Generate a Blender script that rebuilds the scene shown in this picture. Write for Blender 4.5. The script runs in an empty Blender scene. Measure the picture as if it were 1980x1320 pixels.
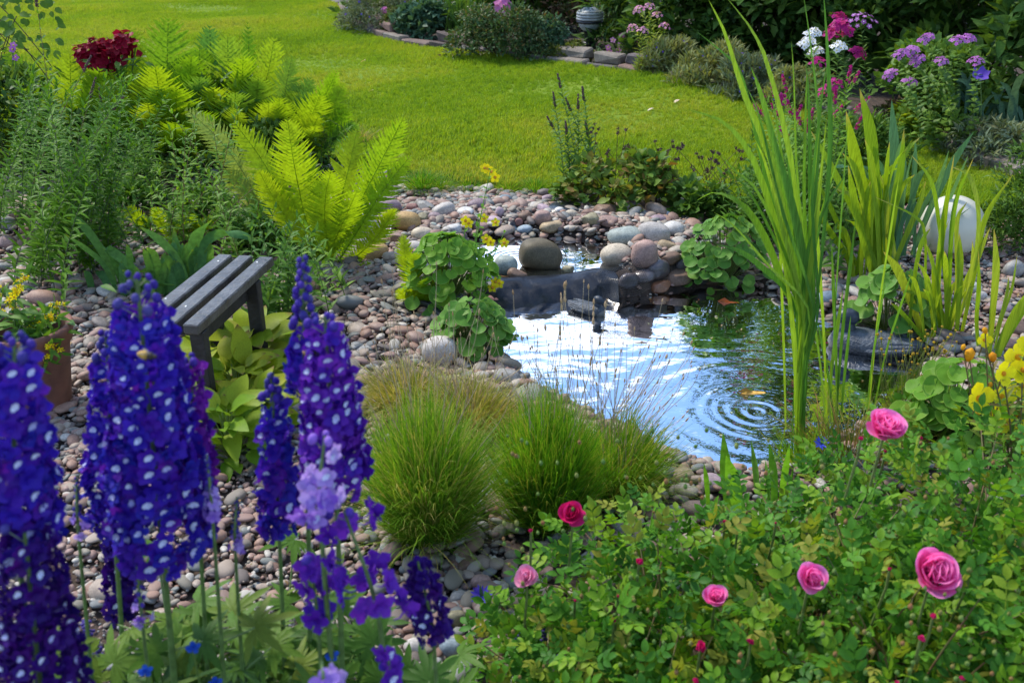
import bpy, math
import numpy as np
from math import radians as R, sin, cos, pi

scene = bpy.context.scene
rng = np.random.default_rng(7)

# ------------------------------------------------------------------ camera
CAM = np.array((0.0, 0.0, 1.65)); TH = R(25.0); LENS = 35.0
FP = 1980 * LENS / 36.0                                   # focal length in photo pixels
cd = bpy.data.cameras.new('camera'); cam = bpy.data.objects.new('camera', cd)
scene.collection.objects.link(cam); scene.camera = cam
cam.location = CAM; cam.rotation_euler = (R(90) - TH, 0, 0)
cd.lens = LENS; cd.sensor_width = 36; cd.clip_start = 0.05; cd.clip_end = 400
cd.dof.use_dof = True; cd.dof.focus_distance = 4.1; cd.dof.aperture_fstop = 5.6

# ------------------------------------------------------------------ sky, sun, exposure
SUN_EL, SUN_AZ = 52.0, -48.0                              # azimuth from +Y, clockwise positive
w = bpy.data.worlds.new('World'); scene.world = w; w.use_nodes = True
nt = w.node_tree; nt.nodes.clear(); N = nt.nodes.new; L = nt.links.new
out = N('ShaderNodeOutputWorld'); bg = N('ShaderNodeBackground'); sky = N('ShaderNodeTexSky')
sky.sky_type = 'NISHITA'; sky.sun_disc = False; sky.sun_elevation = R(SUN_EL); sky.sun_rotation = R(SUN_AZ)
sky.ozone_density = 3.5; sky.dust_density = .4
tc = N('ShaderNodeTexCoord'); sp = N('ShaderNodeSeparateXYZ'); L(tc.outputs['Generated'], sp.inputs[0])
mx = N('ShaderNodeMath'); mx.operation = 'ADD'; L(sp.outputs['Z'], mx.inputs[0]); mx.inputs[1].default_value = 0.22
dx = N('ShaderNodeMath'); dx.operation = 'DIVIDE'; L(sp.outputs['X'], dx.inputs[0]); L(mx.outputs[0], dx.inputs[1])
dy = N('ShaderNodeMath'); dy.operation = 'DIVIDE'; L(sp.outputs['Y'], dy.inputs[0]); L(mx.outputs[0], dy.inputs[1])
cb = N('ShaderNodeCombineXYZ'); L(dx.outputs[0], cb.inputs[0]); L(dy.outputs[0], cb.inputs[1])
mp = N('ShaderNodeMapping'); mp.inputs['Location'].default_value = (3.1, 0.4, 0); mp.inputs['Scale'].default_value = (1.0, 0.9, 1); L(cb.outputs[0], mp.inputs[0])
nz = N('ShaderNodeTexNoise'); nz.inputs['Scale'].default_value = 1.5; nz.inputs['Detail'].default_value = 8; nz.inputs['Roughness'].default_value = .55; L(mp.outputs[0], nz.inputs['Vector'])
cr = N('ShaderNodeValToRGB'); cr.color_ramp.elements[0].position = .52; cr.color_ramp.elements[1].position = .74
cr.color_ramp.elements[0].color = (0, 0, 0, 1); L(nz.outputs['Fac'], cr.inputs[0])
mi = N('ShaderNodeMix'); mi.data_type = 'RGBA'; L(cr.outputs[0], mi.inputs['Factor']); tn_ = N('ShaderNodeMix'); tn_.data_type = 'RGBA'; tn_.blend_type = 'MULTIPLY'; tn_.inputs['Factor'].default_value = 1; L(sky.outputs[0], tn_.inputs['A']); tn_.inputs['B'].default_value = (.84, .93, 1.0, 1); L(tn_.outputs['Result'], mi.inputs['A'])
mi.inputs['B'].default_value = (11.5, 11.7, 12.2, 1)
L(mi.outputs['Result'], bg.inputs[0]); bg.inputs[1].default_value = 0.145; L(bg.outputs[0], out.inputs[0])
sd = bpy.data.lights.new('sun', 'SUN'); so = bpy.data.objects.new('sun', sd); scene.collection.objects.link(so)
sd.energy = 2.5; sd.angle = R(10.0); sd.color = (1.0, 0.93, 0.80)
so.rotation_euler = (R(90 - SUN_EL), 0, R(180 - SUN_AZ)); so.location = (-5, 5, 12)
scene.view_settings.view_transform = 'Standard'; scene.view_settings.look = 'None'
scene.view_settings.gamma = 1.0; scene.view_settings.use_curve_mapping = False
scene.view_settings.exposure = 0.95
scene.cycles.max_bounces = 8; scene.cycles.transparent_max_bounces = 12; scene.cycles.caustics_reflective = False
scene.cycles.caustics_refractive = False

# ------------------------------------------------------------------ photo pixels -> places in the garden
FW = np.array((0, cos(TH), -sin(TH))); UP = np.array((0, sin(TH), cos(TH))); RT = np.array((1.0, 0, 0))
def ray(px, py): return FW + RT * ((px - 990) / FP) + UP * ((660 - py) / FP)
def AT(px, py, Y):
    d = ray(px, py); return CAM + d * (Y / d[1])
def GZ(px, py, z=0.0):
    d = ray(px, py); return CAM + d * ((z - CAM[2]) / d[2])
def project(P):
    q = np.atleast_2d(P) - CAM
    z = q @ FW; z = np.where(z < .02, .02, z)
    return np.stack([990 + FP * (q @ RT) / z, 660 - FP * (q @ UP) / z, z], 1)

LW, UW = -0.05, 0.022                                       # water levels of the two pools
LOWER = [(940, 590), (1050, 585), (1150, 575), (1240, 560), (1330, 545), (1420, 545), (1500, 552), (1600, 590), (1660, 640), (1770, 660), (1830, 700),
         (1800, 790), (1700, 840), (1560, 905), (1440, 945), (1340, 920), (1250, 880), (1150, 830), (1020, 765), (955, 715), (925, 660)]
UPPER = [(885, 462), (960, 452), (1060, 456), (1170, 462), (1200, 480), (1215, 510), (1215, 532), (1130, 548), (1040, 552), (955, 552), (885, 520)]
LP = np.array([GZ(x, y, LW)[:2] for x, y in LOWER]); UPP = np.array([GZ(x, y, UW)[:2] for x, y in UPPER])
LTOP = [(925, 530), (960, 547), (1000, 545), (1040, 540), (1085, 533), (1130, 528), (1160, 529), (1195, 536)]
SPILL = np.array([GZ(x, y, UW)[:2] - (0, .012) for x, y in LTOP] + [GZ(x, y, LW)[:2] for x, y in [(1200, 600), (1150, 640), (1040, 650), (950, 640), (925, 600)]])
def sdf(P, poly):                                          # negative inside
    P = np.atleast_2d(P)[:, :2]; d = np.full(len(P), 1e9); ins = np.zeros(len(P), bool)
    for i in range(len(poly)):
        a, b = poly[i], poly[(i + 1) % len(poly)]
        e = b - a; t = np.clip(((P - a) @ e) / (e @ e), 0, 1)
        d = np.minimum(d, np.linalg.norm(P - a - t[:, None] * e, axis=1))
        c = ((a[1] > P[:, 1]) != (b[1] > P[:, 1])) & (P[:, 0] < (b[0] - a[0]) * (P[:, 1] - a[1]) / (b[1] - a[1] + 1e-12) + a[0])
        ins ^= c
    return np.where(ins, -d, d)
def sm(x, a, b):
    t = np.clip((x - a) / (b - a), 0, 1); return t * t * (3 - 2 * t)
def H(P):
    P = np.atleast_2d(P)
    dl, du = sdf(P, LP), sdf(P, UPP)
    h = 0.068 * (1 - sm(du, .12, .8)) + 0.012 * np.sin(P[:, 0] * 2.3 + 1) * np.sin(P[:, 1] * 1.9)
    h = h - 0.17 * (1 - sm(du, -.16, .05))
    k = 1 - sm(dl, -.30, .02)
    h = h * (1 - k) + k * (-0.5)
    k2 = 1 - sm(sdf(P, SPILL), -.02, .0)
    return np.minimum(h, h * (1 - k2) + k2 * (-.4))
def G(px, py):
    """where the line of sight meets the ground or the water"""
    d = ray(px, py); d = d / abs(d[2]); t = np.linspace(.9, 1.8, 500); P = CAM + d * t[:, None]
    below = P[:, 2] <= np.maximum(H(P), LW); k = np.argmax(below) if below.any() else 499
    if k == 0: return P[0]
    a, b = t[k - 1], t[k]
    for _ in range(12):
        m = (a + b) / 2; p = CAM + d * m
        if p[2] <= max(H(p)[0], LW): b = m
        else: a = m
    return CAM + d * b

# ------------------------------------------------------------------ geometry buffers
class Geo:
    def __init__(s): s.V = []; s.Q = []; s.T = []; s.mq = []; s.mt = []; s.tt = []; s.tn = []; s.n = 0
    def add(s, V, Q=None, T=None, mi=0, tt=0.0, tn=0.0):
        V = np.asarray(V, float).reshape(-1, 3); n = len(V)
        s.V.append(V)
        for src, dst, md in ((Q, s.Q, s.mq), (T, s.T, s.mt)):
            if src is not None and len(src):
                src = np.asarray(src, int); dst.append(src + s.n)
                md.append(np.broadcast_to(np.asarray(mi, int), (len(src),)).copy() if np.ndim(mi) == 0 else np.asarray(mi, int))
        s.tt.append(np.broadcast_to(np.asarray(tt, float), (n,)).copy()); s.tn.append(np.broadcast_to(np.asarray(tn, float), (n,)).copy())
        s.n += n; return s
    def pack(s):
        V = np.concatenate(s.V); Q = np.concatenate(s.Q) if s.Q else np.zeros((0, 4), int); T = np.concatenate(s.T) if s.T else np.zeros((0, 3), int)
        mq = np.concatenate(s.mq) if s.mq else np.zeros(0, int); mt = np.concatenate(s.mt) if s.mt else np.zeros(0, int)
        return V, Q, T, mq, mt, np.concatenate(s.tt), np.concatenate(s.tn)
    def put(s, g, M=None, mi=None, tn=None):
        V, Q, T, mq, mt, tt, t0 = g.pack()
        if M is not None: V = V @ np.asarray(M)[:3, :3].T + np.asarray(M)[:3, 3]
        if mi is not None: mq = mq * 0 + mi; mt = mt * 0 + mi
        n = s.n; s.V.append(V); s.n += len(V)
        if len(Q): s.Q.append(Q + n); s.mq.append(mq)
        if len(T): s.T.append(T + n); s.mt.append(mt)
        s.tt.append(tt); s.tn.append(t0 if tn is None else t0 * 0 + tn); return s
    def scatter(s, g, Ms, tn=None):
        Ms = np.asarray(Ms); k = len(Ms)
        if not k: return s
        V, Q, T, mq, mt, tt, t0 = g.pack(); nv = len(V)
        W = np.einsum('kij,vj->kvi', Ms[:, :3, :3], V) + Ms[:, None, :3, 3]
        off = (s.n + np.arange(k) * nv)[:, None, None]
        s.V.append(W.reshape(-1, 3)); s.n += k * nv
        if len(Q): s.Q.append((Q[None] + off).reshape(-1, 4)); s.mq.append(np.tile(mq, k))
        if len(T): s.T.append((T[None] + off).reshape(-1, 3)); s.mt.append(np.tile(mt, k))
        s.tt.append(np.tile(tt, k)); tn = rng.random(k) if tn is None else np.asarray(tn)
        s.tn.append(np.repeat(tn, nv)); return s
    def mesh(s, name, mats, smooth=True, off=None):
        V, Q, T, mq, mt, tt, tn = s.pack()
        if off is not None: V = V - np.asarray(off)
        me = bpy.data.meshes.new(name); nq, n3 = len(Q), len(T)
        me.vertices.add(len(V)); me.vertices.foreach_set('co', V.astype(np.float32).ravel())
        me.loops.add(nq * 4 + n3 * 3); me.loops.foreach_set('vertex_index', np.concatenate([Q.ravel(), T.ravel()]).astype(np.int32))
        me.polygons.add(nq + n3)
        me.polygons.foreach_set('loop_start', np.concatenate([np.arange(nq) * 4, nq * 4 + np.arange(n3) * 3]).astype(np.int32))
        me.polygons.foreach_set('material_index', np.concatenate([mq, mt]).astype(np.int32))
        me.polygons.foreach_set('use_smooth', np.full(nq + n3, smooth))
        for nm, a in (('tt', tt), ('tn', tn)):
            at = me.attributes.new(nm, 'FLOAT', 'POINT'); at.data.foreach_set('value', a.astype(np.float32))
        for m in (mats if isinstance(mats, (list, tuple)) else [mats]): me.materials.append(m)
        me.update(calc_edges=True); return me

LINK = scene.collection.objects.link
LOC = {}
def tag(o, label=None, cat=None, group=None, kind=None):
    for k, v in (('label', label), ('category', cat), ('group', group), ('kind', kind)):
        if v: o[k] = v
    return o
def thing(name, label, cat, loc, group=None):
    o = bpy.data.objects.new(name, None); o.empty_display_size = .05; LINK(o); o.location = loc; LOC[o.name] = np.array(loc, float)
    return tag(o, label, cat, group)
def base_of(parent):
    b = np.zeros(3); p = parent
    while p is not None: b = b + np.array(p.location); p = p.parent
    return b
def part(name, geo, mats, parent=None, smooth=True, kind=None, label=None, origin=None):
    """geometry in world coordinates, linked as one mesh object"""
    b = base_of(parent) if parent is not None else np.zeros(3)
    org = b if origin is None else np.asarray(origin, float)
    o = bpy.data.objects.new(name, geo.mesh(name, mats, smooth, org)); LINK(o); o.location = org - b
    o.parent = parent
    if kind: o['kind'] = kind
    if label: o['label'] = label
    return o
def inst(name, me, parent, M, kind=None):
    o = bpy.data.objects.new(name, me); LINK(o); o.parent = parent
    from mathutils import Matrix
    M = np.array(M, float).copy()
    if parent is not None: M[:3, 3] -= base_of(parent)
    o.matrix_basis = Matrix([list(r) for r in M]); return o
def spread(name, geo, mats, parent, Ms, limit=300, minpx=9, size=1.0, smooth=True):
    """the largest copies in view as parts of their own, the rest as one part"""
    Ms = np.asarray(Ms)
    if not len(Ms): return []
    pr = project(Ms[:, :3, 3]); sc = np.linalg.norm(Ms[:, :3, 1], axis=1) * size * FP / pr[:, 2]
    vis = (pr[:, 0] > -40) & (pr[:, 0] < 2020) & (pr[:, 1] > -40) & (pr[:, 1] < 1360) & (sc >= minpx)
    order = np.argsort(-(sc * vis))[:limit]; order = order[vis[order]]
    me = geo.mesh(name, mats, smooth); res = [inst(name, me, parent, Ms[i]) for i in order]
    rest = np.setdiff1d(np.arange(len(Ms)), order)
    if len(rest):
        b = Geo().scatter(geo, Ms[rest]); part(name + '_mass', b, mats, parent, smooth, kind='stuff')
    return res

def nrm(v):
    v = np.asarray(v, float); return v / (np.linalg.norm(v, axis=-1, keepdims=True) + 1e-12)
def frames(P, D, U, S=1.0, SX=None):
    """4x4 per item: y along D, z near U"""
    P = np.atleast_2d(P).astype(float); D = nrm(np.broadcast_to(D, P.shape)); U = np.broadcast_to(U, P.shape)
    X = np.cross(D, U); bad = np.linalg.norm(X, axis=1) < 1e-4; X[bad] = np.cross(D[bad], np.array((.3, .8, .5))); X = nrm(X); Z = np.cross(X, D)
    S = np.broadcast_to(np.asarray(S, float), (len(P),)); SX = S if SX is None else np.broadcast_to(np.asarray(SX, float), (len(P),))
    M = np.zeros((len(P), 4, 4)); M[:, :3, 0] = X * SX[:, None]; M[:, :3, 1] = D * S[:, None]; M[:, :3, 2] = Z * S[:, None]; M[:, :3, 3] = P; M[:, 3, 3] = 1
    return M
def bez(pts, n):
    """smooth curve through the points (Catmull-Rom)"""
    p = np.asarray(pts, float)
    if len(p) == 2: return p[0] + np.linspace(0, 1, n)[:, None] * (p[1] - p[0])
    q = np.vstack([2 * p[0] - p[1], p, 2 * p[-1] - p[-2]]); k = len(p) - 1
    u = np.linspace(0, k - 1e-9, n); i = u.astype(int); t = (u - i)[:, None]
    a, b, c, d = q[i], q[i + 1], q[i + 2], q[i + 3]
    return .5 * (2 * b + (c - a) * t + (2 * a - 5 * b + 4 * c - d) * t ** 2 + (3 * b - a - 3 * c + d) * t ** 3)
def tube(pts, r, sides=5, geo=None, mi=0, tn=0.0, cap=False):
    p = np.asarray(pts, float); n = len(p); r = np.broadcast_to(np.asarray(r, float), (n,))
    T = nrm(np.gradient(p, axis=0)); ref = np.array((0.31, .2, 1.0)) if abs(T[:, 2]).mean() < .8 else np.array((1.0, .2, .1))
    X = nrm(np.cross(T, ref)); Y = np.cross(T, X); a = np.arange(sides) * 2 * pi / sides
    V = p[:, None] + r[:, None, None] * (np.cos(a)[None, :, None] * X[:, None] + np.sin(a)[None, :, None] * Y[:, None])
    i = np.arange(n - 1)[:, None] * sides; j = np.arange(sides)[None]; j2 = (j + 1) % sides
    Q = np.stack([i + j, i + j2, i + sides + j2, i + sides + j], -1).reshape(-1, 4)
    V = V.reshape(-1, 3); g = geo or Geo(); Tr = None
    if cap:
        V = np.vstack([V, p[0], p[-1]]); m = n * sides
        Tr = [(m, (k + 1) % sides, k) for k in range(sides)] + [(m + 1, (n - 1) * sides + k, (n - 1) * sides + (k + 1) % sides) for k in range(sides)]
    tt = np.repeat(np.linspace(0, 1, n), sides); tt = np.concatenate([tt, [0, 1]]) if cap else tt
    g.add(V, Q, Tr, mi, tt, tn); return g
def strip(path, width, side, geo=None, fold=.25, mi=0, tn=0.0, prof=None, t0=0.0):
    """ribbon leaf with a folded midrib; width profile along the path"""
    p = np.asarray(path, float); n = len(p); t = np.linspace(0, 1, n)
    pr = np.clip(np.minimum(1, (1 - t) * 3.2) ** .8 * (.62 + .38 * np.sin(np.clip(t * 2.2, 0, pi / 2))), .02, 1) if prof is None else prof(t)
    T = nrm(np.gradient(p, axis=0)); S = nrm(np.broadcast_to(side, p.shape) - T * np.sum(np.broadcast_to(side, p.shape) * T, 1, keepdims=True)); Nn = np.cross(S, T)
    w = (width * pr / 2)[:, None]
    V = np.concatenate([p - S * w + Nn * w * fold, p, p + S * w + Nn * w * fold]); i = np.arange(n - 1)
    Q = np.concatenate([np.stack([i, i + n, i + n + 1, i + 1], 1), np.stack([i + n, i + 2 * n, i + 2 * n + 1, i + n + 1], 1)])
    g = geo or Geo(); g.add(V, Q, None, mi, np.tile(t0 + (1 - t0) * t, 3), tn); return g
def leafgeo(Lg=1.0, W=.35, n=5, droop=.25, fold=.25, peak=.4, stalk=0.0, heart=0.0, wave=0.0):
    """leaf along +Y, blade normal +Z"""
    t = np.linspace(0, 1, n + 1); k = math.log(.5) / math.log(peak); pr = np.sin(pi * t ** k) ** .75; pr[0] = .06 + heart * .8; pr[-1] = 0.01
    y = stalk + (1 - stalk) * t; z = -droop * t ** 2 * Lg + .12 * droop * t; w = W / 2 * pr
    zz = fold * w + wave * np.sin(t * 13) * w
    yb = -heart * .25 * np.exp(-t * 6)
    V = np.concatenate([np.stack([-w, (y + yb) * Lg, z + zz], 1), np.stack([0 * w, y * Lg, z], 1), np.stack([w, (y + yb) * Lg, z + zz], 1)])
    i = np.arange(n); m = n + 1
    Q = np.concatenate([np.stack([i, i + m, i + m + 1, i + 1], 1), np.stack([i + m, i + 2 * m, i + 2 * m + 1, i + m + 1], 1)])
    g = Geo().add(V, Q, None, 0, np.tile(t, 3))
    if stalk: tube([(0, 0, 0), (0, stalk * Lg, 0)], .012 * Lg, 3, g)
    return g
def tinyleaf(W=.45, droop=.2):
    return Geo().add([(0, 0, 0), (-W / 2, .45, .06), (W / 2, .45, .06), (0, 1, -droop), (0, .5, 0)], None, [(0, 4, 1), (0, 2, 4), (1, 4, 3), (4, 2, 3)], 0, [0, .5, .5, 1, .5])
def roundleaf(n=14, cup=.12, wave=.05, notch=.35):
    """kidney-shaped leaf, stalk joins at the origin, tip along +Y, radius about .5"""
    V = [(0, 0, -.02)]; tt = [0]
    for ring, f in ((1, .55), (2, .88), (3, 1.0)):
        for k in range(n + 1):
            a = -pi / 2 + notch * .45 + (2 * pi - notch * .9) * k / n
            r = .5 * f * (1 - .12 * abs(sin(a)) + .06 * sin(a)) * (1 + .03 * sin(k * 2.4))
            V.append((r * cos(a), r * sin(a) + .1 * f, cup * f * f * .5 + wave * f * sin(3 * a + ring * .3))); tt.append(f ** 3)
    Q = []; T = []; m = n + 1
    for k in range(n): T.append((0, 1 + k, 2 + k))
    for r_ in range(2):
        for k in range(n): a = 1 + r_ * m + k; Q.append((a, a + m, a + m + 1, a + 1))
    return Geo().add(V, Q, T, 0, tt)
def ico(sub=1):
    t = (1 + 5 ** .5) / 2
    V = [(-1, t, 0), (1, t, 0), (-1, -t, 0), (1, -t, 0), (0, -1, t), (0, 1, t), (0, -1, -t), (0, 1, -t), (t, 0, -1), (t, 0, 1), (-t, 0, -1), (-t, 0, 1)]
    F = [(0, 11, 5), (0, 5, 1), (0, 1, 7), (0, 7, 10), (0, 10, 11), (1, 5, 9), (5, 11, 4), (11, 10, 2), (10, 7, 6), (7, 1, 8), (3, 9, 4), (3, 4, 2), (3, 2, 6), (3, 6, 8), (3, 8, 9), (4, 9, 5), (2, 4, 11), (6, 2, 10), (8, 6, 7), (9, 8, 1)]
    V = [tuple(nrm(v)) for v in V]
    for _ in range(sub):
        c = {}; F2 = []
        def mid(a, b):
            k = (min(a, b), max(a, b))
            if k not in c: c[k] = len(V); V.append(tuple(nrm((np.array(V[a]) + np.array(V[b])) / 2)))
            return c[k]
        for a, b, d in F:
            x, y, z = mid(a, b), mid(b, d), mid(d, a); F2 += [(a, x, z), (b, y, x), (d, z, y), (x, y, z)]
        F = F2
    return np.array(V), np.array(F)
ICO = {k: ico(k) for k in range(5)}
def blobnoise(V, seed, amp, freq=1.6):
    r = np.random.default_rng(seed); d = np.zeros(len(V))
    for k in range(7):
        a = nrm(r.normal(size=3)); f = freq * (1 + k * .45); d += np.sin(V @ a * f + r.random() * 6.3) / (1 + k * .6)
    return amp * d
def stone(seed, sub=1, box=.25, amp=.06, facet=0.0):
    V, F = ICO[sub]; p = 2 + box * 6
    W = V / (np.sum(np.abs(V) ** p, 1) ** (1 / p))[:, None]; W = V * (1 - box) + W * box
    W = W * (1 + blobnoise(V, seed, amp))[:, None]
    if facet:
        r = np.random.default_rng(seed + 99)
        for _ in range(7):
            a = nrm(r.normal(size=3)); c = .72 + .18 * r.random(); dd = W @ a; W = W - np.outer(np.maximum(dd - c, 0) * facet, a)
    return Geo().add(W, None, F)
def loft(rings, sides=14, geo=None, mi=0, power=2.0):
    """rings: (centre xyz, half width along X, half height along Z'); axis runs through the centres"""
    c = np.array([r[0] for r in rings], float); T = nrm(np.gradient(c, axis=0)); n = len(rings); X = np.array((1.0, 0, 0))
    V = []; a = np.arange(sides) * 2 * pi / sides
    ca = np.sign(np.cos(a)) * np.abs(np.cos(a)) ** (2 / power); sa = np.sign(np.sin(a)) * np.abs(np.sin(a)) ** (2 / power)
    for k in range(n):
        Xk = nrm(X - T[k] * (X @ T[k])); Yk = np.cross(Xk, T[k]); V.append(c[k] + np.outer(ca, Xk) * rings[k][1] + np.outer(sa, Yk) * rings[k][2])
    V = np.vstack(V + [c[:1], c[-1:]]); m = n * sides
    Q = [(k * sides + j, k * sides + (j + 1) % sides, (k + 1) * sides + (j + 1) % sides, (k + 1) * sides + j) for k in range(n - 1) for j in range(sides)]
    Tr = [(m, (j + 1) % sides, j) for j in range(sides)] + [(m + 1, (n - 1) * sides + j, (n - 1) * sides + (j + 1) % sides) for j in range(sides)]
    g = geo or Geo(); g.add(V, Q, Tr, mi, np.concatenate([np.repeat(np.linspace(0, 1, n), sides), [0, 1]])); return g
def lathe(prof, c, sides=24, geo=None, mi=0, tn=0.0):
    prof = np.array(prof, float); n = len(prof); a = np.arange(sides) * 2 * pi / sides
    V = np.stack([prof[:, 0][:, None] * np.cos(a), prof[:, 0][:, None] * np.sin(a), np.repeat(prof[:, 1][:, None], sides, 1)], -1).reshape(-1, 3) + np.asarray(c)
    Q = [(k * sides + j, k * sides + (j + 1) % sides, (k + 1) * sides + (j + 1) % sides, (k + 1) * sides + j) for k in range(n - 1) for j in range(sides)]
    g = geo or Geo(); g.add(V, Q, None, mi, 0, tn); return g
def bbox(c, sx, sy, sz, bev=.004, geo=None, R3=None, mi=0, jit=0.0, seed=0):
    """box with bevelled edges, sizes are full lengths"""
    h = np.array((sx, sy, sz)) / 2; b = min(bev, h.min() * .9); V = []; key = {}
    r = np.random.default_rng(seed)
    for x in (-1, 1):
        for y in (-1, 1):
            for z in (-1, 1):
                j = r.normal(size=3) * jit
                for a in range(3):
                    v = np.array((x, y, z)) * (h - b); v[a] = (x, y, z)[a] * h[a]; key[(x, y, z, a)] = len(V); V.append(v + j)
    Q = []; T = []
    for a in range(3):
        o = [i for i in range(3) if i != a]
        for s in (-1, 1):
            f = []
            for p, q in ((-1, -1), (1, -1), (1, 1), (-1, 1)):
                k = [0, 0, 0]; k[a] = s; k[o[0]] = p; k[o[1]] = q; f.append(key[(*k, a)])
            Q.append(f if (s > 0) ^ (a == 1) else f[::-1])
    for a in range(3):                                        # bevels along axis a
        o = [i for i in range(3) if i != a]
        for p in (-1, 1):
            for q in (-1, 1):
                f = []
                for s, ax in ((-1, o[0]), (1, o[0]), (1, o[1]), (-1, o[1])):
                    k = [0, 0, 0]; k[a] = s; k[o[0]] = p; k[o[1]] = q; f.append(key[(*k, ax)])
                Q.append(f)
    for x in (-1, 1):
        for y in (-1, 1):
            for z in (-1, 1): T.append([key[(x, y, z, 0)], key[(x, y, z, 1)], key[(x, y, z, 2)]])
    V = np.array(V)
    if R3 is not None: V = V @ np.asarray(R3).T
    g = geo or Geo(); g.add(V + np.asarray(c), Q, T, mi); return g

# ------------------------------------------------------------------ materials
def newmat(name):
    m = bpy.data.materials.new(name); m.use_nodes = True; t = m.node_tree; t.nodes.clear()
    o = t.nodes.new('ShaderNodeOutputMaterial'); return m, t, t.nodes.new, t.links.new, o
def c4(c): return (c[0], c[1], c[2], 1)
def fac_node(t, N, L):
    """a random number that differs from piece to piece, for objects and for merged pieces alike"""
    a = N('ShaderNodeAttribute'); a.attribute_name = 'tn'; oi = N('ShaderNodeObjectInfo')
    s = N('ShaderNodeMath'); s.operation = 'ADD'; L(a.outputs['Fac'], s.inputs[0]); L(oi.outputs['Random'], s.inputs[1])
    f = N('ShaderNodeMath'); f.operation = 'FRACT'; L(s.outputs[0], f.inputs[0]); return f.outputs[0]
def ramp(N, cols, const=False):
    r = N('ShaderNodeValToRGB'); e = r.color_ramp.elements
    r.color_ramp.interpolation = 'CONSTANT' if const else 'LINEAR'; n = len(cols)
    while len(e) < n: e.new(.5)
    for i, c in enumerate(cols): e[i].position = i / (n if const else max(1, n - 1)); e[i].color = c4(c)
    return r
def leafmat(name, cols, tip=None, tip_at=.7, trans=.35, rough=.5, tcol=None, spec=.22, mott=.25, base=None, streak=False):
    m, t, N, L, o = newmat(name); f = fac_node(t, N, L); r = ramp(N, cols); L(f, r.inputs[0]); col = r.outputs[0]
    at = N('ShaderNodeAttribute'); at.attribute_name = 'tt'
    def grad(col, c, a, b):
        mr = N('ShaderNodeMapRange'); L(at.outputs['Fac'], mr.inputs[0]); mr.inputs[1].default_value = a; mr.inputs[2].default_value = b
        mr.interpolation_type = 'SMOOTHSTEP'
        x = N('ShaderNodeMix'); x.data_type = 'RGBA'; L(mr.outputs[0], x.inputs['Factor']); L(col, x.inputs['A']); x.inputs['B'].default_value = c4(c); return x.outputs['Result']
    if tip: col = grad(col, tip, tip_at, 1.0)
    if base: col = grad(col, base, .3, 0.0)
    tcn = N('ShaderNodeTexCoord'); nz = N('ShaderNodeTexNoise'); nz.inputs['Scale'].default_value = 60; nz.inputs['Detail'].default_value = 3
    if streak:
        mpp = N('ShaderNodeMapping'); mpp.inputs['Scale'].default_value = (5, 3, .10); L(tcn.outputs['Object'], mpp.inputs[0]); L(mpp.outputs[0], nz.inputs['Vector'])
    else: L(tcn.outputs['Object'], nz.inputs['Vector'])
    mr = N('ShaderNodeMapRange'); L(nz.outputs['Fac'], mr.inputs[0]); mr.inputs[1].default_value = .3; mr.inputs[2].default_value = .7; mr.inputs[3].default_value = 1 - mott; mr.inputs[4].default_value = 1 + mott
    hs = N('ShaderNodeHueSaturation'); L(col, hs.inputs['Color']); L(mr.outputs[0], hs.inputs['Value']); col = hs.outputs[0]
    p = N('ShaderNodeBsdfPrincipled'); L(col, p.inputs['Base Color']); p.inputs['Roughness'].default_value = max(rough, .5); p.inputs['Specular IOR Level'].default_value = min(spec, .16)
    if trans:
        tr = N('ShaderNodeBsdfTranslucent'); g = N('ShaderNodeMix'); g.data_type = 'RGBA'; g.blend_type = 'MULTIPLY'; g.inputs['Factor'].default_value = 1
        L(col, g.inputs['A']); g.inputs['B'].default_value = c4(tcol or (1.5, 1.35, .5)); L(g.outputs['Result'], tr.inputs[0])
        ms = N('ShaderNodeMixShader'); ms.inputs[0].default_value = trans; L(p.outputs[0], ms.inputs[1]); L(tr.outputs[0], ms.inputs[2]); L(ms.outputs[0], o.inputs[0])
    else: L(p.outputs[0], o.inputs[0])
    return m
def solid(name, col, rough=.5, metal=0.0, noise=.2, scale=20, bump=0.0, bscale=60, spec=.5, col2=None, trans=0.0):
    m, t, N, L, o = newmat(name); p = N('ShaderNodeBsdfPrincipled'); tcn = N('ShaderNodeTexCoord')
    nz = N('ShaderNodeTexNoise'); nz.inputs['Scale'].default_value = scale; nz.inputs['Detail'].default_value = 5; L(tcn.outputs['Object'], nz.inputs['Vector'])
    c2 = col2 or tuple(c * (1 - noise) for c in col); c1 = col if col2 else tuple(min(1, c * (1 + noise)) for c in col)
    r = ramp(N, [c2, c1]); r.color_ramp.elements[0].position = .35; r.color_ramp.elements[1].position = .65; L(nz.outputs['Fac'], r.inputs[0]); L(r.outputs[0], p.inputs['Base Color'])
    p.inputs['Roughness'].default_value = rough; p.inputs['Metallic'].default_value = metal; p.inputs['Specular IOR Level'].default_value = spec
    if bump:
        n2 = N('ShaderNodeTexNoise'); n2.inputs['Scale'].default_value = bscale; n2.inputs['Detail'].default_value = 4; L(tcn.outputs['Object'], n2.inputs['Vector'])
        b = N('ShaderNodeBump'); b.inputs['Strength'].default_value = bump; b.inputs['Distance'].default_value = .01; L(n2.outputs['Fac'], b.inputs['Height']); L(b.outputs[0], p.inputs['Normal'])
    if trans:
        tr = N('ShaderNodeBsdfTranslucent'); L(r.outputs[0], tr.inputs[0]); ms = N('ShaderNodeMixShader'); ms.inputs[0].default_value = trans
        L(p.outputs[0], ms.inputs[1]); L(tr.outputs[0], ms.inputs[2]); L(ms.outputs[0], o.inputs[0])
    else: L(p.outputs[0], o.inputs[0])
    return m
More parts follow.
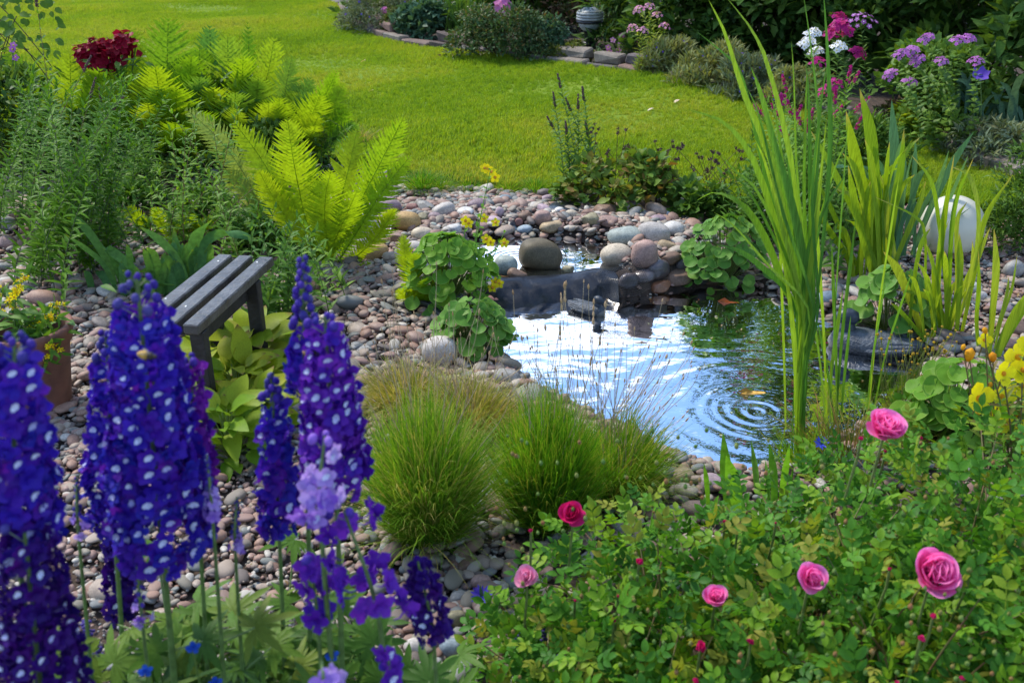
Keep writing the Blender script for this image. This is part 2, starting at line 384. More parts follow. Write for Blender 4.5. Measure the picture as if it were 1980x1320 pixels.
def rockmat(name, cols, const=True, rough=.7, scale=30, speck=.25, spec=.4):
    """stone: one of several colours per piece, veins and specks on top"""
    m, t, N, L, o = newmat(name); f = fac_node(t, N, L); r = ramp(N, cols, const); L(f, r.inputs[0])
    tcn = N('ShaderNodeTexCoord'); nz = N('ShaderNodeTexNoise'); nz.inputs['Scale'].default_value = scale; nz.inputs['Detail'].default_value = 6; nz.inputs['Roughness'].default_value = .7; L(tcn.outputs['Object'], nz.inputs['Vector'])
    mr = N('ShaderNodeMapRange'); L(nz.outputs['Fac'], mr.inputs[0]); mr.inputs[1].default_value = .3; mr.inputs[2].default_value = .7; mr.inputs[3].default_value = 1 - speck; mr.inputs[4].default_value = 1 + speck
    n2 = N('ShaderNodeTexNoise'); n2.inputs['Scale'].default_value = scale * 6; n2.inputs['Detail'].default_value = 2; L(tcn.outputs['Object'], n2.inputs['Vector'])
    m2 = N('ShaderNodeMapRange'); L(n2.outputs['Fac'], m2.inputs[0]); m2.inputs[1].default_value = .35; m2.inputs[2].default_value = .65; m2.inputs[3].default_value = .82; m2.inputs[4].default_value = 1.15
    mu = N('ShaderNodeMath'); mu.operation = 'MULTIPLY'; L(mr.outputs[0], mu.inputs[0]); L(m2.outputs[0], mu.inputs[1])
    hs = N('ShaderNodeHueSaturation'); L(r.outputs[0], hs.inputs['Color']); L(mu.outputs[0], hs.inputs['Value'])
    p = N('ShaderNodeBsdfPrincipled'); L(hs.outputs[0], p.inputs['Base Color']); p.inputs['Roughness'].default_value = rough; p.inputs['Specular IOR Level'].default_value = spec
    b = N('ShaderNodeBump'); b.inputs['Strength'].default_value = .35; b.inputs['Distance'].default_value = .004; L(nz.outputs['Fac'], b.inputs['Height']); L(b.outputs[0], p.inputs['Normal']); L(p.outputs[0], o.inputs[0])
    return m
# ================================================================== the ground, lawn, gravel, pools
def gridmesh(name, xs, ys, hf, mat, keep=None, kind='structure'):
    X, Y = np.meshgrid(xs, ys); P = np.stack([X.ravel(), Y.ravel(), 0 * X.ravel()], 1); P[:, 2] = hf(P)
    nx = len(xs); i = (np.arange(len(ys) - 1)[:, None] * nx + np.arange(nx - 1)[None]).ravel()
    Q = np.stack([i, i + 1, i + nx + 1, i + nx], 1)
    if keep is not None:
        k = keep(P); Q = Q[k[Q].all(1)]
    return part(name, Geo().add(P, Q), mat, kind=kind)
m_soil = solid('soil', (.075, .05, .036), .95, noise=.5, scale=25, bump=.8, bscale=90, col2=(.03, .021, .016))
def axis(*segs):
    a = []
    for x0, x1, st in segs: a += list(np.arange(x0, x1 - 1e-6, st))
    return np.array(a + [segs[-1][1]])
gx = axis((-60, -8, 4), (-8, -2, .25), (-2, 3.4, .04), (3.4, 9, .25), (9, 60, 4)); gy = axis((-6, 1, .5), (1, 6.4, .04), (6.4, 20, .3), (20, 90, 5))
gridmesh('ground', gx, gy, H, m_soil)

# lawn outline, clockwise from the far left; near edge along the beds, far edge along the edging stones
FAR_PX = [(560, -60), (615, 0), (655, 22), (672, 50), (735, 80), (830, 98), (960, 118), (1080, 132), (1250, 158), (1440, 193), (1560, 222), (1680, 255), (1790, 285), (1880, 322), (1960, 352), (2040, 380)]
NEAR_PX = [(2060, 440), (1980, 425), (1850, 410), (1700, 395), (1560, 392), (1440, 400), (1300, 392), (1180, 378), (1080, 372), (900, 368), (800, 352), (740, 330), (640, 325), (400, 330), (150, 320), (-200, 300), (-900, 300)]
FARW = np.array([GZ(x, y)[:2] for x, y in FAR_PX]); NEARW = np.array([GZ(x, y)[:2] for x, y in NEAR_PX])
LAWN = np.vstack([[(-14, 30)], [(-4.5, 30)], FARW, NEARW])
def lawnmat():
    m, t, N, L, o = newmat('lawn_turf'); p = N('ShaderNodeBsdfPrincipled'); tcn = N('ShaderNodeTexCoord')
    nz = N('ShaderNodeTexNoise'); nz.inputs['Scale'].default_value = 2.2; nz.inputs['Detail'].default_value = 8; nz.inputs['Roughness'].default_value = .7; L(tcn.outputs['Object'], nz.inputs['Vector'])
    r = ramp(N, [(.09, .16, .012), (.15, .23, .02), (.2, .25, .03)]); r.color_ramp.elements[0].position = .35; r.color_ramp.elements[2].position = .68
    L(nz.outputs['Fac'], r.inputs[0]); L(r.outputs[0], p.inputs['Base Color']); p.inputs['Roughness'].default_value = .9; p.inputs['Specular IOR Level'].default_value = .1; L(p.outputs[0], o.inputs[0]); return m
def lawnH(P): return H(P) + .04 + .02 * np.sin(P[:, 0] * 1.1) * np.sin(P[:, 1] * .8)
lawn = gridmesh('lawn', axis((-20, -8, .5), (-8, 9, .12)), axis((4.5, 9, .12), (9, 30, .3)), lawnH, lawnmat(), keep=lambda P: sdf(P, LAWN) < 0)

# grass blades: a tuft instanced over the lawn
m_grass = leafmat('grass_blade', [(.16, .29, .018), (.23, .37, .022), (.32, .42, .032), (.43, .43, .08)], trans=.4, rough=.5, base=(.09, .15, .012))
tuft = Geo()
for k in range(16):
    a = rng.random() * 6.28; ln = .018 + .03 * rng.random(); x, y = rng.normal(size=2) * .012; b = rng.random() * .8
    p = np.array([(x, y, 0), (x + cos(a) * ln * b * .4, y + sin(a) * ln * b * .4, ln * .6), (x + cos(a) * ln * b, y + sin(a) * ln * b, ln * (1 - .3 * b))])
    s = np.array((-sin(a), cos(a), 0)) * .0022
    tuft.add([p[0] - s, p[0] + s, p[1] - s * .8, p[1] + s * .8, p[2]], [(0, 1, 3, 2)], [(2, 3, 4)], 0, [0, 0, .6, .6, 1], rng.random())
def lawn_grass():
    n = 210000
    P = np.stack([rng.uniform(-7, 8, n), 4.6 + 12.5 * rng.random(n) ** 1.3, np.zeros(n)], 1)
    pr = project(P); k = (pr[:, 0] > -150) & (pr[:, 0] < 2130) & (pr[:, 1] > -60) & (sdf(P, LAWN) < .0); P = P[k]
    P[:, 2] = lawnH(P) - .004; n = len(P)
    # points carrying one instanced tuft each (geometry nodes)
    me = bpy.data.meshes.new('grass'); me.vertices.add(n); me.vertices.foreach_set('co', P.astype(np.float32).ravel())
    big = .75 + .5 * (blobnoise(P * 1.4, 5, .5) + .5) * rng.uniform(.6, 1.5, n)
    a = me.attributes.new('sc', 'FLOAT', 'POINT'); a.data.foreach_set('value', np.clip(big, .4, 1.7).astype(np.float32))
    tn = np.clip(.42 + .30 * blobnoise(P * 1.1, 3, 1) * .6 + .16 * blobnoise(P * 5, 31, .5) + rng.normal(size=n) * .10, .01, .99)
    a = me.attributes.new('tni', 'FLOAT', 'POINT'); a.data.foreach_set('value', tn.astype(np.float32))
    o = bpy.data.objects.new('grass', me); LINK(o); tag(o, 'short bright green mown grass covering the lawn', 'grass', kind='stuff')
    src_me = tuft.mesh('grass_tuft', [m_grass_i]); src = bpy.data.objects.new('grass_tuft_source', src_me)
    ng = bpy.data.node_groups.new('grass_on_lawn', 'GeometryNodeTree')
    ng.interface.new_socket('Geometry', in_out='INPUT', socket_type='NodeSocketGeometry'); ng.interface.new_socket('Geometry', in_out='OUTPUT', socket_type='NodeSocketGeometry')
    gi = ng.nodes.new('NodeGroupInput'); go = ng.nodes.new('NodeGroupOutput'); ip = ng.nodes.new('GeometryNodeInstanceOnPoints'); ob = ng.nodes.new('GeometryNodeObjectInfo')
    ob.inputs['Object'].default_value = src; rv = ng.nodes.new('FunctionNodeRandomValue'); rv.data_type = 'FLOAT'; rv.inputs[3].default_value = 6.283
    cx = ng.nodes.new('ShaderNodeCombineXYZ'); sc = ng.nodes.new('GeometryNodeInputNamedAttribute'); sc.data_type = 'FLOAT'; sc.inputs[0].default_value = 'sc'
    lk = ng.links.new; lk(gi.outputs[0], ip.inputs['Points']); lk(ob.outputs['Geometry'], ip.inputs['Instance']); lk(rv.outputs[1], cx.inputs[2]); lk(cx.outputs[0], ip.inputs['Rotation'])
    lk(sc.outputs[0], ip.inputs['Scale']); lk(ip.outputs[0], go.inputs[0]); md = o.modifiers.new('grass', 'NODES'); md.node_group = ng
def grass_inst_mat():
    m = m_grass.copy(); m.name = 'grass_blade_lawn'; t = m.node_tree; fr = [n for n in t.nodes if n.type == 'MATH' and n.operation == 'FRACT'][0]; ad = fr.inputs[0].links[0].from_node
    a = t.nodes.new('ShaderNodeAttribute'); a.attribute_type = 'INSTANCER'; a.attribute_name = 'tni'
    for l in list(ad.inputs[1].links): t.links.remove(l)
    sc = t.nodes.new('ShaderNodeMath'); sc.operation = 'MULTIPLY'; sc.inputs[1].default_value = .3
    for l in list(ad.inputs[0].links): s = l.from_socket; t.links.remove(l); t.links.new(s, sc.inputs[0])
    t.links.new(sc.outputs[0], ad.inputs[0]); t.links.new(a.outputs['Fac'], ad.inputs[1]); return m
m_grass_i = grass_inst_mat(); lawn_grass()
fallen = leafmat('fallen_petal', [(.6, .5, .35), (.7, .45, .4), (.6, .6, .3)], trans=.2)
for i, (x, y, lab) in enumerate([(713, 179, 'pink'), (698, 121, 'white'), (1251, 216, 'pale'), (1303, 200, 'yellowish'), (716, 58, 'white')]):
    p = GZ(x, y, .04); o = part('fallen_petal', Geo().put(leafgeo(.055, .04, 4, .3), frames(p, (1, .4 * i - .7, .1), (0, 0, 1))[0], tn=i * .3), fallen)
    tag(o, ['small pink petal on the lawn right of the far ferns', 'whitish petal lying on the lawn above the pink one', 'pale fallen petal on the lawn right of the tall seed spike', 'yellowish petal on the lawn near the lavender border', 'tiny white petal on the lawn by the far edging'][i], 'petal')

# ------------------------------------------------------------------ water
def watermat(name, body, tr_col, ior, rings=None, amp=1.0, body_fac=.6):
    m, t, N, L, o = newmat(name); geo = N('ShaderNodeNewGeometry'); h = None
    def math_(op, a, b=None):
        n = N('ShaderNodeMath'); n.operation = op
        for i, v in enumerate((a, b)):
            if v is None: continue
            if isinstance(v, (int, float)): n.inputs[i].default_value = v
            else: L(v, n.inputs[i])
        return n.outputs[0]
    def addh(x):
        nonlocal h; h = x if h is None else math_('ADD', h, x)
    mp = N('ShaderNodeMapping'); mp.inputs['Scale'].default_value = (1.0, 1.9, 1); L(geo.outputs['Position'], mp.inputs['Vector'])
    for sc, a, det in ((1.7, .008, 3), (5.5, .0020, 3), (20, .0003, 2)):
        nz = N('ShaderNodeTexNoise'); nz.inputs['Scale'].default_value = sc; nz.inputs['Detail'].default_value = det; nz.inputs['Distortion'].default_value = .4; L(mp.outputs[0], nz.inputs['Vector'])
        addh(math_('MULTIPLY', nz.outputs['Fac'], a * amp))
    for (c, wl, a, fall, r0) in rings or []:
        vs = N('ShaderNodeVectorMath'); vs.operation = 'DISTANCE'; L(geo.outputs['Position'], vs.inputs[0]); vs.inputs[1].default_value = tuple(c)
        nn = N('ShaderNodeTexNoise'); nn.inputs['Scale'].default_value = 3.5; L(geo.outputs['Position'], nn.inputs['Vector'])
        d = math_('ADD', vs.outputs['Value'], math_('MULTIPLY', nn.outputs['Fac'], .06)); a = math_('MULTIPLY', math_('MULTIPLY', nn.outputs['Fac'], nn.outputs['Fac']), a * 3.2); s = math_('SINE', math_('MULTIPLY', d, 2 * pi / wl)); e = math_('EXPONENT', math_('MULTIPLY', math_('ABSOLUTE', math_('SUBTRACT', d, r0)), -1 / fall))
        addh(math_('MULTIPLY', math_('MULTIPLY', s, e), a))
    b = N('ShaderNodeBump'); b.inputs['Strength'].default_value = 1; b.inputs['Distance'].default_value = 1; L(h, b.inputs['Height'])
    gl = N('ShaderNodeBsdfGlossy'); gl.inputs['Roughness'].default_value = .01; L(b.outputs[0], gl.inputs['Normal']); gl.inputs['Color'].default_value = (.97, .98, 1, 1)
    tr = N('ShaderNodeBsdfTransparent'); tr.inputs[0].default_value = c4(tr_col); df = N('ShaderNodeBsdfDiffuse'); df.inputs[0].default_value = c4(body)
    m1 = N('ShaderNodeMixShader'); m1.inputs[0].default_value = body_fac; L(tr.outputs[0], m1.inputs[1]); L(df.outputs[0], m1.inputs[2])
    fr = N('ShaderNodeFresnel'); fr.inputs['IOR'].default_value = ior; L(b.outputs[0], fr.inputs['Normal'])
    m2 = N('ShaderNodeMixShader'); L(fr.outputs[0], m2.inputs[0]); L(m1.outputs[0], m2.inputs[1]); L(gl.outputs[0], m2.inputs[2]); L(m2.outputs[0], o.inputs[0]); return m
RC = GZ(1465, 795, LW); DK = GZ(1560, 640, LW); D2 = GZ(1150, 590, LW)
m_water = watermat('pond_water', (.004, .007, .004), (.10, .11, .05), 1.62, [(RC, .052, .0014, .10, .03), (RC, .09, .0008, .15, .42), (D2, .06, .00012, .2, .12), (GZ(1120, 760, LW), .11, .0003, .25, .1)], body_fac=.35)
m_pool = watermat('upper_pool_water', (.02, .012, .005), (.85, .62, .32), 1.7, [(GZ(1000, 500, UW), .03, .00015, .2, .1)], amp=.9, body_fac=.08)
def sheet(name, poly, z, mat, grow=.10):
    c = poly.mean(0); q = poly + nrm(poly - c) * grow; V = [(x, y, z) for x, y in q] + [(c[0], c[1], z)]; n = len(q)
    return part(name, Geo().add(V, None, [(i, (i + 1) % n, n) for i in range(n)]), mat, smooth=False, kind='structure')
sheet('pond_water', LP, LW, m_water); 
UPC = UPP.copy(); sheet('upper_pool_water', np.array([GZ(x, y, UW)[:2] for x, y in [(870, 455), (960, 444), (1060, 448), (1170, 455), (1210, 478), (1222, 510), (1180, 528), (1130, 533), (1040, 534), (960, 532), (890, 505)]]), UW, m_pool, .0)

# ------------------------------------------------------------------ pebbles
PAL = [tuple(x * .70 + .012 for x in c) for c in [(.38, .24, .18), (.30, .25, .20), (.44, .34, .26), (.24, .25, .24), (.48, .38, .30), (.33, .19, .14), (.50, .43, .34), (.19, .15, .13), (.38, .25, .20), (.32, .28, .21), (.42, .25, .18), (.26, .27, .24), (.62, .57, .49), (.36, .22, .18)]]
m_pebble = rockmat('pebble', PAL, rough=.62, scale=45, speck=.22)
# ------------------------------------------------------------------ boulders, each a thing (photo centre x, y, width, height, colour, label)
C_ = dict(pink=(.36, .23, .19), grey=(.27, .26, .24), pale=(.46, .42, .38), white=(.60, .58, .54), tan=(.36, .27, .16), olive=(.26, .23, .14), brown=(.20, .125, .085), rust=(.33, .15, .08), mauve=(.29, .21, .23),
          lilac=(.42, .31, .34), blue=(.26, .32, .36), dark=(.09, .08, .08), ochre=(.42, .27, .11), green=(.33, .37, .33), red=(.27, .13, .11), cream=(.50, .42, .31), moss=(.105, .085, .05), wet=(.13, .11, .11))
BO = [
 (744, 402, 66, 36, 'mauve', 'large mauve grey boulder half behind the yellow fern'), (707, 440, 50, 52, 'white', 'bright white boulder seen through the fern frond'),
 (786, 432, 54, 40, 'ochre', 'rounded ochre brown boulder left of the speckled oval stones'), (817, 455, 52, 26, 'cream', 'low cream and brown boulder above the marsh marigold leaves'),
 (798, 405, 24, 24, 'red', 'reddish square block between grey ovals'), (821, 403, 40, 24, 'grey', 'grey oval stone leaning on the reddish block'),
 (857, 410, 46, 30, 'pale', 'long pale speckled oval stone above the marsh marigolds'), (899, 413, 36, 20, 'white', 'whitish oval stone with a dark waterline'),
 (817, 427, 28, 28, 'olive', 'speckled grey green stone wedged below the grey oval'), (842, 424, 30, 24, 'mauve', 'mauve stone with speckles beneath the long oval'),
 (838, 438, 17, 15, 'green', 'small square pale green stone under the mauve one'), (877, 445, 34, 22, 'white', 'white rounded stone at the left end of the upper pool'),
 (922, 398, 40, 22, 'mauve', 'brownish mauve stone at the back of the rim'), (978, 387, 28, 18, 'blue', 'blue white oval stone on the fine gravel behind'),
 (966, 413, 18, 24, 'lilac', 'upright pink lilac stone standing on black liner'), (955, 429, 34, 18, 'lilac', 'lying lilac stone below the upright one'),
 (904, 425, 24, 18, 'pink', 'small pink stone behind the yellow monkey flower'), (930, 440, 34, 18, 'pink', 'pinkish flat stone by the stem of yellow flowers'), (986, 443, 27, 15, 'blue', 'greenish blue flat stone at the water edge of the upper pool'),
 (722, 490, 58, 36, 'ochre', 'rough orange brown sandstone block beside the fern'), (770, 464, 36, 30, 'pink', 'peach coloured boulder next to the sandstone block'), (740, 463, 36, 18, 'wet', 'dark flat stone beside the pipe end'),
 (805, 480, 34, 24, 'pale', 'pale stone behind the small fern'),
 (1015, 445, 33, 17, 'blue', 'blue grey oval stone half in the upper pool'), (1068, 441, 52, 25, 'tan', 'smooth tan boulder at the far edge of the upper pool'), (1048, 423, 34, 30, 'pink', 'rough pinkish stone leaning on the tan boulder'),
 (1052, 406, 32, 18, 'lilac', 'smooth lilac stone above the rough pink one'), (1081, 409, 22, 14, 'white', 'small white oval stone right of the lilac one'), (1105, 416, 26, 20, 'cream', 'cream egg shaped stone in front of the black liner strip'),
 (1025, 395, 25, 17, 'pink', 'little pink stone left of the liner strip'), (1057, 387, 32, 17, 'lilac', 'pale pink flat stone on top of the rim'), (1073, 383, 20, 16, 'ochre', 'orange tinted round stone below the leafy bush'),
 (1015, 421, 36, 20, 'brown', 'brown wedge shaped stone over black liner'), (1003, 430, 16, 16, 'red', 'small brick red stone near the wedge'), (1040, 411, 14, 10, 'grey', 'tiny grey stone behind the lilac one'),
 (1144, 427, 42, 25, 'olive', 'angular olive stone slanting over gravel'), (1177, 430, 40, 20, 'pink', 'pinkish angular wedge right of the olive one'), (1172, 408, 48, 22, 'brown', 'flat brown angular slab under the leafy bush'),
 (1220, 405, 44, 24, 'mauve', 'rounded mauve brown boulder below the reddish leaves'), (1213, 461, 76, 36, 'green', 'large veined grey green boulder right of the upper pool'), (1266, 455, 66, 46, 'pale', 'large pale boulder with brown face behind the round pink one'),
 (1303, 445, 44, 30, 'white', 'smooth whitish boulder next to the marsh marigold'), (1292, 419, 26, 18, 'blue', 'small blue white stone on the right rim'), (1272, 427, 38, 20, 'mauve', 'mauve flat stone on the right rim'), (1252, 415, 28, 14, 'pink', 'small pink stone on top of the right rim'), (1245, 430, 30, 18, 'cream', 'yellowish angular stone behind the veined boulder'),
 (1190, 495, 62, 44, 'cream', 'cream boulder with netting over its foot'), (1246, 496, 52, 58, 'pink', 'round smooth pink boulder standing by the spillway'), (1244, 537, 56, 26, 'wet', 'flat wet dark grey stone at the water below the pink boulder'),
 (1296, 503, 42, 24, 'brown', 'dark reddish stone in the shade of the leaves'), (1322, 515, 34, 24, 'dark', 'nearly black stone beneath the marsh marigold'), (1289, 478, 36, 24, 'tan', 'tan block behind the dark reddish stone'),
 (1186, 552, 50, 36, 'rust', 'wet orange brown rock beside the swimming decoy'), (1046, 499, 84, 60, 'moss', 'big dark brown rock standing in the spill of the upper pool'), (979, 514, 46, 38, 'green', 'whitish green stone left of the big dark rock'),
 (1000, 530, 34, 20, 'brown', 'flat brown stone on the liner lip left of the big dark rock'), (1098, 520, 26, 16, 'olive', 'small olive stone on the liner lip right of the big dark rock'), (948, 556, 40, 28, 'brown', 'angular brown rock at the left end of the liner wall'),
 (852, 684, 76, 62, 'pale', 'big pale pink boulder at the left shore of the pond'), (903, 692, 46, 30, 'brown', 'brownish grey rock behind the big pale boulder'), (950, 582, 40, 20, 'red', 'reddish wet rock under the yellow flowers'),
 (978, 732, 54, 32, 'grey', 'grey rock at the shore behind the grass clump'), (925, 668, 36, 22, 'dark', 'dark rock below the lower marsh marigold'),
 (62, 468, 54, 36, 'brown', 'brown block at the left edge between dark plants'), (14, 472, 32, 26, 'pink', 'pink stone at the left border of the gravel'), (48, 415, 84, 36, 'brown', 'broad dark reddish slab at the far left'), (8, 436, 40, 30, 'grey', 'grey stone at the left edge below the slab'),
 (55, 394, 44, 24, 'tan', 'square tan stone above the broad slab'), (16, 388, 40, 26, 'brown', 'dark brown stone at the upper left of the stone pile'), (94, 540, 30, 22, 'pink', 'pinkish stone on the gravel behind the flower pot'), (30, 505, 36, 22, 'olive', 'greenish stone below the brown block'),
 (120, 555, 34, 18, 'brown', 'flat brown stone on the gravel left of the bench'), (262, 400, 46, 20, 'pink', 'pink stone under the leafy stems behind the bench'), (300, 415, 40, 20, 'tan', 'tan stone lying among the leafy stems'), (330, 440, 50, 22, 'cream', 'pale flat stone behind the iris leaves'),
 (870, 1254, 46, 42, 'blue', 'smooth blue grey upright cobble at the bottom'), (803, 1256, 46, 40, 'pale', 'pale grey rounded cobble left of the upright one'), (838, 1281, 34, 18, 'white', 'small white flat cobble at the bottom'), (882, 1200, 42, 36, 'olive', 'mottled olive and grey cobble'),
 (930, 1128, 44, 30, 'pink', 'dull pink cobble in front of the second grass clump'), (887, 1160, 40, 30, 'grey', 'grey flat cobble near the blue cornflower'), (820, 1300, 50, 34, 'mauve', 'mauve cobble at the bottom edge'), (905, 1098, 44, 30, 'brown', 'brown cobble at the foot of the grass clump'),
 (962, 1180, 30, 30, 'red', 'brick red cobble beside the rose leaves'), (890, 1045, 34, 22, 'brown', 'dark brown cobble between the two grass clumps'),
 (1319, 925, 50, 32, 'tan', 'tan stone at the near shore of the pond'), (1328, 950, 50, 24, 'cream', 'cream flat stone in front of the near shore'), (1374, 936, 50, 30, 'lilac', 'pinkish white stone behind the upright blade'), (1439, 943, 44, 26, 'pink', 'pink stone between the green sword leaves'), (1290, 915, 36, 22, 'grey', 'grey stone beside the grass at the near shore'),
 (1275, 524, 52, 36, 'wet', 'wet dark stone behind the flat grey one'), (1312, 540, 60, 34, 'brown', 'half sunk brown stone at the waterline under the leaves'), (1350, 534, 52, 32, 'dark', 'blackish wet stone below the marsh marigold leaves'), (1216, 545, 42, 34, 'wet', 'small wet stone between cream boulder and spillway'), (1278, 556, 46, 24, 'rust', 'submerged rusty stone in front of the wet stones'), (1380, 545, 44, 20, 'brown', 'flat brown stone at the water beneath the leaves'),
 (1602, 578, 38, 26, 'blue', 'veined blue grey rock behind the big duck decoy'), (1616, 495, 38, 22, 'pale', 'pale stone behind the tall reeds'), (1556, 470, 62, 20, 'brown', 'flat brown slab behind the tall reeds'), (1620, 520, 60, 20, 'olive', 'layered olive slab below the pale stone'), (1560, 500, 50, 24, 'grey', 'grey rock glimpsed between the reed stems'),
 (1882, 560, 30, 24, 'white', 'white stone on the right gravel behind yellow blades'), (1895, 577, 26, 22, 'pale', 'pale round stone below the white one'), (1960, 525, 40, 34, 'grey', 'grey green rock at the right edge of the gravel'), (1935, 600, 46, 22, 'mauve', 'mauve flat stone on the right gravel'), (1960, 640, 46, 30, 'brown', 'dark brown stone near the evening primroses'), (1975, 690, 40, 26, 'lilac', 'lilac stone at the right margin'),
 (1855, 500, 40, 22, 'brown', 'brown stone below the white ball'), (1800, 520, 30, 20, 'pink', 'pink stone left of the white ball foot'),
]
rm = {}; _b = G(1830, 492); BF = [(_b[0], _b[1] + .02, .10)]
def boulder(i, px, py, w, h, c, lab):
    b = G(px, min(py + h * .42, py + 24)); d = np.linalg.norm(b - CAM); W = w * d / FP; Hh = h * d / FP * 1.02
    u = GZ(px, py + h * .42, UW)
    if b[2] < UW and sdf(u, UPP)[0] < .02: b = u + (0, 0, -.006)
    if (px, c) == (1046, 'moss'): b = GZ(px, py + 24, UW - .012)
    round_ = (px * 7 + int(py)) % 5; ang = c in ('brown', 'olive', 'rust', 'tan') or 'block' in lab or 'angular' in lab
    g = stone(i * 13 + 5, 3, .30 if ang else .12 + .05 * round_, .05 if not ang else .075, .9 if ang else .25)
    if c == 'moss': g = stone(7, 3, .42, .03, .35)
    D = W * (.62 + .22 * ((i * 37) % 10) / 10); Z = max(Hh, W * .35)
    r = np.random.default_rng(i); yaw = r.normal() * .35; roll = r.normal() * .12
    Rz = np.array([[cos(yaw), -sin(yaw), 0], [sin(yaw), cos(yaw), 0], [0, 0, 1]]); Rr = np.array([[cos(roll), 0, -sin(roll)], [0, 1, 0], [sin(roll), 0, cos(roll)]])
    M = np.eye(4); M[:3, :3] = Rr @ Rz @ np.diag([W / 2 / 1.02, D / 2, Z / 2]); q = b.copy(); q[1] += D * .25; q[2] = b[2] + Z * .42; M[:3, 3] = q
    BF.append((q[0], q[1], W * .36))
    if c not in rm: a = np.array(C_[c]); rm[c] = rockmat('stone_' + c, [a * .85, a, a * 1.12], False, rough=.3 if c in ('wet', 'rust') else .62, scale=26, speck=.3, spec=.6 if c in ('wet', 'rust') else .4)
    o = part('boulder', Geo().put(g, M, tn=r.random()), rm[c], origin=b); tag(o, lab, 'stone')
for i, r_ in enumerate(BO): boulder(i, *r_)
def gravel():
    n = 110000
    P = np.stack([rng.uniform(-3.2, 4.4, n), rng.uniform(1.2, 6.9, n), np.zeros(n)], 1)
    pr = project(P); dl = sdf(P, LP); du = sdf(P, UPP); dw = sdf(P, LAWN)
    k = (pr[:, 0] > -90) & (pr[:, 0] < 2070) & (pr[:, 1] < 1400) & (pr[:, 1] > 250) & (dw > .03) & (dl > -.16) & (sdf(P, SPILL) > .02) & ~((pr[:, 0] > 930) & (pr[:, 0] < 1235) & (pr[:, 1] > 528) & (pr[:, 1] < 600))
    # thinner where beds cover the soil
    px, py = pr[:, 0], pr[:, 1]
    den = np.ones(n); den[(px > 1000) & (py > 930)] = .3; den[(px < 640) & (py < 520)] = .55; den[(px > 1450) & (py < 480)] = .45
    den[(px > 1500) & (py > 820)] = .2; den[(du < .12)] = 1.6; den[(dl < .12) & (P[:, 1] > 3.2)] = 2.2; den[(px < 600) & (py > 1180)] = .35
    den *= np.clip(1.35 - (P[:, 1] - 1.5) * .05, .6, 1)
    
    for (bx, by, br) in BF: k &= (P[:, 0] - bx) ** 2 + (P[:, 1] - by) ** 2 > br * br
    k &= rng.random(n) < den * .85; P = P[k]; pr = pr[k]; n = len(P)
    s = np.exp(rng.normal(size=n) * .36) * .0142
    s[(pr[:, 1] < 470) & (pr[:, 0] > 650)] *= 1.05; s[(pr[:, 0] < 260) & (pr[:, 1] < 600)] *= 1.0; s[rng.random(n) < .05] *= 1.5
    s[(pr[:, 0] > 1700) & (pr[:, 1] < 650)] *= .8
    s[(pr[:, 1] > 1040) & (pr[:, 0] > 500)] *= 1.0; s[(pr[:, 1] > 850) & (pr[:, 0] < 760)] *= .8
    yaw = rng.random(n) * 6.28; tl = rng.normal(size=(n, 2)) * .30; layer = rng.random(n)
    P[:, 2] = H(P) + s * .35 + .022 * layer
    M = np.zeros((n, 4, 4)); X = np.stack([np.cos(yaw), np.sin(yaw), tl[:, 0]], 1); X = nrm(X); Z = nrm(np.stack([-tl[:, 0] * np.cos(yaw) + tl[:, 1], -tl[:, 0] * np.sin(yaw) + tl[:, 1] * .5, np.ones(n)], 1)); Y = nrm(np.cross(Z, X)); Z = np.cross(X, Y)
    M[:, :3, 0] = X * (s * rng.uniform(1.0, 1.5, n))[:, None]; M[:, :3, 1] = Y * (s * rng.uniform(.72, 1.0, n))[:, None]; M[:, :3, 2] = Z * (s * rng.uniform(.36, .66, n))[:, None]; M[:, :3, 3] = P; M[:, 3, 3] = 1
    bed = thing('gravel_bed', None, None, (0, 3, 0)); bed['kind'] = 'structure'
    kinds = [stone(k_, 1, [.05, .25, .45, .15][k_ % 4], .045 + .02 * (k_ % 3), .5 * (k_ % 3 == 2)) for k_ in range(14)]
    which = rng.integers(0, 14, n)
    pr = project(P); score = s / pr[:, 2] * ((pr[:, 1] > 940) & (pr[:, 1] < 1300) & (pr[:, 0] > 130) & (pr[:, 0] < 1010) | (pr[:, 0] > 640) & (pr[:, 0] < 960) & (pr[:, 1] > 500) & (pr[:, 1] < 800)) * (layer > .45)
    top = np.zeros(n, bool); top[np.argsort(-score)[:300]] = True
    mes = [g.mesh('pebble', m_pebble) for g in kinds]
    for i in np.where(top)[0]: inst('pebble', mes[which[i]], bed, M[i])
    b = Geo()
    for k_ in range(14): b.scatter(kinds[k_], M[(which == k_) & ~top])
    part('pebble_mass', b, m_pebble, bed, kind='stuff')
    # grit between the pebbles
    m = 90000; P = np.stack([rng.uniform(-2.8, 3.6, m), rng.uniform(1.25, 6.6, m), np.zeros(m)], 1); pr = project(P)
    k = (pr[:, 0] > -40) & (pr[:, 0] < 2020) & (pr[:, 1] < 1360) & (sdf(P, LAWN) > .03) & (sdf(P, LP) > -.1) & (sdf(P, UPP) > -.05) & (sdf(P, SPILL) > .02)
    for (bx, by, br) in BF: k &= (P[:, 0] - bx) ** 2 + (P[:, 1] - by) ** 2 > br * br
    k &= ~((pr[:, 0] > 1000) & (pr[:, 1] > 960)) & (rng.random(m) < np.clip(1.25 - P[:, 1] * .13, .25, 1)); P = P[k]; m = len(P); P[:, 2] = H(P) + rng.random(m) * .022
    g0 = Geo().add(ICO[0][0] * (1, .8, .6), None, ICO[0][1]); b = Geo().scatter(g0, frames(P, rng.normal(size=(m, 3)) * (1, 1, .3), (0, 0, 1), .0035 + .0065 * rng.random(m)))
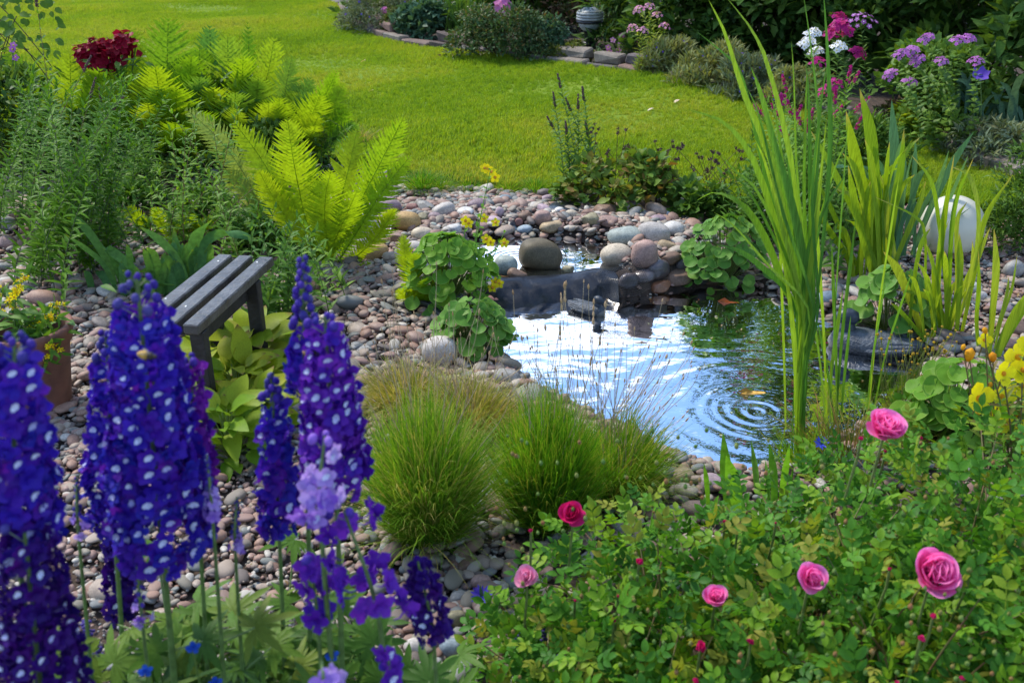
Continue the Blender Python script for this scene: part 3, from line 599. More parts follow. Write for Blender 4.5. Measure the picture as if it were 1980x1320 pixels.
    part('grit', b, m_pebble, bed, kind='stuff'); print('pebbles', n, 'grit', m)
gravel()

# ================================================================== bench
m_wood = solid('dark_stained_wood', (.10, .095, .092), .34, noise=.35, scale=14, bump=.5, bscale=50, col2=(.045, .038, .034), spec=.6)
m_wood2 = solid('dark_wood_leg', (.022, .018, .017), .6, noise=.3, scale=14, bump=.4)
m_splat = solid('dropping', (.7, .7, .68), .7)
ZB = .42
def bench():
    A = GZ(352, 627, ZB); B = GZ(388, 628, ZB); Cc = GZ(500, 497, ZB)
    u = nrm(Cc - A); u[2] = 0; u = nrm(u); v = np.array((u[1], -u[0], 0)); Ln = np.linalg.norm(Cc - A) + .01; wd = .052; gap = .012
    R3 = np.stack([v, u, (0, 0, 1)], 1)
    w = thing('garden_bench', 'small dark slatted wooden garden bench between iris leaves and yellowish hostas', 'bench', (*(A + u * Ln / 2 - v * .05)[:2], 0))
    for k, dy in ((0, 0.0), (1, .0), (2, .0)):
        c = A + v * (wd / 2 - k * (wd + .026)) + u * (Ln / 2 + dy); c[2] = ZB - .0165
        o = part('slat', bbox((0, 0, 0), wd, Ln, .033, .004, R3=R3, jit=.0006, seed=k).put(Geo(), None) if False else bbox(c, wd, Ln, .033, .004, R3=R3, jit=.0006, seed=k), m_wood, w, smooth=False)
        for (f, g_) in (((.9, .3),) if k == 0 else ((.22, .5),) if k == 1 else ((.88, .6), (.3, .2))):
            s = stone(k + 3, 1, 0, .2); q = c + u * (f - .5) * Ln + v * (g_ - .5) * wd; q[2] = ZB + .0005
            part('dropping', Geo().put(s, np.block([[np.diag([.003, .005, .0008]), q[:, None]], [np.zeros((1, 3)), 1]])), m_splat, o)
    # crack along the front slat
    for f in (.10, Ln - .14):
        base = A + u * f - v * .054
        part('cross_rail', bbox((base[0], base[1], ZB - .033 - .0225 - .001), .17, .03, .045, .003, R3=R3), m_wood2, w, smooth=False)
        for sx, tw in ((.056, .034), (-.165, .034)):
            q = A + v * sx + u * (f + .0); hh = ZB - .036
            q = A + v * (.026 if sx > 0 else -.130) + u * (f if f > .2 else f - .055)
            part('leg', bbox((q[0], q[1], hh / 2 - .03), .047, .036, hh + .06 - .003, .003, R3=R3), m_wood2, w, smooth=False)
    q = A + v * .020 + u * (Ln * .5)
    part('stretcher', bbox((q[0] - .02, q[1], ZB - .085), .02, Ln * .62, .045, .003, R3=R3), m_wood2, w, smooth=False)
    for k in range(3):
        p = A + v * (.016 + .006 * k) + u * (.06 + .05 * k); p[2] = ZB + .0008
bench()

# ================================================================== terracotta pot
m_terra = solid('terracotta', (.23, .095, .06), .78, noise=.3, scale=9, bump=.25, bscale=35, col2=(.12, .05, .034))
POT = GZ(84, 792, 0.0)
def pot():
    c = POT; d = np.linalg.norm(GZ(84, 690, .3) - CAM); r = 84 * d / FP
    top = GZ(84, 676, 0)  # height from the rim line
    h = .315; w = thing('flower_pot', 'weathered terracotta flower pot with a thick rim on the gravel', 'pot', (c[0], c[1], 0))
    w_ = r / 1.0
    part('pot_body', lathe([(0, .004), (w_ * .60, 0), (w_ * .63, .012), (w_ * .86, h * .80), (w_ * .87, h * .83)], (c[0], c[1], 0), 48), m_terra, w)
    part('rim', lathe([(w_ * .87, h * .80), (w_ * .93, h * .82), (w_ * .95, h * .90), (w_ * .99, h * .93), (w_, h * .97), (w_ * .985, h), (w_ * .88, h * 1.002), (w_ * .85, h * .97), (w_ * .83, h * .7)], (c[0], c[1], 0), 48), m_terra, w)
    a = np.linspace(0, 6.28, 37)[:-1]; rr = w_ * .835
    s = Geo().add([(c[0], c[1], h * .80)] + [(c[0] + rr * cos(t), c[1] + rr * sin(t), h * .79 + .006 * sin(t * 5)) for t in a], None, [(0, 1 + i, 1 + (i + 1) % 36) for i in range(36)])
    part('potting_soil', s, m_soil, w); return w_, h
POT_R, POT_H = pot()

# ================================================================== black pond liner wall and spillway
m_liner = solid('pond_liner', (.012, .015, .022), .34, noise=.3, scale=10, bump=.9, bscale=14, spec=.5)
def liner():
    top = LTOP
    n = len(top); V = []; m = 8; r = np.random.default_rng(4)
    P0 = bez([GZ(x, y, UW + .015 + (.01 if i in (4, 5) else 0)) for i, (x, y) in enumerate(top)], 40)
    zt = UW + .008 + .006 * np.sin(np.linspace(0, 9, 40)); P0[:, 2] = zt
    rows = []
    for j, (off, z) in enumerate([(.16, .05), (.05, .008), (0, 0), (-.022, -.012), (-.045, -.03), (-.065, -.05), (-.085, -.075), (-.10, -.12), (-.10, -.25)]):
        q = P0.copy(); q[:, 1] += off + .013 * np.sin(np.linspace(0, 17, 40) + j * .9) * (j > 2) + .006 * np.sin(np.linspace(0, 47, 40) - j * 1.3) * (j > 1) + .003 * r.normal(size=40) * (j > 2); q[:, 2] += (z if j > 0 else -.03) + (.007 * np.sin(np.linspace(0, 22, 40) + j * 1.7) * (1 < j < 7))
        rows.append(q)
    V = np.concatenate(rows); k = 40; i = np.arange(k - 1); Q = np.concatenate([np.stack([i + a * k, i + a * k + 1, i + (a + 1) * k + 1, i + (a + 1) * k], 1) for a in range(len(rows) - 1)])
    o = part('pond_liner', Geo().add(V, Q), m_liner, origin=P0[20]); tag(o, 'glossy black pond liner forming the low wall between upper pool and pond', 'pond liner')
    def flap(pts, z, lab):
        W = [GZ(x, y, z) for x, y in pts]; c = np.mean(W, 0); q = [p + (0, 0, -.05) for p in W]; nn = len(W); up = [c + (p - c) * .75 + (0, 0, .012) for p in W]
        V = q + up + [c + (0, 0, .014)]
        o = part('liner_flap', Geo().add(V, [(a, (a + 1) % nn, nn + (a + 1) % nn, nn + a) for a in range(nn)], [(nn + a, nn + (a + 1) % nn, 2 * nn) for a in range(nn)]), m_liner, origin=c); tag(o, lab, 'pond liner')
    flap([(1045, 408), (1060, 394), (1120, 390), (1130, 398), (1122, 416), (1070, 418)], .075, 'black liner flap showing under the small white stone at the rim')
    flap([(968, 432), (975, 422), (1045, 404), (1052, 412), (1010, 432), (985, 440)], .07, 'black liner strip between lilac stone and brown wedge')
    flap([(850, 432), (870, 420), (905, 420), (925, 434), (900, 442), (865, 442)], .065, 'black liner showing below the whitish oval stone')
    flap([(690, 468), (720, 456), (752, 470), (740, 478), (700, 480)], .06, 'black liner edge beside the sandstone block')
    flap([(1588, 545), (1600, 532), (1635, 536), (1650, 560), (1625, 572), (1595, 566)], -.02, 'black liner corner behind the tall reeds')
    flap([(240, 395), (262, 384), (345, 380), (352, 390), (300, 404), (255, 404)], .03, 'black liner strip among the stones behind the leafy stems')
liner()
m_net = solid('netting', (.02, .022, .026), .5)
def net():
    g = Geo(); A = GZ(1150, 530, .085); B = GZ(1232, 500, .14); Cc = GZ(1170, 585, -.03); D = GZ(1258, 560, .0)
    nu, nv = 26, 20
    def S(u, v):
        p = A * (1 - u) * (1 - v) + B * u * (1 - v) + Cc * (1 - u) * v + D * u * v; return p + np.array((0, 0, .022 * sin(pi * v) + .008 * sin(u * 9 + v * 5)))
    for i in range(nu + 1): tube([S(i / nu, v) for v in np.linspace(0, 1, 12)], .0008, 3, g)
    for j in range(nv + 1): tube([S(u, j / nv) for u in np.linspace(0, 1, 12)], .0008, 3, g)
    o = part('pond_netting', g, m_net, origin=A); tag(o, 'black plastic netting over the spillway below the cream boulder', 'net')
net()

# ================================================================== duck decoys
m_duck = solid('duck_grey', (.10, .12, .145), .5, noise=.3, scale=30, bump=.8, bscale=110, col2=(.045, .055, .07))
m_duckh = solid('duck_head_dark', (.022, .035, .055), .45, noise=.3, scale=20, bump=.2)
m_duckb = solid('duck_breast_pale', (.20, .20, .19), .6, noise=.3, scale=40, bump=.4)
m_bill = solid('duck_bill', (.12, .10, .07), .45)
def duck(label, pos, yaw, L_, lean):
    """local: +x is forward"""
    c, s = cos(yaw), sin(yaw); k = L_ / .33
    def M(g):
        m = np.eye(4); m[:3, :3] = np.array([[c, -s, 0], [s, c, 0], [0, 0, 1]]) * k; m[:3, 3] = pos; return Geo().put(g, m)
    def lf(rings, sides=16, power=2.2):      # loft along x: ring=(x,z,halfwidth y,halfheight z)
        r = loft([((0, x, z), wy, hz) for x, z, wy, hz in rings], sides, power=power); V = r.V[0]; r.V[0] = np.stack([V[:, 1], -V[:, 0], V[:, 2]], 1); return r
    w = thing('duck_decoy', label, 'duck decoy', pos)
    part('body', M(lf([(-.175, .052, .004, .004), (-.165, .05, .022, .009), (-.135, .042, .046, .018), (-.09, .036, .067, .034), (-.03, .033, .078, .047), (.04, .034, .077, .050), (.09, .036, .068, .050), (.125, .036, .052, .045), (.15, .036, .030, .032), (.16, .036, .008, .010)])), m_duck, w)
    part('breast', M(lf([(.098, .030, .058, .044), (.128, .030, .048, .040), (.154, .031, .030, .028), (.165, .032, .006, .008)])), m_duckb, w)
    for sy in (1, -1):
        g = Geo()
        for q in range(3):
            g.put(lf([(-.150 + .004 * q, .062 - .006 * q, .003, .002), (-.12, .060 - .008 * q, .011, .008), (-.06, .056 - .010 * q, .022, .013), (.02, .052 - .009 * q, .024, .014), (.07 - .01 * q, .048 - .008 * q, .012, .009), (.085, .046, .003, .002)], 10).__class__().put(lf([(-.150 + .012 * q, .062 - .004 * q, .003, .002), (-.12, .062 - .008 * q, .010, .008), (-.06, .060 - .012 * q, .020, .012), (.02, .056 - .013 * q, .022, .013), (.07 - .015 * q, .050 - .010 * q, .012, .009), (.085, .046, .003, .002)], 10), np.array([[1, 0, 0, 0], [0, 1, 0, sy * (.040 + .012 * q)], [0, 0, 1, 0], [0, 0, 0, 1]])))
        part('wing', M(g), m_duck, w)
    # feather scallops on the back
    g = Geo()
    for a in range(6):
        for b in range(5):
            x = .03 - a * .024; y = (b - 2) * .020 + (a % 2) * .01; z = .0815 - abs(y) * .35 - max(0, -x) * .10
            g.put(tinyleaf(.8, .1), frames([(x, y, z)], (-1, 0, -.16), (0, 0, 1), .022)[0])
    part('feather_relief', M(g), m_duck, w)
    part('neck', M(Geo().put(tube([(.098, 0, .055), (.102, 0, .085), (.110, 0, .115)], [.036, .029, .028], 12))), m_duckh, w)
    hd = lf([(.066, .125, .006, .006), (.074, .126, .022, .024), (.098, .130, .031, .033), (.124, .128, .029, .030), (.144, .122, .020, .021), (.156, .118, .012, .012), (.162, .116, .004, .004)], 14, 2)
    part('head', M(hd), m_duckh, w)
    part('bill', M(lf([(.150, .116, .011, .010), (.172, .110, .011, .006), (.196, .108, .013, .004), (.208, .109, .009, .003), (.211, .109, .002, .001)], 10)), m_bill, w)
duck('large grey plastic duck decoy facing left behind the tall reeds', GZ(1688, 676, LW) + np.array((0.0, .0, -.008)), R(180 - 16), .35, 0)
duck('smaller grey duck decoy floating beside the black liner wall', GZ(1132, 592, LW) + np.array((0, -.055, -.004)), R(-38), .185, 0)

# ================================================================== fish under the surface
m_koi = solid('goldfish_orange', (.75, .16, .03), .35, noise=.25, scale=40); m_koiy = solid('goldfish_yellow', (.75, .42, .08), .35, noise=.3, scale=40)
m_koid = solid('fish_dim_orange', (.30, .07, .02), .5)
def fish(label, pos, yaw, L_, mat):
    c, s = cos(yaw), sin(yaw); M = np.eye(4); M[:3, :3] = np.array([[c, -s, 0], [s, c, 0], [0, 0, 1]]) * L_; M[:3, 3] = pos
    w = thing('goldfish', label, 'fish', pos)
    r = loft([((0, x, 0), wy, hz) for x, wy, hz in [(.5, .01, .01), (.44, .045, .05), (.3, .085, .10), (.1, .095, .12), (-.1, .075, .095), (-.28, .04, .05), (-.38, .018, .03), (-.42, .01, .02)]], 12)
    V = r.V[0]; bend = .06 * np.sin(V[:, 1] * 4); r.V[0] = np.stack([V[:, 1], -V[:, 0] + bend, V[:, 2]], 1); part('body', Geo().put(r, M), mat, w)
    f = Geo().add([(-.38, -.055, 0), (-.62, -.05, .12), (-.54, -.05, 0), (-.62, -.06, -.12)], None, [(0, 1, 2), (0, 2, 3)]); part('tail_fin', Geo().put(f, M), mat, w)
    f = Geo().add([(.1, 0, .11), (-.05, 0, .2), (-.2, 0, .10)], None, [(0, 1, 2)]); part('dorsal_fin', Geo().put(f, M), mat, w)
fish('orange goldfish below the marsh marigolds at the back of the pond', GZ(1404, 592, LW - .02) + np.array((0, 0, 0)), R(-18), .20, m_koi)
fish('yellow goldfish near the strong ripples at the front', GZ(1445, 768, LW - .018), R(-8), .20, m_koiy)
fish('dim reddish goldfish deeper beside the duck reflection', GZ(1452, 640, LW - .045), R(30), .14, m_koid)

# ================================================================== white ball
m_ball = solid('frosted_white_ball', (.74, .73, .62), .35, noise=.05, scale=4, trans=.25)
bp = G(1830, 492); rb = 54 * np.linalg.norm(bp - CAM) / FP
V, F = ICO[4]; o = part('garden_globe', Geo().add(V * rb + bp + (0, 0, rb * .97), None, F), m_ball, origin=bp); tag(o, 'large frosted white ball lamp standing among yellow green blades', 'ball lamp')

# ================================================================== globe lamp with louvres in the far border
m_lmetal = solid('lamp_black_metal', (.018, .02, .025), .4); m_lglass = solid('lamp_glass', (.42, .48, .47), .12, noise=.25, scale=30, spec=.9); m_lcap = solid('lamp_cap_speckled', (.55, .6, .62), .3, noise=.4, scale=55, col2=(.12, .15, .2), spec=.8)
m_louv = solid('lamp_louvre_grey', (.42, .43, .41), .45)
def lamp():
    b = G(1139, 90); k = 24 * np.linalg.norm(b - CAM) / FP; w = thing('garden_lamp', 'louvred globe garden lamp with black post in the far flower border', 'lamp', b); z0 = .03
    part('flange', lathe([(0, z0 + .02), (.55 * k, z0 + .02), (.58 * k, z0), (.5 * k, z0 - .02), (.2 * k, z0 - .12)], b, 24), m_lmetal, w)
    part('post', lathe([(.40 * k, -.02), (.40 * k, z0), (.42 * k, z0 + k * .8), (.5 * k, z0 + k * .85)], b, 24), m_lmetal, w)
    zc = z0 + k * 1.75
    part('globe', lathe([(k * sin(a) * .93, zc - k * cos(a) * .93) for a in np.linspace(.45, 2.0, 12)], b, 32), m_lglass, w)
    part('cap', lathe([(k * sin(a), zc - k * .0 - k * cos(a)) for a in np.linspace(2.05, pi, 9)], b, 32), m_lcap, w)
    for i in range(4):
        z = zc - k * .12 + i * k * .2
        part('louvre', lathe([(.80 * k, z + .02), (1.03 * k, z - .012), (1.05 * k, z), (1.02 * k, z + .012), (.80 * k, z + .035)], b, 32), m_louv if i > 0 else m_lmetal, w)
        part('louvre_gap_ring', lathe([(.95 * k, z + .012), (.97 * k, z + k * .1), (.95 * k, z + k * .17)], b, 32), m_lmetal, w)
lamp()

# ================================================================== hoses and pipes
def hose(px, z, r, label, cat='hose', mat=None, name='hose'):
    P = [G(x, y) + (0, 0, z) for x, y in px]; o = part(name, tube(bez(P, 40), r, 10, cap=True), mat or m_lmetal, origin=P[0]); tag(o, label, cat)
hose([(628, 552), (648, 578), (690, 590), (730, 603), (790, 622)], .035, .0035, 'thin black cable lying over the gravel left of the pond', 'cable', name='cable')
hose([(782, 606), (810, 606), (835, 612), (862, 640)], .045, .013, 'short black pipe end entering the lower marsh marigold', 'pipe', name='pipe')
hose([(1000, 1288), (1030, 1304), (1075, 1335)], .05, .013, 'dark green garden hose at the bottom under the rose leaves', 'hose', solid('hose_green', (.03, .06, .05), .4))
hose([(730, 462), (748, 430), (757, 448), (752, 472), (742, 478)], .045, .003, 'thin pale air tube looping beside the white boulder', 'tube', solid('air_tube', (.6, .62, .6), .3), name='air_tube')

# ================================================================== edging stones along the lawn
m_edge = rockmat('edging_stone', [(.11, .08, .07), (.17, .12, .10), (.20, .17, .14), (.13, .11, .11), (.19, .12, .10)], True, .85, 12, .3)
def edging():
    w = thing('garden_edging', 'low edging wall of brown stone blocks along the far side of the lawn', 'edging', (*FARW[8], 0))
    P = np.hstack([FARW, np.zeros((len(FARW), 1))]); P = bez(P, 400); seg = np.r_[0, np.cumsum(np.linalg.norm(np.diff(P, axis=0), axis=1))]; tot = seg[-1]; s = .0; i = 0; r = np.random.default_rng(2)
    def at(d): return np.array([np.interp(d, seg, P[:, j]) for j in range(3)])
    while s < tot - .3:
        l = r.uniform(.26, .48); a, b_ = at(s), at(s + l); c = (a + b_) / 2; u = nrm(b_ - a); v = np.array((-u[1], u[0], 0)); R3 = np.stack([u, v, (0, 0, 1)], 1); h = r.uniform(.085, .12)
        part('edging_stone', bbox(c + v * .06 + (0, 0, h / 2 - .01), l - .014, .12 + r.uniform(-.02, .02), h, .012, R3=R3, jit=.008, seed=i), m_edge, w, smooth=False)
        px = project(c)[0, 0]
        if (810 < px < 900) or (1120 < px < 1240) or (1800 < px < 1900) or (r.random() < .25 and px < 1300):
            part('edging_stone', bbox(c + v * .17 + (0, 0, h + .03), l * .8, .14, .09, .015, R3=R3, jit=.01, seed=i + 50), m_edge, w, smooth=False)
        s += l; i += 1
edging()
# ================================================================== plant builders
def mscale(P): return np.linalg.norm(np.asarray(P) - CAM) / FP          # metres per photo pixel at P
def lean(v, amt, r): return nrm(np.asarray(v, float) + r.normal(size=3) * amt)
STEM = {}
def stemmat(c):
    k = tuple(c)
    if k not in STEM: STEM[k] = solid('stem', c, .5, noise=.25, scale=60)
    return STEM[k]
GREEN_STEM = (.09, .16, .03)

def stem_leaves(path, n, size, r, t0=.12, t1=1.0, elev=.5, pairs=2, taper=.45, twist=1.57, upb=.3):
    """leaf frames in whorls along a stem path; leaves shrink towards the tip"""
    Ms = []; p = np.asarray(path); k = len(p)
    for i in range(n):
        t = t0 + (t1 - t0) * i / max(1, n - 1); x = t * (k - 1); a = min(int(x), k - 2); q = p[a] + (p[a + 1] - p[a]) * (x - a); T = nrm(p[a + 1] - p[a])
        ref = nrm(np.cross(T, (0.3, .1, 1.0) if abs(T[2]) < .95 else (1, .1, 0))); b = np.cross(T, ref); ph = i * twist + r.random() * .7
        for j in range(pairs):
            an = ph + j * 2 * pi / pairs; rad = ref * cos(an) + b * sin(an); e = elev + r.normal() * .18; e = e + (t > .9) * .5
            D = nrm(rad * cos(e) + T * sin(e) + r.normal(size=3) * .12); s = size * (1 - taper * t) * r.uniform(.75, 1.15)
            Ms.append(frames([q], D, T * .8 + np.array((0, -.1, upb)), s)[0])
    return Ms

def stems_plant(name, label, cat, base, sx, sy, tops, leaf, lsize, nodes, lmat, smat, pairs=2, elev=.5, limit=200, r=None, bend=.15, rstem=.0022, taper=.45, topflower=None, group=None, t0=.12, minpx=9, lname='leaf', upb=.3):
    """base: photo pixel of the foot; tops: list of photo pixels of the stem tips"""
    r = r or np.random.default_rng(abs(hash(label)) % 1000 if False else sum(map(ord, label)))
    b = G(*base); s = mscale(b); w = thing(name, label, cat, b, group); g = Geo(); Ms = []; tips = []
    for tx, ty in tops:
        q = b + np.array((r.normal() * sx * s * .5, r.normal() * sy, 0)); q[2] = H(q)[0]
        tp = AT(tx, ty, q[1] + r.normal() * .04 - .02); m1 = q + (tp - q) * .35 + np.array((-(tp - q)[0] * bend, 0, .0)); m2 = q + (tp - q) * .7 + np.array((-(tp - q)[0] * bend * .7, 0, 0))
        path = bez([q, m1, m2, tp], 14); ht = np.linalg.norm(tp - q); tube(path, np.linspace(rstem, rstem * .45, 14), 4, g); tips.append((path[-1], nrm(path[-1] - path[-3]), path))
        Ms += stem_leaves(path, max(3, int(nodes * ht / .5)), lsize, r, t0, 1.0, elev, pairs, taper, upb=upb)
    part('stems', g, smat, w); spread(lname, leaf, lmat, w, Ms, limit, minpx)
    if topflower: topflower(w, tips, r)
    return w, tips

def bush(name, label, cat, base, wpx, hpx, leaf, lsize, n, lmat, depth=.7, clumps=26, group=None, flowers=None, stemc=(.07, .05, .035), limit=0, up=.35, seed=None, minpx=9, shell=.55):
    r = np.random.default_rng(seed if seed is not None else sum(map(ord, label))); b = G(*base); s = mscale(b); rx = wpx * s / 2; hz = hpx * s * 1.03; ry = rx * depth
    w = thing(name, label, cat, b, group)
    th = r.random(clumps) * 6.28; u = r.random(clumps) ** .5; z = r.random(clumps)
    z = np.clip(z, .05, .97); rad = np.sqrt(np.clip(1 - (z * .95) ** 2.4, 0, 1)) * (.55 + .4 * u)
    C = np.stack([rx * rad * np.cos(th), ry * rad * np.sin(th), hz * z * .86], 1); cs = r.uniform(.22, .42, clumps) * min(rx, hz) ** .7 * max(rx, hz) ** .3
    k = r.integers(0, clumps, n); d = nrm(r.normal(size=(n, 3))); d[:, 2] = np.abs(d[:, 2]) * .9 - .15; rr = cs[k] * (shell + (1 - shell) * r.random(n) ** .6)
    P = C[k] + d * rr[:, None]; P[:, 2] = np.maximum(P[:, 2], .01 * hz); P += b
    D = nrm(d + r.normal(size=(n, 3)) * .55 + np.array((0, 0, up))); U = nrm(d * .6 + r.normal(size=(n, 3)) * .35 + np.array((0, 0, .9)))
    Ms = frames(P, D, U, lsize * r.uniform(.6, 1.25, n))
    # branches from the foot to the clumps
    g = Geo()
    for c in C[::2]: tube(bez([b + c * (.08, .08, 0), b + c * (.5, .5, .55), b + c], 6), [.006 * hz / .5, .004 * hz / .5, .003, .003, .002, .0015], 4, g)
    part('branches', g, stemmat(stemc), w)
    if limit: spread('leaf', leaf, lmat, w, Ms, limit, minpx)
    else: part('foliage', Geo().scatter(leaf, Ms), lmat, w, kind='stuff')
    if flowers:
        fg, fm, fn, fs, fname = flowers
        k = r.integers(0, clumps, fn * 3); d = nrm(r.normal(size=(fn * 3, 3)) + np.array((0, -.6, .9))); P = b + C[k] + d * cs[k][:, None] * 1.02
        q = np.argsort(P[:, 1] - P[:, 2])[:fn]; Ms = frames(P[q], np.cross(d[q], (1, .2, .1)), d[q], fs * r.uniform(.7, 1.2, len(q))); spread(fname, fg, fm, w, Ms, 60, 4)
    return w

def frond(path, width, normal, n=36, geo=None, droop=.12, r=None, serr=.35, tn=0.0, peak=.55, fwd=.5):
    g = geo or Geo(); p = bez(path, 40); L_ = np.linalg.norm(np.diff(p, axis=0), axis=1).sum(); T = nrm(np.gradient(p, axis=0)); Nn = nrm(np.broadcast_to(normal, p.shape)); S = nrm(np.cross(T, Nn)); Nn = np.cross(S, T)
    tube(p, np.linspace(.0028, .0006, 40) * (L_ / .7 + .3), 4, g, tn=tn)
    tt = np.linspace(.07, .985, n); sp_ = L_ / n; m = 9; u = np.linspace(0, 1, m)
    for k, t in enumerate(tt):
        i = min(int(t * 39), 38); f = t * 39 - i; q = p[i] + (p[i + 1] - p[i]) * f
        lp = width / 2 * (np.sin(pi * t ** (math.log(.5) / math.log(peak))) ** .7 * .97 + .03)
        for sd in (1, -1):
            a = fwd * (.55 + .8 * t) + (r.normal() * .07 if r is not None else 0); D = S[i] * sd * cos(a) + T[i] * sin(a); ln = lp * (r.uniform(.9, 1.08) if r is not None else 1)
            pts = q + D * (u[:, None] * ln) + T[i] * (.10 * ln * u[:, None] ** 2) - Nn[i] * (droop * ln * u[:, None] ** 2) + Nn[i] * (.10 * ln * u[:, None])
            pr = (lambda uu: np.clip((1 - uu ** 2.2), .05, 1) * np.where(np.arange(m) % 2 == 1, 1, 1 - serr))
            strip(pts, min(sp_ * 1.12, ln * .5), T[i], g, .05, tn=tn, prof=pr); g.tt[-1][:] = t
    return g
def fern(name, label, base, specs, mat, r=None, rmat=None, n=38, depthspread=.12, droop=.12):
    """specs: (photo pixels from foot to tip, width in pixels, depth offset of the tip)"""
    r = np.random.default_rng(sum(map(ord, label))); b = G(*base); s = mscale(b); w = thing(name, label, 'fern', b)
    for k, (pts, wd, dz) in enumerate(specs):
        nn = len(pts); P = [AT(x, y, b[1] + dz * (i / (nn - 1)) ** 1.5 + r.normal() * .01) for i, (x, y) in enumerate(pts)]
        P[0] = b + (P[0] - b) * .5; P[0][2] = max(P[0][2], b[2] - .02)
        T = nrm(P[-1] - P[0]); nv = nrm(np.array((.30 + r.normal() * .22, -1, -.12 + r.normal() * .12)))
        part('frond', frond(P, wd * s, nv, n, r=r, tn=r.random(), droop=droop), mat, w, origin=P[0])
    return w

def blades(name, label, cat, base, items, mat, fold=.2, group=None, pname='blade', z0=None, side=(1, .25, 0), jit=.03, basejit=0, prof=None):
    """items: (photo pixels foot..tip, width px)"""
    r = np.random.default_rng(sum(map(ord, label))); b = G(*base) if z0 is None else GZ(*base, z0); s = mscale(b); w = thing(name, label, cat, b, group)
    for pts, wd in items:
        nn = len(pts); yo = r.normal() * jit; dt = r.normal() * .06
        P = [AT(x, y, b[1] + yo + dt * i / (nn - 1)) for i, (x, y) in enumerate(pts)]
        J = r.normal() * basejit * s; P = [p_ + (J * (1 - i / (nn - 1)), 0, 0) for i, p_ in enumerate(P)]
        a = r.normal() * .5; sd = np.array((cos(a), sin(a), 0)) if side is None else nrm(np.array(side) + r.normal(size=3) * .25)
        part(pname, strip(bez(P, 18), wd * s, sd, fold=fold * r.uniform(.4, 1.6), tn=r.random(), prof=prof), mat, w, origin=P[0])
    return w
def fan(cx, y0, n, hts, spreadpx, wds, r, droop=.15, xj=20):
    """random blade pixel paths rising from around (cx, y0)"""
    it = []
    for _ in range(n):
        h = r.uniform(*hts); dx = r.normal() * spreadpx; x0 = cx + r.normal() * xj; y_ = y0 + r.normal() * 5
        tip = (x0 + dx, y_ - h * (1 - .25 * min(1, abs(dx) / (h + 1)))); m = (x0 + dx * .25, y_ - h * .5); m2 = (x0 + dx * .58, y_ - h * .82)
        it.append(([(x0, y_), m, m2, tip], r.uniform(*wds)))
    return it

def caltha(label, base, wpx, hpx, n, lpx, mat, lo=0.0, seed=1, cat='marsh marigold', squash=1.0, facing=.8):
    r = np.random.default_rng(seed); b = G(*base); s = mscale(b); rx, hz = wpx * s / 2, hpx * s; w = thing('marsh_marigold', label, cat, b); g = Geo(); Ms = []
    for i in range(n):
        z = lo + (1 - lo) * r.random() ** .8; a = r.random() * 6.28; rad = math.sqrt(max(0, 1 - (z * .96) ** 2)) * r.uniform(.75, 1.0) * (1 if z > .15 else .95)
        P = b + np.array((rx * rad * cos(a), rx * .75 * rad * sin(a) * squash, hz * z + .01)); out = nrm(np.array((cos(a) * rad, sin(a) * rad, 0)) + 1e-3)
        U = nrm(out * .55 + np.array((0, -.35 * facing, .8)) + r.normal(size=3) * .22); D = nrm(out * .8 + np.array((0, -.3, -.25)) + r.normal(size=3) * .35)
        Ms.append(frames([P], D - U * (D @ U), U, lpx * s * r.uniform(.6, 1.15))[0])
        tube(bez([b + (P - b) * (.15, .15, 0), b + (P - b) * (.55, .55, .6), P], 6), .0016, 4, g)
    part('stems', g, stemmat((.14, .20, .04)), w); spread('leaf', roundleaf(), mat, w, Ms, 300, 8); return w

def flower5(n=5, W=.62, cup=.25, centre=.13, notch=False, seg=3):
    """open flower, radius about .5, facing +Z; slot 0 petals, slot 1 centre"""
    g = Geo(); pet = leafgeo(.5, W * .5, seg, -cup, .15, .62)
    for k in range(n):
        a = 2 * pi * k / n; c, s = cos(a), sin(a); M = np.eye(4); M[:3, :3] = [[c, -s, 0], [s, c, 0], [0, 0, 1]]; M[2, 3] = .002 * k; g.put(pet, M)
    V, F = ICO[1]; g.add(V * centre * (1, 1, .6) + (0, 0, .03), None, F, 1); return g
def palmate(n=5, cut=.35):
    g = Geo()
    for k in range(n):
        a = (k - (n - 1) / 2) * 1.05 * 5 / n; L_ = 1 - .22 * abs(k - (n - 1) / 2) / ((n - 1) / 2)
        for m, (o, ll, wd) in enumerate(((0, 1, .30), (.33, .62, .17), (-.33, .62, .17))):
            b = a + o; lf = leafgeo(L_ * ll, wd * .62, 4, .22, .2, .55); c, s = cos(b), sin(b); M = np.eye(4); M[:3, :3] = [[c, -s, 0], [s, c, 0], [0, 0, 1]]; M[2, 3] = .003 * m; g.put(lf, M)
    return g
def compound(n=5, L_=1.0, leaf=None):
    """rose leaf: leaflets in pairs along a stalk"""
    g = Geo(); lf = leaf or leafgeo(.36, .205, 4, .25, .28, .45); tube([(0, 0, 0), (0, .35 * L_, .03), (0, .62 * L_, 0)], .012, 3, g)
    for y, a in ((.22, .95), (.22, -.95), (.44, .85), (.44, -.85), (.62, 0)):
        c, s = cos(a), sin(a); M = np.eye(4); M[:3, :3] = np.array([[c, -s, 0], [s, c, 0], [0, 0, 1]]) * (.85 if y < .3 else 1); M[:3, 3] = (0, y * L_, .02); g.put(lf, M)
    return g
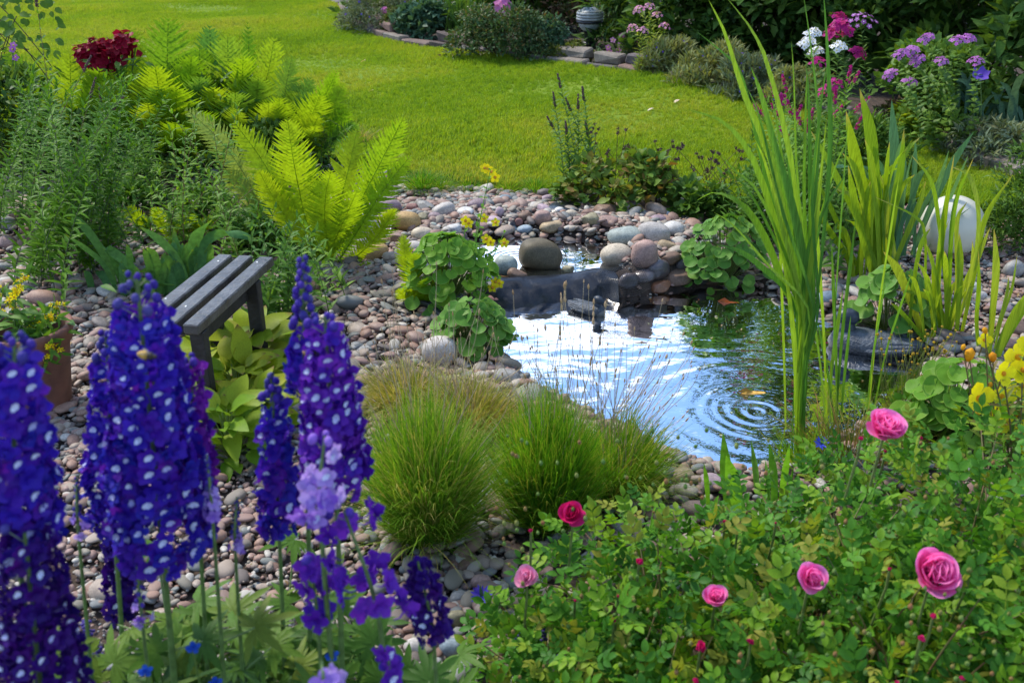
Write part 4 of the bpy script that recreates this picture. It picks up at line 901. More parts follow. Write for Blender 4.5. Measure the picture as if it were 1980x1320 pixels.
def floret_head(w, name, P, nv, rad, n, fl, fsize, mats, r, dome=.6, limit=60, minpx=5):
    """rounded flower head of small florets"""
    k = np.arange(n); a = k * 2.39996; q = np.sqrt((k + .5) / n); nv = nrm(nv); X = nrm(np.cross(nv, (.2, .9, .3))); Y = np.cross(nv, X)
    off = X[None] * (q * np.cos(a))[:, None] + Y[None] * (q * np.sin(a))[:, None]; Z = (1 - q ** 2) * dome
    Pt = np.asarray(P) + off * rad + nv * (Z * rad)[:, None]; U = nrm(off * .8 + nv + r.normal(size=(n, 3)) * .25); Ms = frames(Pt, np.cross(U, X + .1), U, fsize * r.uniform(.8, 1.15, n))
    g = Geo().scatter(fl, Ms); o = part(name, g, mats, w, origin=P); return o
# ================================================================== far border, hedge and trees
lf_s = tinyleaf(.5, .15); lf_n = tinyleaf(.22, .2); lf_w = tinyleaf(.7, .2); lf_m = leafgeo(1, .42, 3, .3, .25)
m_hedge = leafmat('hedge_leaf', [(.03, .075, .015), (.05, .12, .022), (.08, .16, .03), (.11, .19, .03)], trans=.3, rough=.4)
m_box = leafmat('shrub_leaf', [(.05, .11, .045), (.075, .14, .05), (.10, .16, .05), (.17, .12, .05)], trans=.2)
m_olive = leafmat('olive_leaf', [(.10, .15, .03), (.14, .18, .04), (.17, .17, .05)], trans=.25)
m_grey = leafmat('silvery_leaf', [(.12, .17, .10), (.17, .22, .13), (.15, .20, .09), (.20, .21, .10)], trans=.2, rough=.6)
m_lav = leafmat('lavender_leaf', [(.17, .22, .08), (.24, .28, .10), (.30, .30, .12), (.20, .26, .14)], trans=.25, rough=.6)
m_mid = leafmat('mid_leaf', [(.055, .13, .02), (.08, .17, .025), (.11, .2, .03)], trans=.3)
m_bluel = leafmat('bluish_leaf', [(.05, .12, .07), (.08, .16, .09), (.11, .2, .1)], trans=.2)
m_lime = leafmat('lime_leaf', [(.17, .27, .02), (.24, .34, .025), (.3, .36, .03)], trans=.4)
m_redl = leafmat('reddish_leaf', [(.07, .10, .03), (.12, .06, .04), (.10, .13, .05), (.16, .06, .04)], trans=.2)
m_thal = leafmat('columbine_leaf', [(.08, .17, .03), (.11, .21, .035), (.15, .26, .03)], trans=.3)
def petalmat(name, cols, trans=.35, rough=.5): return leafmat(name, cols, trans=trans, rough=rough, tcol=(1.2, 1.1, 1.2), spec=.2, mott=.12)
m_yel = solid('flower_centre', (.55, .42, .03), .6); m_whitec = petalmat('white_petal', [(.75, .78, .85), (.85, .85, .85)])
m_pinkp = petalmat('pink_petal', [(.65, .22, .45), (.75, .35, .55), (.6, .18, .5)]); m_mag = petalmat('magenta_petal', [(.35, .01, .16), (.5, .02, .22), (.42, .02, .08)])
m_viol = petalmat('violet_petal', [(.10, .05, .45), (.18, .08, .5), (.12, .1, .6)]); m_umb = petalmat('mauve_floret', [(.45, .13, .5), (.55, .22, .55), (.38, .1, .4)])
fl5 = flower5(5, .75, .15, .12); fl5s = flower5(5, .8, .05, .1, seg=2)

bush('border_shrub', 'silvery green mound at the upper left end of the far border', 'shrub', (733, 66), 130, 80, lf_n, .055, 4200, m_grey, flowers=(fl5s, [m_viol, m_yel], 10, .03, 'flower'))
bush('border_shrub', 'leafy bluish green mound behind the low stone edging', 'shrub', (828, 80), 110, 66, lf_w, .085, 1700, m_bluel)
bush('border_shrub', 'yellowish low shrub between two mounds behind the edging', 'shrub', (775, 72), 60, 48, lf_s, .05, 1300, m_olive)
blades('fern_grass', 'bright green grassy fern clump in the far border', 'ornamental grass', (893, 84), fan(893, 84, 60, (50, 110), 26, (3, 5), np.random.default_rng(3), xj=12), m_mid)
bush('border_shrub', 'dense rounded blue green shrub at the middle of the far border', 'shrub', (975, 120), 190, 98, lf_s, .045, 7500, m_box, depth=.6, clumps=40)
bush('border_shrub', 'green extension of the dense shrub next to the lamp', 'shrub', (1045, 118), 100, 76, lf_s, .045, 3200, m_bluel)
bush('border_shrub', 'low olive shrub at the foot of the globe lamp', 'shrub', (1098, 124), 100, 36, lf_s, .04, 2600, m_olive)
bush('border_shrub', 'reddish green leafy shrub behind the globe lamp', 'shrub', (1085, 62), 170, 90, lf_m, .085, 2000, m_redl)
bush('border_shrub', 'dull green shrub right beside the lamp post', 'shrub', (1188, 74), 66, 70, lf_m, .08, 1000, m_box)
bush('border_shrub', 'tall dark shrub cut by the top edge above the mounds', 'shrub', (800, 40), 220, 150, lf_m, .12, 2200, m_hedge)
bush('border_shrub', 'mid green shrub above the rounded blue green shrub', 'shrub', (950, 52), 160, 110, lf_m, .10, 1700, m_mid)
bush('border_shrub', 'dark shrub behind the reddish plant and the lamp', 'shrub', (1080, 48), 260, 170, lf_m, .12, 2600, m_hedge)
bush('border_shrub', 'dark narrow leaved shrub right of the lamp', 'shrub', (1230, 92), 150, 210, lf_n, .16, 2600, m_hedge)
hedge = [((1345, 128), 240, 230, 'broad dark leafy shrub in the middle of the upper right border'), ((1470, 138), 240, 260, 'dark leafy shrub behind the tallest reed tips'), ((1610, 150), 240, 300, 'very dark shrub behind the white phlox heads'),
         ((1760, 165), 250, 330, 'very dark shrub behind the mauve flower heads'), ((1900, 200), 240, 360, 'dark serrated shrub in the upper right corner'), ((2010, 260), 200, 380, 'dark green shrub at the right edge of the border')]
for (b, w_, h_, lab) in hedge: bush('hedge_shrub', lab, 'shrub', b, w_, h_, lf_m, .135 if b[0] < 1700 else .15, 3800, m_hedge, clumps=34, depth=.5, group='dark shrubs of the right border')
for (b, w_, h_, lab, m) in [((1290, 150), 120, 58, 'first lavender mound right of the edging stones', m_lav), ((1372, 172), 130, 74, 'second lavender mound with violet dots above the lawn edge', m_lav), ((1452, 196), 130, 78, 'third lavender mound near the reed leaves', m_grey), ((1545, 216), 120, 70, 'last lavender mound behind the loosestrife', m_lav)]:
    bush('lavender', lab, 'lavender', b, w_, h_, lf_n, .075, 3400, m, flowers=(fl5s, [m_viol, m_viol], 26, .022, 'flower'), up=1.2)
blades('pinks_plant', 'grey green pinks with pink blooms on the far edging', 'pinks', (1205, 128), fan(1205, 128, 70, (25, 50), 18, (2, 3.5), np.random.default_rng(5), xj=26), m_grey)
wp = bpy.data.objects['pinks_plant']
for k, (x, y) in enumerate([(1176, 92), (1178, 100), (1200, 86), (1202, 70), (1220, 74), (1229, 78), (1196, 98), (1185, 78)]):
    b = base_of(wp); P = AT(x, y, b[1] - .05); g = Geo(); q = b + np.array(((P - b)[0] * .5, 0, 0)); tube([q, P], .003, 3, g); part('stem', g, stemmat((.12, .16, .1)), wp)
    part('bloom', Geo().put(fl5, frames([P], (1, .2, .1), (0, -.8, .6), .065)[0], tn=k * .13), [m_pinkp, m_yel], wp)

def heads(geo, size, mats, rad, n, name='flower_head', every=1):
    def f(w, tips, r):
        for k, (P, T, path) in enumerate(tips):
            if k % every == 0: floret_head(w, name, P, T + np.array((0, -.5, .3)), rad, n, geo, size, mats, r)
    return f
def spikes(mats, rad, ln, n, geo=None, size=.02, name='flower_spike'):
    def f(w, tips, r):
        for k, (P, T, path) in enumerate(tips):
            t = r.random(n); a = r.random(n) * 6.28; X = nrm(np.cross(T, (1, .3, .1))); Y = np.cross(T, X); d = X * np.cos(a)[:, None] + Y * np.sin(a)[:, None]; L_ = ln * r.uniform(.7, 1.2)
            Pt = P - T * .02 + T * (t * L_)[:, None] + d * (rad * (1 - .6 * t))[:, None]; part(name, Geo().scatter(geo or fl5s, frames(Pt, np.cross(d, T), d + T * .5, size)), mats, w, origin=P)
    return f
lf_l = leafgeo(1, .22, 4, .25, .3)
stems_plant('phlox', 'light green phlox stems with pink heads right of the lamp', 'phlox', (1255, 150), 60, .1, [(1235, 20), (1256, 14), (1222, 55), (1285, 52), (1243, 60), (1270, 30)], lf_l, .10, 22, m_lime, stemmat(GREEN_STEM), topflower=heads(fl5s, .035, [m_pinkp, m_yel], .05, 10), limit=60)
stems_plant('phlox', 'white headed phlox below the dark shrub', 'phlox', (1580, 260), 40, .12, [(1572, 66), (1560, 84), (1578, 102), (1622, 92)], lf_l, .11, 18, m_mid, stemmat(GREEN_STEM), topflower=heads(fl5s, .045, [m_whitec, m_yel], .055, 14), limit=60)
stems_plant('phlox', 'dark crimson and magenta phlox above the white heads', 'phlox', (1640, 240), 50, .12, [(1622, 36), (1624, 50), (1634, 62), (1608, 66), (1660, 104)], lf_l, .11, 16, m_hedge, stemmat(GREEN_STEM), topflower=heads(fl5s, .05, [m_mag, m_mag], .062, 16), limit=40)
stems_plant('phlox', 'pale lilac phlox head next to the crimson one', 'phlox', (1690, 220), 20, .1, [(1664, 44)], lf_l, .11, 16, m_mid, stemmat(GREEN_STEM), topflower=heads(fl5s, .045, [m_umb, m_whitec], .11, 18), limit=40)
stems_plant('phlox', 'small magenta flowers low between the reed tips', 'phlox', (1600, 300), 30, .1, [(1582, 122), (1612, 164), (1598, 180)], lf_l, .09, 16, m_mid, stemmat(GREEN_STEM), topflower=heads(fl5s, .04, [m_mag, m_mag], .055, 10), limit=40)
w_, _ = stems_plant('columbine', 'tall columbine leaved plant with mauve flower heads at the right', 'perennial', (1800, 300), 100, .2, [(1742, 106), (1762, 100), (1774, 118), (1722, 146), (1792, 76), (1852, 80), (1874, 76), (1888, 120), (1760, 160), (1820, 120)], lf_w, .075, 14, m_thal, stemmat(GREEN_STEM), pairs=3, topflower=heads(fl5s, .035, [m_umb, m_umb], .048, 14), limit=80)
bush('border_shrub', 'airy green foliage below the mauve flower heads', 'perennial', (1800, 270), 190, 165, lf_w, .06, 2600, m_thal)
bush('border_shrub', 'bright lime leafy mound below the airy foliage', 'perennial', (1815, 272), 150, 80, lf_w, .065, 1900, m_lime)
bush('border_shrub', 'grey blue mound behind the edging at the right', 'perennial', (1905, 312), 150, 62, lf_n, .06, 2000, m_grey)
bush('border_shrub', 'rusty green mound with small stems by the right edging', 'perennial', (1745, 262), 90, 60, lf_s, .05, 1200, m_redl)
blades('iris_clump', 'dark iris leaves behind the right end of the edging', 'iris', (1930, 290), fan(1930, 290, 34, (70, 170), 50, (8, 13), np.random.default_rng(8), xj=50), m_bluel)
for k, (x, y) in enumerate([(1895, 146), (1720, 148)]):
    b = G(1880, 300) if k == 0 else G(1720, 260); P = AT(x, y, b[1]); w = thing('iris_flower', ['deep violet iris flower on the right of the border', 'small violet flower left of the columbine'][k], 'flower', b)
    part('stem', tube(bez([b, (b + P) / 2 + (.03, 0, 0), P], 8), .005, 4), stemmat(GREEN_STEM), w); part('bloom', Geo().put(flower5(6, .8, .5), frames([P], (1, 0, .2), (0, -.6, .7), .12 - .04 * k)[0]), [m_viol, m_viol], w)
bush('border_shrub', 'fine dark green feathery plant right of the white ball', 'perennial', (2005, 490), 165, 205, lf_n, .05, 4600, m_mid, clumps=34)
bush('border_shrub', 'mid green leafy mound between lavender and irises', 'perennial', (1640, 335), 210, 95, lf_l, .07, 2200, m_mid)
bush('border_shrub', 'silvery leaved plant at the right above the feathery one', 'perennial', (1960, 330), 170, 70, lf_n, .07, 1600, m_grey)

# pink peony-like bloom in the far border
for k, (x, y, s_, lab) in enumerate([(977, 8, .11, 'round pink bloom at the top edge above the rounded shrub'), (745, 18, .04, 'tiny pink flower in the upper left of the border'), (1284, 52, .06, 'dark red flower beside the phlox stems')]):
    b = G(x, 60 + 40 * (k == 2)); P = AT(x, y, b[1] - .3); w = thing('border_flower', lab, 'flower', b); part('stem', tube(bez([b, (b + P) / 2, P], 6), .005, 4), stemmat(GREEN_STEM), w)
    floret_head(w, 'bloom', P, (0, -1, .4), s_ * .8, 16, leafgeo(1, .8, 3, -.3, .3, .6), s_, [[m_pinkp, m_pinkp, m_mag][k]] * 2, np.random.default_rng(k), dome=1.1)

# trees behind the border: crowns above the picture that the pond mirrors
m_bark = rockmat('bark', [(.06, .045, .035), (.09, .07, .05)], False, .9, 10, .4)
m_tree = leafmat('tree_leaf', [(.03, .07, .012), (.045, .10, .018), (.07, .13, .025)], trans=.3)
def tree(label, x, y, hgt, cr, seed, n=2600, ls=.22):
    r = np.random.default_rng(seed); b = np.array((x, y, 0.0)); w = thing('tree', label, 'tree', b, 'trees behind the border'); g = Geo()
    tp = b + (r.normal() * .3, r.normal() * .3, hgt * .85); tk = bez([b - (0, 0, .1), b + (tp - b) * .35 + r.normal(size=3) * .12, b + (tp - b) * .7 + r.normal(size=3) * .15, tp], 12); tube(tk, np.linspace(.022 * hgt, .004 * hgt, 12), 8, g); C = []
    for k in range(16):
        f = .3 + .65 * k / 16; q = tk[int(f * 11)]; a = k * 2.4; L_ = cr * (1.15 - .6 * f) * r.uniform(.7, 1.1); e = q + np.array((cos(a) * L_, sin(a) * L_, L_ * .45)); tube(bez([q, (q + e) / 2 + (0, 0, .1), e], 6), np.linspace(.008 * hgt, .0015 * hgt, 6), 5, g)
        C += [e, (q + e) / 2 + r.normal(size=3) * .2, q + (e - q) * .75 + r.normal(size=3) * .3]
    part('trunk', g, m_bark, w); C = np.array(C); k = r.integers(0, len(C), n); d = nrm(r.normal(size=(n, 3))); P = C[k] + d * (cr * .30 * r.random(n) ** .5)[:, None]
    part('crown', Geo().scatter(lf_m, frames(P, d + r.normal(size=(n, 3)) * .6 - (0, 0, .3), d * .4 + np.array((0, 0, 1)), ls * r.uniform(.6, 1.3, n))), m_tree, w, kind='stuff')
for k, a in enumerate([(3.0, 16.5, 4.6, 1.6), (5.0, 13.4, 8.4, 2.3), (6.6, 12.6, 9.0, 2.4), (8.6, 10.4, 9.2, 2.4), (6.8, 8.4, 6.0, 1.5), (-.6, 17.5, 4.2, 1.6), (-9.5, 19, 5.5, 2.2)]):
    tree(['small tree behind the middle of the border', 'taller tree behind the dark shrubs', 'tall broad tree behind the upper right border', 'tall tree at the right beyond the border', 'slender tree right of the irises outside the picture', 'low tree behind the lamp', 'far tree beyond the left end of the lawn'][k], *a, seed=40 + k, n=5200 if a[2] > 6 else 2600)
# trunk with climber at the upper left
b = G(14, 300); w = thing('climber_post', 'dark slender trunk with twining leaves at the upper left edge', 'tree', b); g = Geo()
for dx, r_ in ((0, .022), (.05, .012), (-.05, .015)): tube(bez([b + (dx, 0, -.05), b + (dx * .3, .02, .4), b + (dx - .01, 0, .8), b + (-dx, 0, 1.3)], 14), r_, 7, g)
part('trunk', g, m_bark, w)
r = np.random.default_rng(6); Ms = []
for k in range(170): Pp = AT(r.uniform(-20, 125) if k % 3 else r.uniform(-20, 40), r.uniform(-30, 230), b[1] + r.normal() * .12); Ms.append(frames([Pp], (r.normal(), -.2, -.5), (r.normal() * .4, -.6, .7), r.uniform(.03, .065))[0])
for k in range(9): P0 = b + (0, 0, .3 + .1 * k); P1 = AT(20 + 12 * k, r.uniform(20, 190), b[1]); part('twig', tube(bez([P0, (P0 + P1) / 2 + (0, 0, .05), P1], 7), .003, 4), m_bark, w)
spread('leaf', leafgeo(1, .75, 4, .2, .2, .4), m_mid, w, Ms, 120)
# ================================================================== left bed: ferns, leafy stems, irises, hostas
m_fernN = leafmat('fern_lime', [(.24, .37, .012), (.32, .43, .015), (.19, .34, .015)], trans=.5, rough=.5, tcol=(1.5, 1.4, .4))
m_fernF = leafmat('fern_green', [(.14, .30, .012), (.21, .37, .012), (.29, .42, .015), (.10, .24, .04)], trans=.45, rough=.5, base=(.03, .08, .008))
m_fernP = leafmat('fern_pale', [(.28, .38, .08), (.34, .42, .09)], trans=.35)
def fr(x0, y0, x1, y1, w, bow=0, dz=0.0, tipc=0):
    mx_, my = (x0 * .5 + x1 * .5) + bow, (y0 + y1) / 2
    return ([(x0, y0), ((x0 + mx_) / 2 + bow * .15, (y0 + my) / 2), (mx_, my), ((mx_ + x1) / 2 + bow * .3, (my + y1) / 2 - abs(bow) * .1), (x1, y1 + tipc)], w, dz)
fern('fern', 'bright lime green shuttlecock fern glowing behind the bench', (640, 520), [
    fr(612, 500, 556, 232, 100, -6, -.05), fr(640, 505, 640, 330, 95, -12, -.18), fr(640, 500, 780, 228, 92, 0, .10), fr(655, 510, 793, 302, 70, -8, -.02), fr(622, 500, 690, 250, 85, 5, .22),
    fr(630, 505, 690, 370, 80, 0, -.22), fr(600, 500, 452, 236, 84, 14, .05), fr(660, 520, 762, 402, 62, 14, -.10), fr(620, 515, 590, 300, 80, 10, .15), fr(610, 500, 500, 330, 70, -6, -.1)], m_fernN)
fern('fern', 'pale fern frond arching left above the leafy stems', (520, 450), [fr(520, 440, 358, 210, 70, 26, .0), fr(520, 440, 430, 330, 60, 10, -.1), fr(515, 445, 470, 280, 70, 8, .1)], m_fernP)
r = np.random.default_rng(12)
def crownfern(name, label, base, fl, mat, n=27): 
    r = np.random.default_rng(len(label)); ex = []
    for k in range(9): p, w_, d = fl[r.integers(len(fl))]; tx = p[-1][0] + r.normal() * 16; ex.append(fr(p[0][0] + r.normal() * 8, p[0][1], tx, p[-1][1] + r.uniform(20, 110), w_ * r.uniform(.7, 1), (tx - p[0][0]) * .1, d - r.uniform(.05, .25)))
    return fern(name, label, base, [(p, w_ * 1.5, d) for p, w_, d in fl + ex], mat, n=n)
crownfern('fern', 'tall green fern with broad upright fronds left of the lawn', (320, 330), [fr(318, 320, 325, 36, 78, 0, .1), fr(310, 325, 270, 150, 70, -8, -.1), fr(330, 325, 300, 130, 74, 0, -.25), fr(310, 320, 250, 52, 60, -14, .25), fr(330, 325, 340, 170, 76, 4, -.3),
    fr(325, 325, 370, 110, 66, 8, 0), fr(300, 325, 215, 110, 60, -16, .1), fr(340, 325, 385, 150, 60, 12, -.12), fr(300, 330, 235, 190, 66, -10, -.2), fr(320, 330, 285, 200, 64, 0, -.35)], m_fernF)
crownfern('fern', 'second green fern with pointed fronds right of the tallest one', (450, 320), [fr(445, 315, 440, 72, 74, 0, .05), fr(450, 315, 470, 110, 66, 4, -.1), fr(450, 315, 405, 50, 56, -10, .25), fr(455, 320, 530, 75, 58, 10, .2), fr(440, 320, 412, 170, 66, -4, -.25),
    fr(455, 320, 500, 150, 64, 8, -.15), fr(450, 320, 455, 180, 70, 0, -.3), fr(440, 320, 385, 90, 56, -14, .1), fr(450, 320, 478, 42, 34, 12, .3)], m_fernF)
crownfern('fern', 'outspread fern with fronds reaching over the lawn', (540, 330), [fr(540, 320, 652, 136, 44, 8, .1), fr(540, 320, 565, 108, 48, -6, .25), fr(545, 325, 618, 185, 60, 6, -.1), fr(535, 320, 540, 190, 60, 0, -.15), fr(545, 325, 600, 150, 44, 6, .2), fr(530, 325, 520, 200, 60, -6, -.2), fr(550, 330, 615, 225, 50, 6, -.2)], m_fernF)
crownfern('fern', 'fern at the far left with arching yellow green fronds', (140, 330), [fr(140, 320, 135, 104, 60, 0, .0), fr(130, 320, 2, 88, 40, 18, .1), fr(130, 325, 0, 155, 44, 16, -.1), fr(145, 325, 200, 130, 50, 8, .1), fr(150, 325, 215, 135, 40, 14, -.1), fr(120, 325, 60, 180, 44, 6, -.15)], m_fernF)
fern('fern', 'small bright fern standing at the gravel edge left of the marsh marigold', (812, 598), [fr(808, 592, 780, 452, 50, -6, .05), fr(812, 592, 800, 490, 64, -4, -.06), fr(815, 594, 858, 512, 40, 4, 0), fr(808, 596, 768, 560, 40, 0, -.05), fr(812, 596, 820, 540, 50, 6, -.1)], m_fernN, n=26)
fern('fern', 'tiny fern sprout on the gravel below the sandstone block', (705, 525), [fr(705, 522, 695, 500, 18, 0, 0), fr(705, 522, 716, 505, 16, 0, 0)], m_fernN, n=10)
fern('fern', 'low yellowish fern fronds among the stones behind the irises', (330, 470), [fr(300, 455, 245, 400, 36, 0, 0), fr(320, 455, 300, 400, 36, 0, -.05), fr(340, 460, 372, 412, 40, 0, -.05), fr(350, 460, 420, 420, 36, 0, 0), fr(330, 465, 335, 430, 36, 0, -.1)], m_fernN, n=20)

m_willow = leafmat('willowy_leaf', [(.06, .16, .012), (.09, .22, .015), (.14, .29, .02), (.07, .18, .01)], trans=.35, rough=.35, spec=.5)
m_lysi = leafmat('loosestrife_leaf', [(.10, .23, .025), (.14, .29, .03), (.19, .34, .03)], trans=.4, rough=.4)
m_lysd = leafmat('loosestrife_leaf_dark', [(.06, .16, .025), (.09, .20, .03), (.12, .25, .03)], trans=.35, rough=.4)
lf_wil = leafgeo(1, .24, 4, .3, .3); lf_lys = leafgeo(1, .30, 4, .3, .25, .38)
RED_STEM = (.17, .09, .05)
r = np.random.default_rng(21)
for k, (bx, by, n, x0, x1, y0, y1, lab) in enumerate([(80, 470, 20, 5, 140, 130, 300, 'dark willowy leaved clump at the far left behind the stone pile'), (190, 520, 26, 90, 270, 150, 330, 'dense dark willowy clump above the flower pot'), (130, 560, 14, 60, 210, 300, 430, 'lower shoots of the willowy clump reaching the gravel'), (270, 400, 14, 190, 330, 190, 320, 'dark stems between the willowy clump and the tall fern')]):
    stems_plant('willowy_plant', lab, 'perennial', (bx, by), 110, .16, [(r.uniform(x0, x1), r.uniform(y0, y1)) for _ in range(n)], lf_wil, .080, 24, m_willow, stemmat((.07, .10, .04)), limit=220)
m_spike = solid('seed_spike', (.10, .05, .05), .8, noise=.4, scale=200); V_, F_ = ICO[1]; beadg = Geo().add(V_ * .5, None, F_)
def darkspike(ln, rad, n=60):
    def f(w, tips, r):
        for k, (P, T, path) in enumerate(tips):
            t = r.random(n); a = r.random(n) * 6.28; X = nrm(np.cross(T, (1, .3, .1))); Y = np.cross(T, X); d = X * np.cos(a)[:, None] + Y * np.sin(a)[:, None]
            Pt = P - T * .03 + T * (t * ln)[:, None] + d * (rad * (1 - .7 * t))[:, None]; part('seed_spike', Geo().scatter(beadg, frames(Pt, d, T, rad * 1.3)), m_spike, w, origin=P)
    return f
stems_plant('loosestrife', 'thin brown seed spikes rising from the willowy clump', 'perennial', (170, 500), 90, .1, [(165, 130), (178, 175), (225, 205), (70, 0), (195, 195)], lf_wil, .05, 14, m_willow, stemmat(RED_STEM), topflower=darkspike(.09, .005), limit=60)
for k, (bx, by, n, x0, x1, y0, y1, lab) in enumerate([(400, 470, 13, 320, 470, 200, 380, 'fresh green leafy stems with reddish stalks behind the irises'), (470, 500, 12, 400, 560, 290, 430, 'light green leafy stems in front of the lime fern'), (340, 480, 10, 270, 400, 300, 430, 'fresh leafy shoots over the black liner strip on the left'), (640, 330, 6, 600, 680, 215, 260, 'leafy stems at the lawn edge right of the spreading fern')]):
    stems_plant('loosestrife', lab, 'perennial', (bx, by), 90, .12, [(r.uniform(x0, x1), r.uniform(y0, y1)) for _ in range(n)], lf_lys, .075, 18, m_lysi, stemmat(RED_STEM), limit=180)
for k, (bx, by, n, x0, x1, y0, y1, lab) in enumerate([(540, 640, 18, 480, 625, 400, 560, 'bright green leafy stems to the right of the bench'), (580, 590, 12, 540, 640, 440, 520, 'leafy shoots between lime fern and gravel')]):
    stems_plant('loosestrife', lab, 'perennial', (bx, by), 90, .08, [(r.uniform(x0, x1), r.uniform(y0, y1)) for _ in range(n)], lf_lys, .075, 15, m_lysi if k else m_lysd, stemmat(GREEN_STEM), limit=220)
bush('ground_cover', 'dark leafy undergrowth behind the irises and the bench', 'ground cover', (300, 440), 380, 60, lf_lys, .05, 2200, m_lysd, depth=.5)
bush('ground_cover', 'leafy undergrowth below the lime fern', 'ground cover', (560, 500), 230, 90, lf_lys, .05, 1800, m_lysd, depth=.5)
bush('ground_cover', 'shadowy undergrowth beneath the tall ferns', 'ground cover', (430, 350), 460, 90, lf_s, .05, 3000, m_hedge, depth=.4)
bush('ground_cover', 'dark green foliage filling the gaps between the tall ferns', 'ground cover', (400, 322), 330, 165, lf_lys, .07, 2600, m_mid, depth=.3)  # bush added behind the fronds to darken their gaps and give contrast
bush('ground_cover', 'shadowy undergrowth at the far left edge', 'ground cover', (40, 350), 260, 190, lf_s, .06, 3000, m_hedge, depth=.4)
m_peony = petalmat('dark_red_petal', [(.20, .003, .015), (.30, .006, .03), (.14, .002, .01)])
def peony():
    b = G(215, 330); w = thing('rose_shrub', 'dark red double flowers in a dense cluster above the left ferns', 'flowering shrub', b); g = Geo(); r = np.random.default_rng(3)
    for k, (x, y, s_) in enumerate([(250, 78, 20), (262, 90, 16), (205, 92, 18), (180, 102, 20), (212, 100, 22), (236, 105, 16), (160, 98, 14), (208, 118, 20), (216, 128, 14), (182, 80, 9), (155, 112, 11), (238, 80, 16), (192, 112, 16), (225, 88, 15)]):
        P = AT(x, y, b[1] + r.normal() * .06); floret_head(w, 'bloom', P, (r.normal() * .3, -.7, .7), s_ * mscale(P) * .9, 16, leafgeo(1, .9, 3, -.35, .3, .6), s_ * mscale(P) * .95, [m_peony, m_peony], r, dome=.9); tube(bez([b + (r.normal() * .05, 0, 0), (b + P) / 2 + (.02, 0, .02), P], 8), .004, 4, g)
    part('stems', g, stemmat(GREEN_STEM), w)
    Ms = [frames([AT(r.uniform(150, 280), r.uniform(110, 260), b[1] + r.normal() * .1)], (r.normal(), -.3, r.normal() * .4), (0, -.4, .9), r.uniform(.05, .08))[0] for _ in range(150)]; spread('leaf', lf_m, m_mid, w, Ms, 60)
peony()
w = thing('lilac_bellflower', 'small lilac flowers at the far left above the willowy plant', 'flower', G(25, 340))
for x, y in ((26, 88), (30, 112), (24, 96)):
    b = base_of(w); P = AT(x, y, b[1]); part('stem', tube([b, P], .002, 4), stemmat(GREEN_STEM), w); part('bloom', Geo().put(fl5, frames([P], (1, .2, 0), (.1, -.8, .4), .045)[0]), [m_umb, m_yel], w)

m_iris = leafmat('iris_leaf', [(.07, .19, .06), (.10, .25, .07), (.13, .28, .05)], trans=.35, rough=.35, tip=(.20, .30, .03), tip_at=.85, spec=.5)
r = np.random.default_rng(31)
blades('iris_clump', 'broad grey green iris leaves behind and left of the bench', 'iris', (330, 575), [([(225, 560), (205, 500), (165, 440), (122, 402)], 15), ([(225, 560), (200, 510), (160, 475), (125, 452)], 12), ([(375, 575), (350, 520), (335, 440)], 20), ([(370, 570), (345, 505), (310, 465), (270, 438)], 16),
    ([(385, 575), (374, 500), (380, 450), (410, 424)], 26), ([(392, 575), (393, 480), (425, 449), (462, 452), (500, 467)], 20), ([(375, 540), (372, 500), (372, 482)], 14), ([(325, 570), (318, 530), (310, 508)], 16), ([(215, 580), (190, 568), (166, 556)], 12), ([(250, 590), (220, 500), (208, 480), (200, 482)], 16), ([(290, 580), (255, 520), (220, 490), (204, 482)], 18)]
    + fan(330, 580, 34, (50, 115), 26, (11, 18), r, xj=42) + fan(240, 585, 14, (40, 90), 26, (9, 15), r, xj=30), m_iris)
blades('iris_clump', 'drooping dark iris leaves under the right end of the bench', 'iris', (510, 640), fan(505, 640, 14, (60, 110), 45, (12, 20), r, xj=18) + [([(500, 640), (520, 560), (560, 560), (610, 580)], 18)], m_iris)
blades('iris_clump', 'bluish iris blades leaning in front of the lime fern', 'iris', (600, 480), [([(600, 480), (615, 445), (637, 402)], 14), ([(612, 480), (640, 450), (672, 432)], 14), ([(590, 485), (575, 450), (560, 430)], 12)], m_iris)

m_hosta = leafmat('hosta_leaf', [(.17, .29, .015), (.26, .35, .015), (.34, .36, .02), (.22, .32, .02)], trans=.35, rough=.4, tip=(.20, .12, .04), tip_at=.8)
m_hostag = leafmat('hosta_leaf_green', [(.12, .24, .015), (.18, .30, .015), (.26, .33, .02)], trans=.35, rough=.4)
lf_host = leafgeo(1, .48, 8, .35, .22, .38, stalk=.12, wave=.08)
def hosta(label, base, wpx, hpx, n, lpx, mat, seed):
    r = np.random.default_rng(seed); b = G(*base); s = mscale(b); w = thing('hosta', label, 'hosta', b); Ms = []; g = Geo()
    for i in range(n):
        z = r.random() ** 1.1; a = i * 2.4; rad = (1 - z * .75) * r.uniform(.5, 1); P = b + np.array((wpx * s / 2 * rad * cos(a) * .7, wpx * s / 2 * rad * .7 * sin(a), hpx * s * z * .75 + .015))
        D = nrm(np.array((cos(a), sin(a), .25 + .6 * z)) + r.normal(size=3) * .3); Ms.append(frames([P], D, (r.normal() * .2, -.35, 1), lpx * s * r.uniform(.65, 1.15))[0]); tube([b + (P - b) * .1, b + (P - b) * (.6, .6, .7), P], .002, 4, g)
    part('stalks', g, stemmat((.16, .22, .04)), w); spread('leaf', lf_host, mat, w, Ms, 200)
hosta('yellow green hosta leaves directly under the bench end', (490, 725), 170, 100, 60, 84, m_hosta, 1)
hosta('yellowish hosta with browning tips in the middle of the clump row', (465, 790), 190, 110, 80, 78, m_hosta, 2)
hosta('pale hosta leaves between bench leg and delphinium', (430, 730), 110, 90, 34, 76, m_hosta, 5)
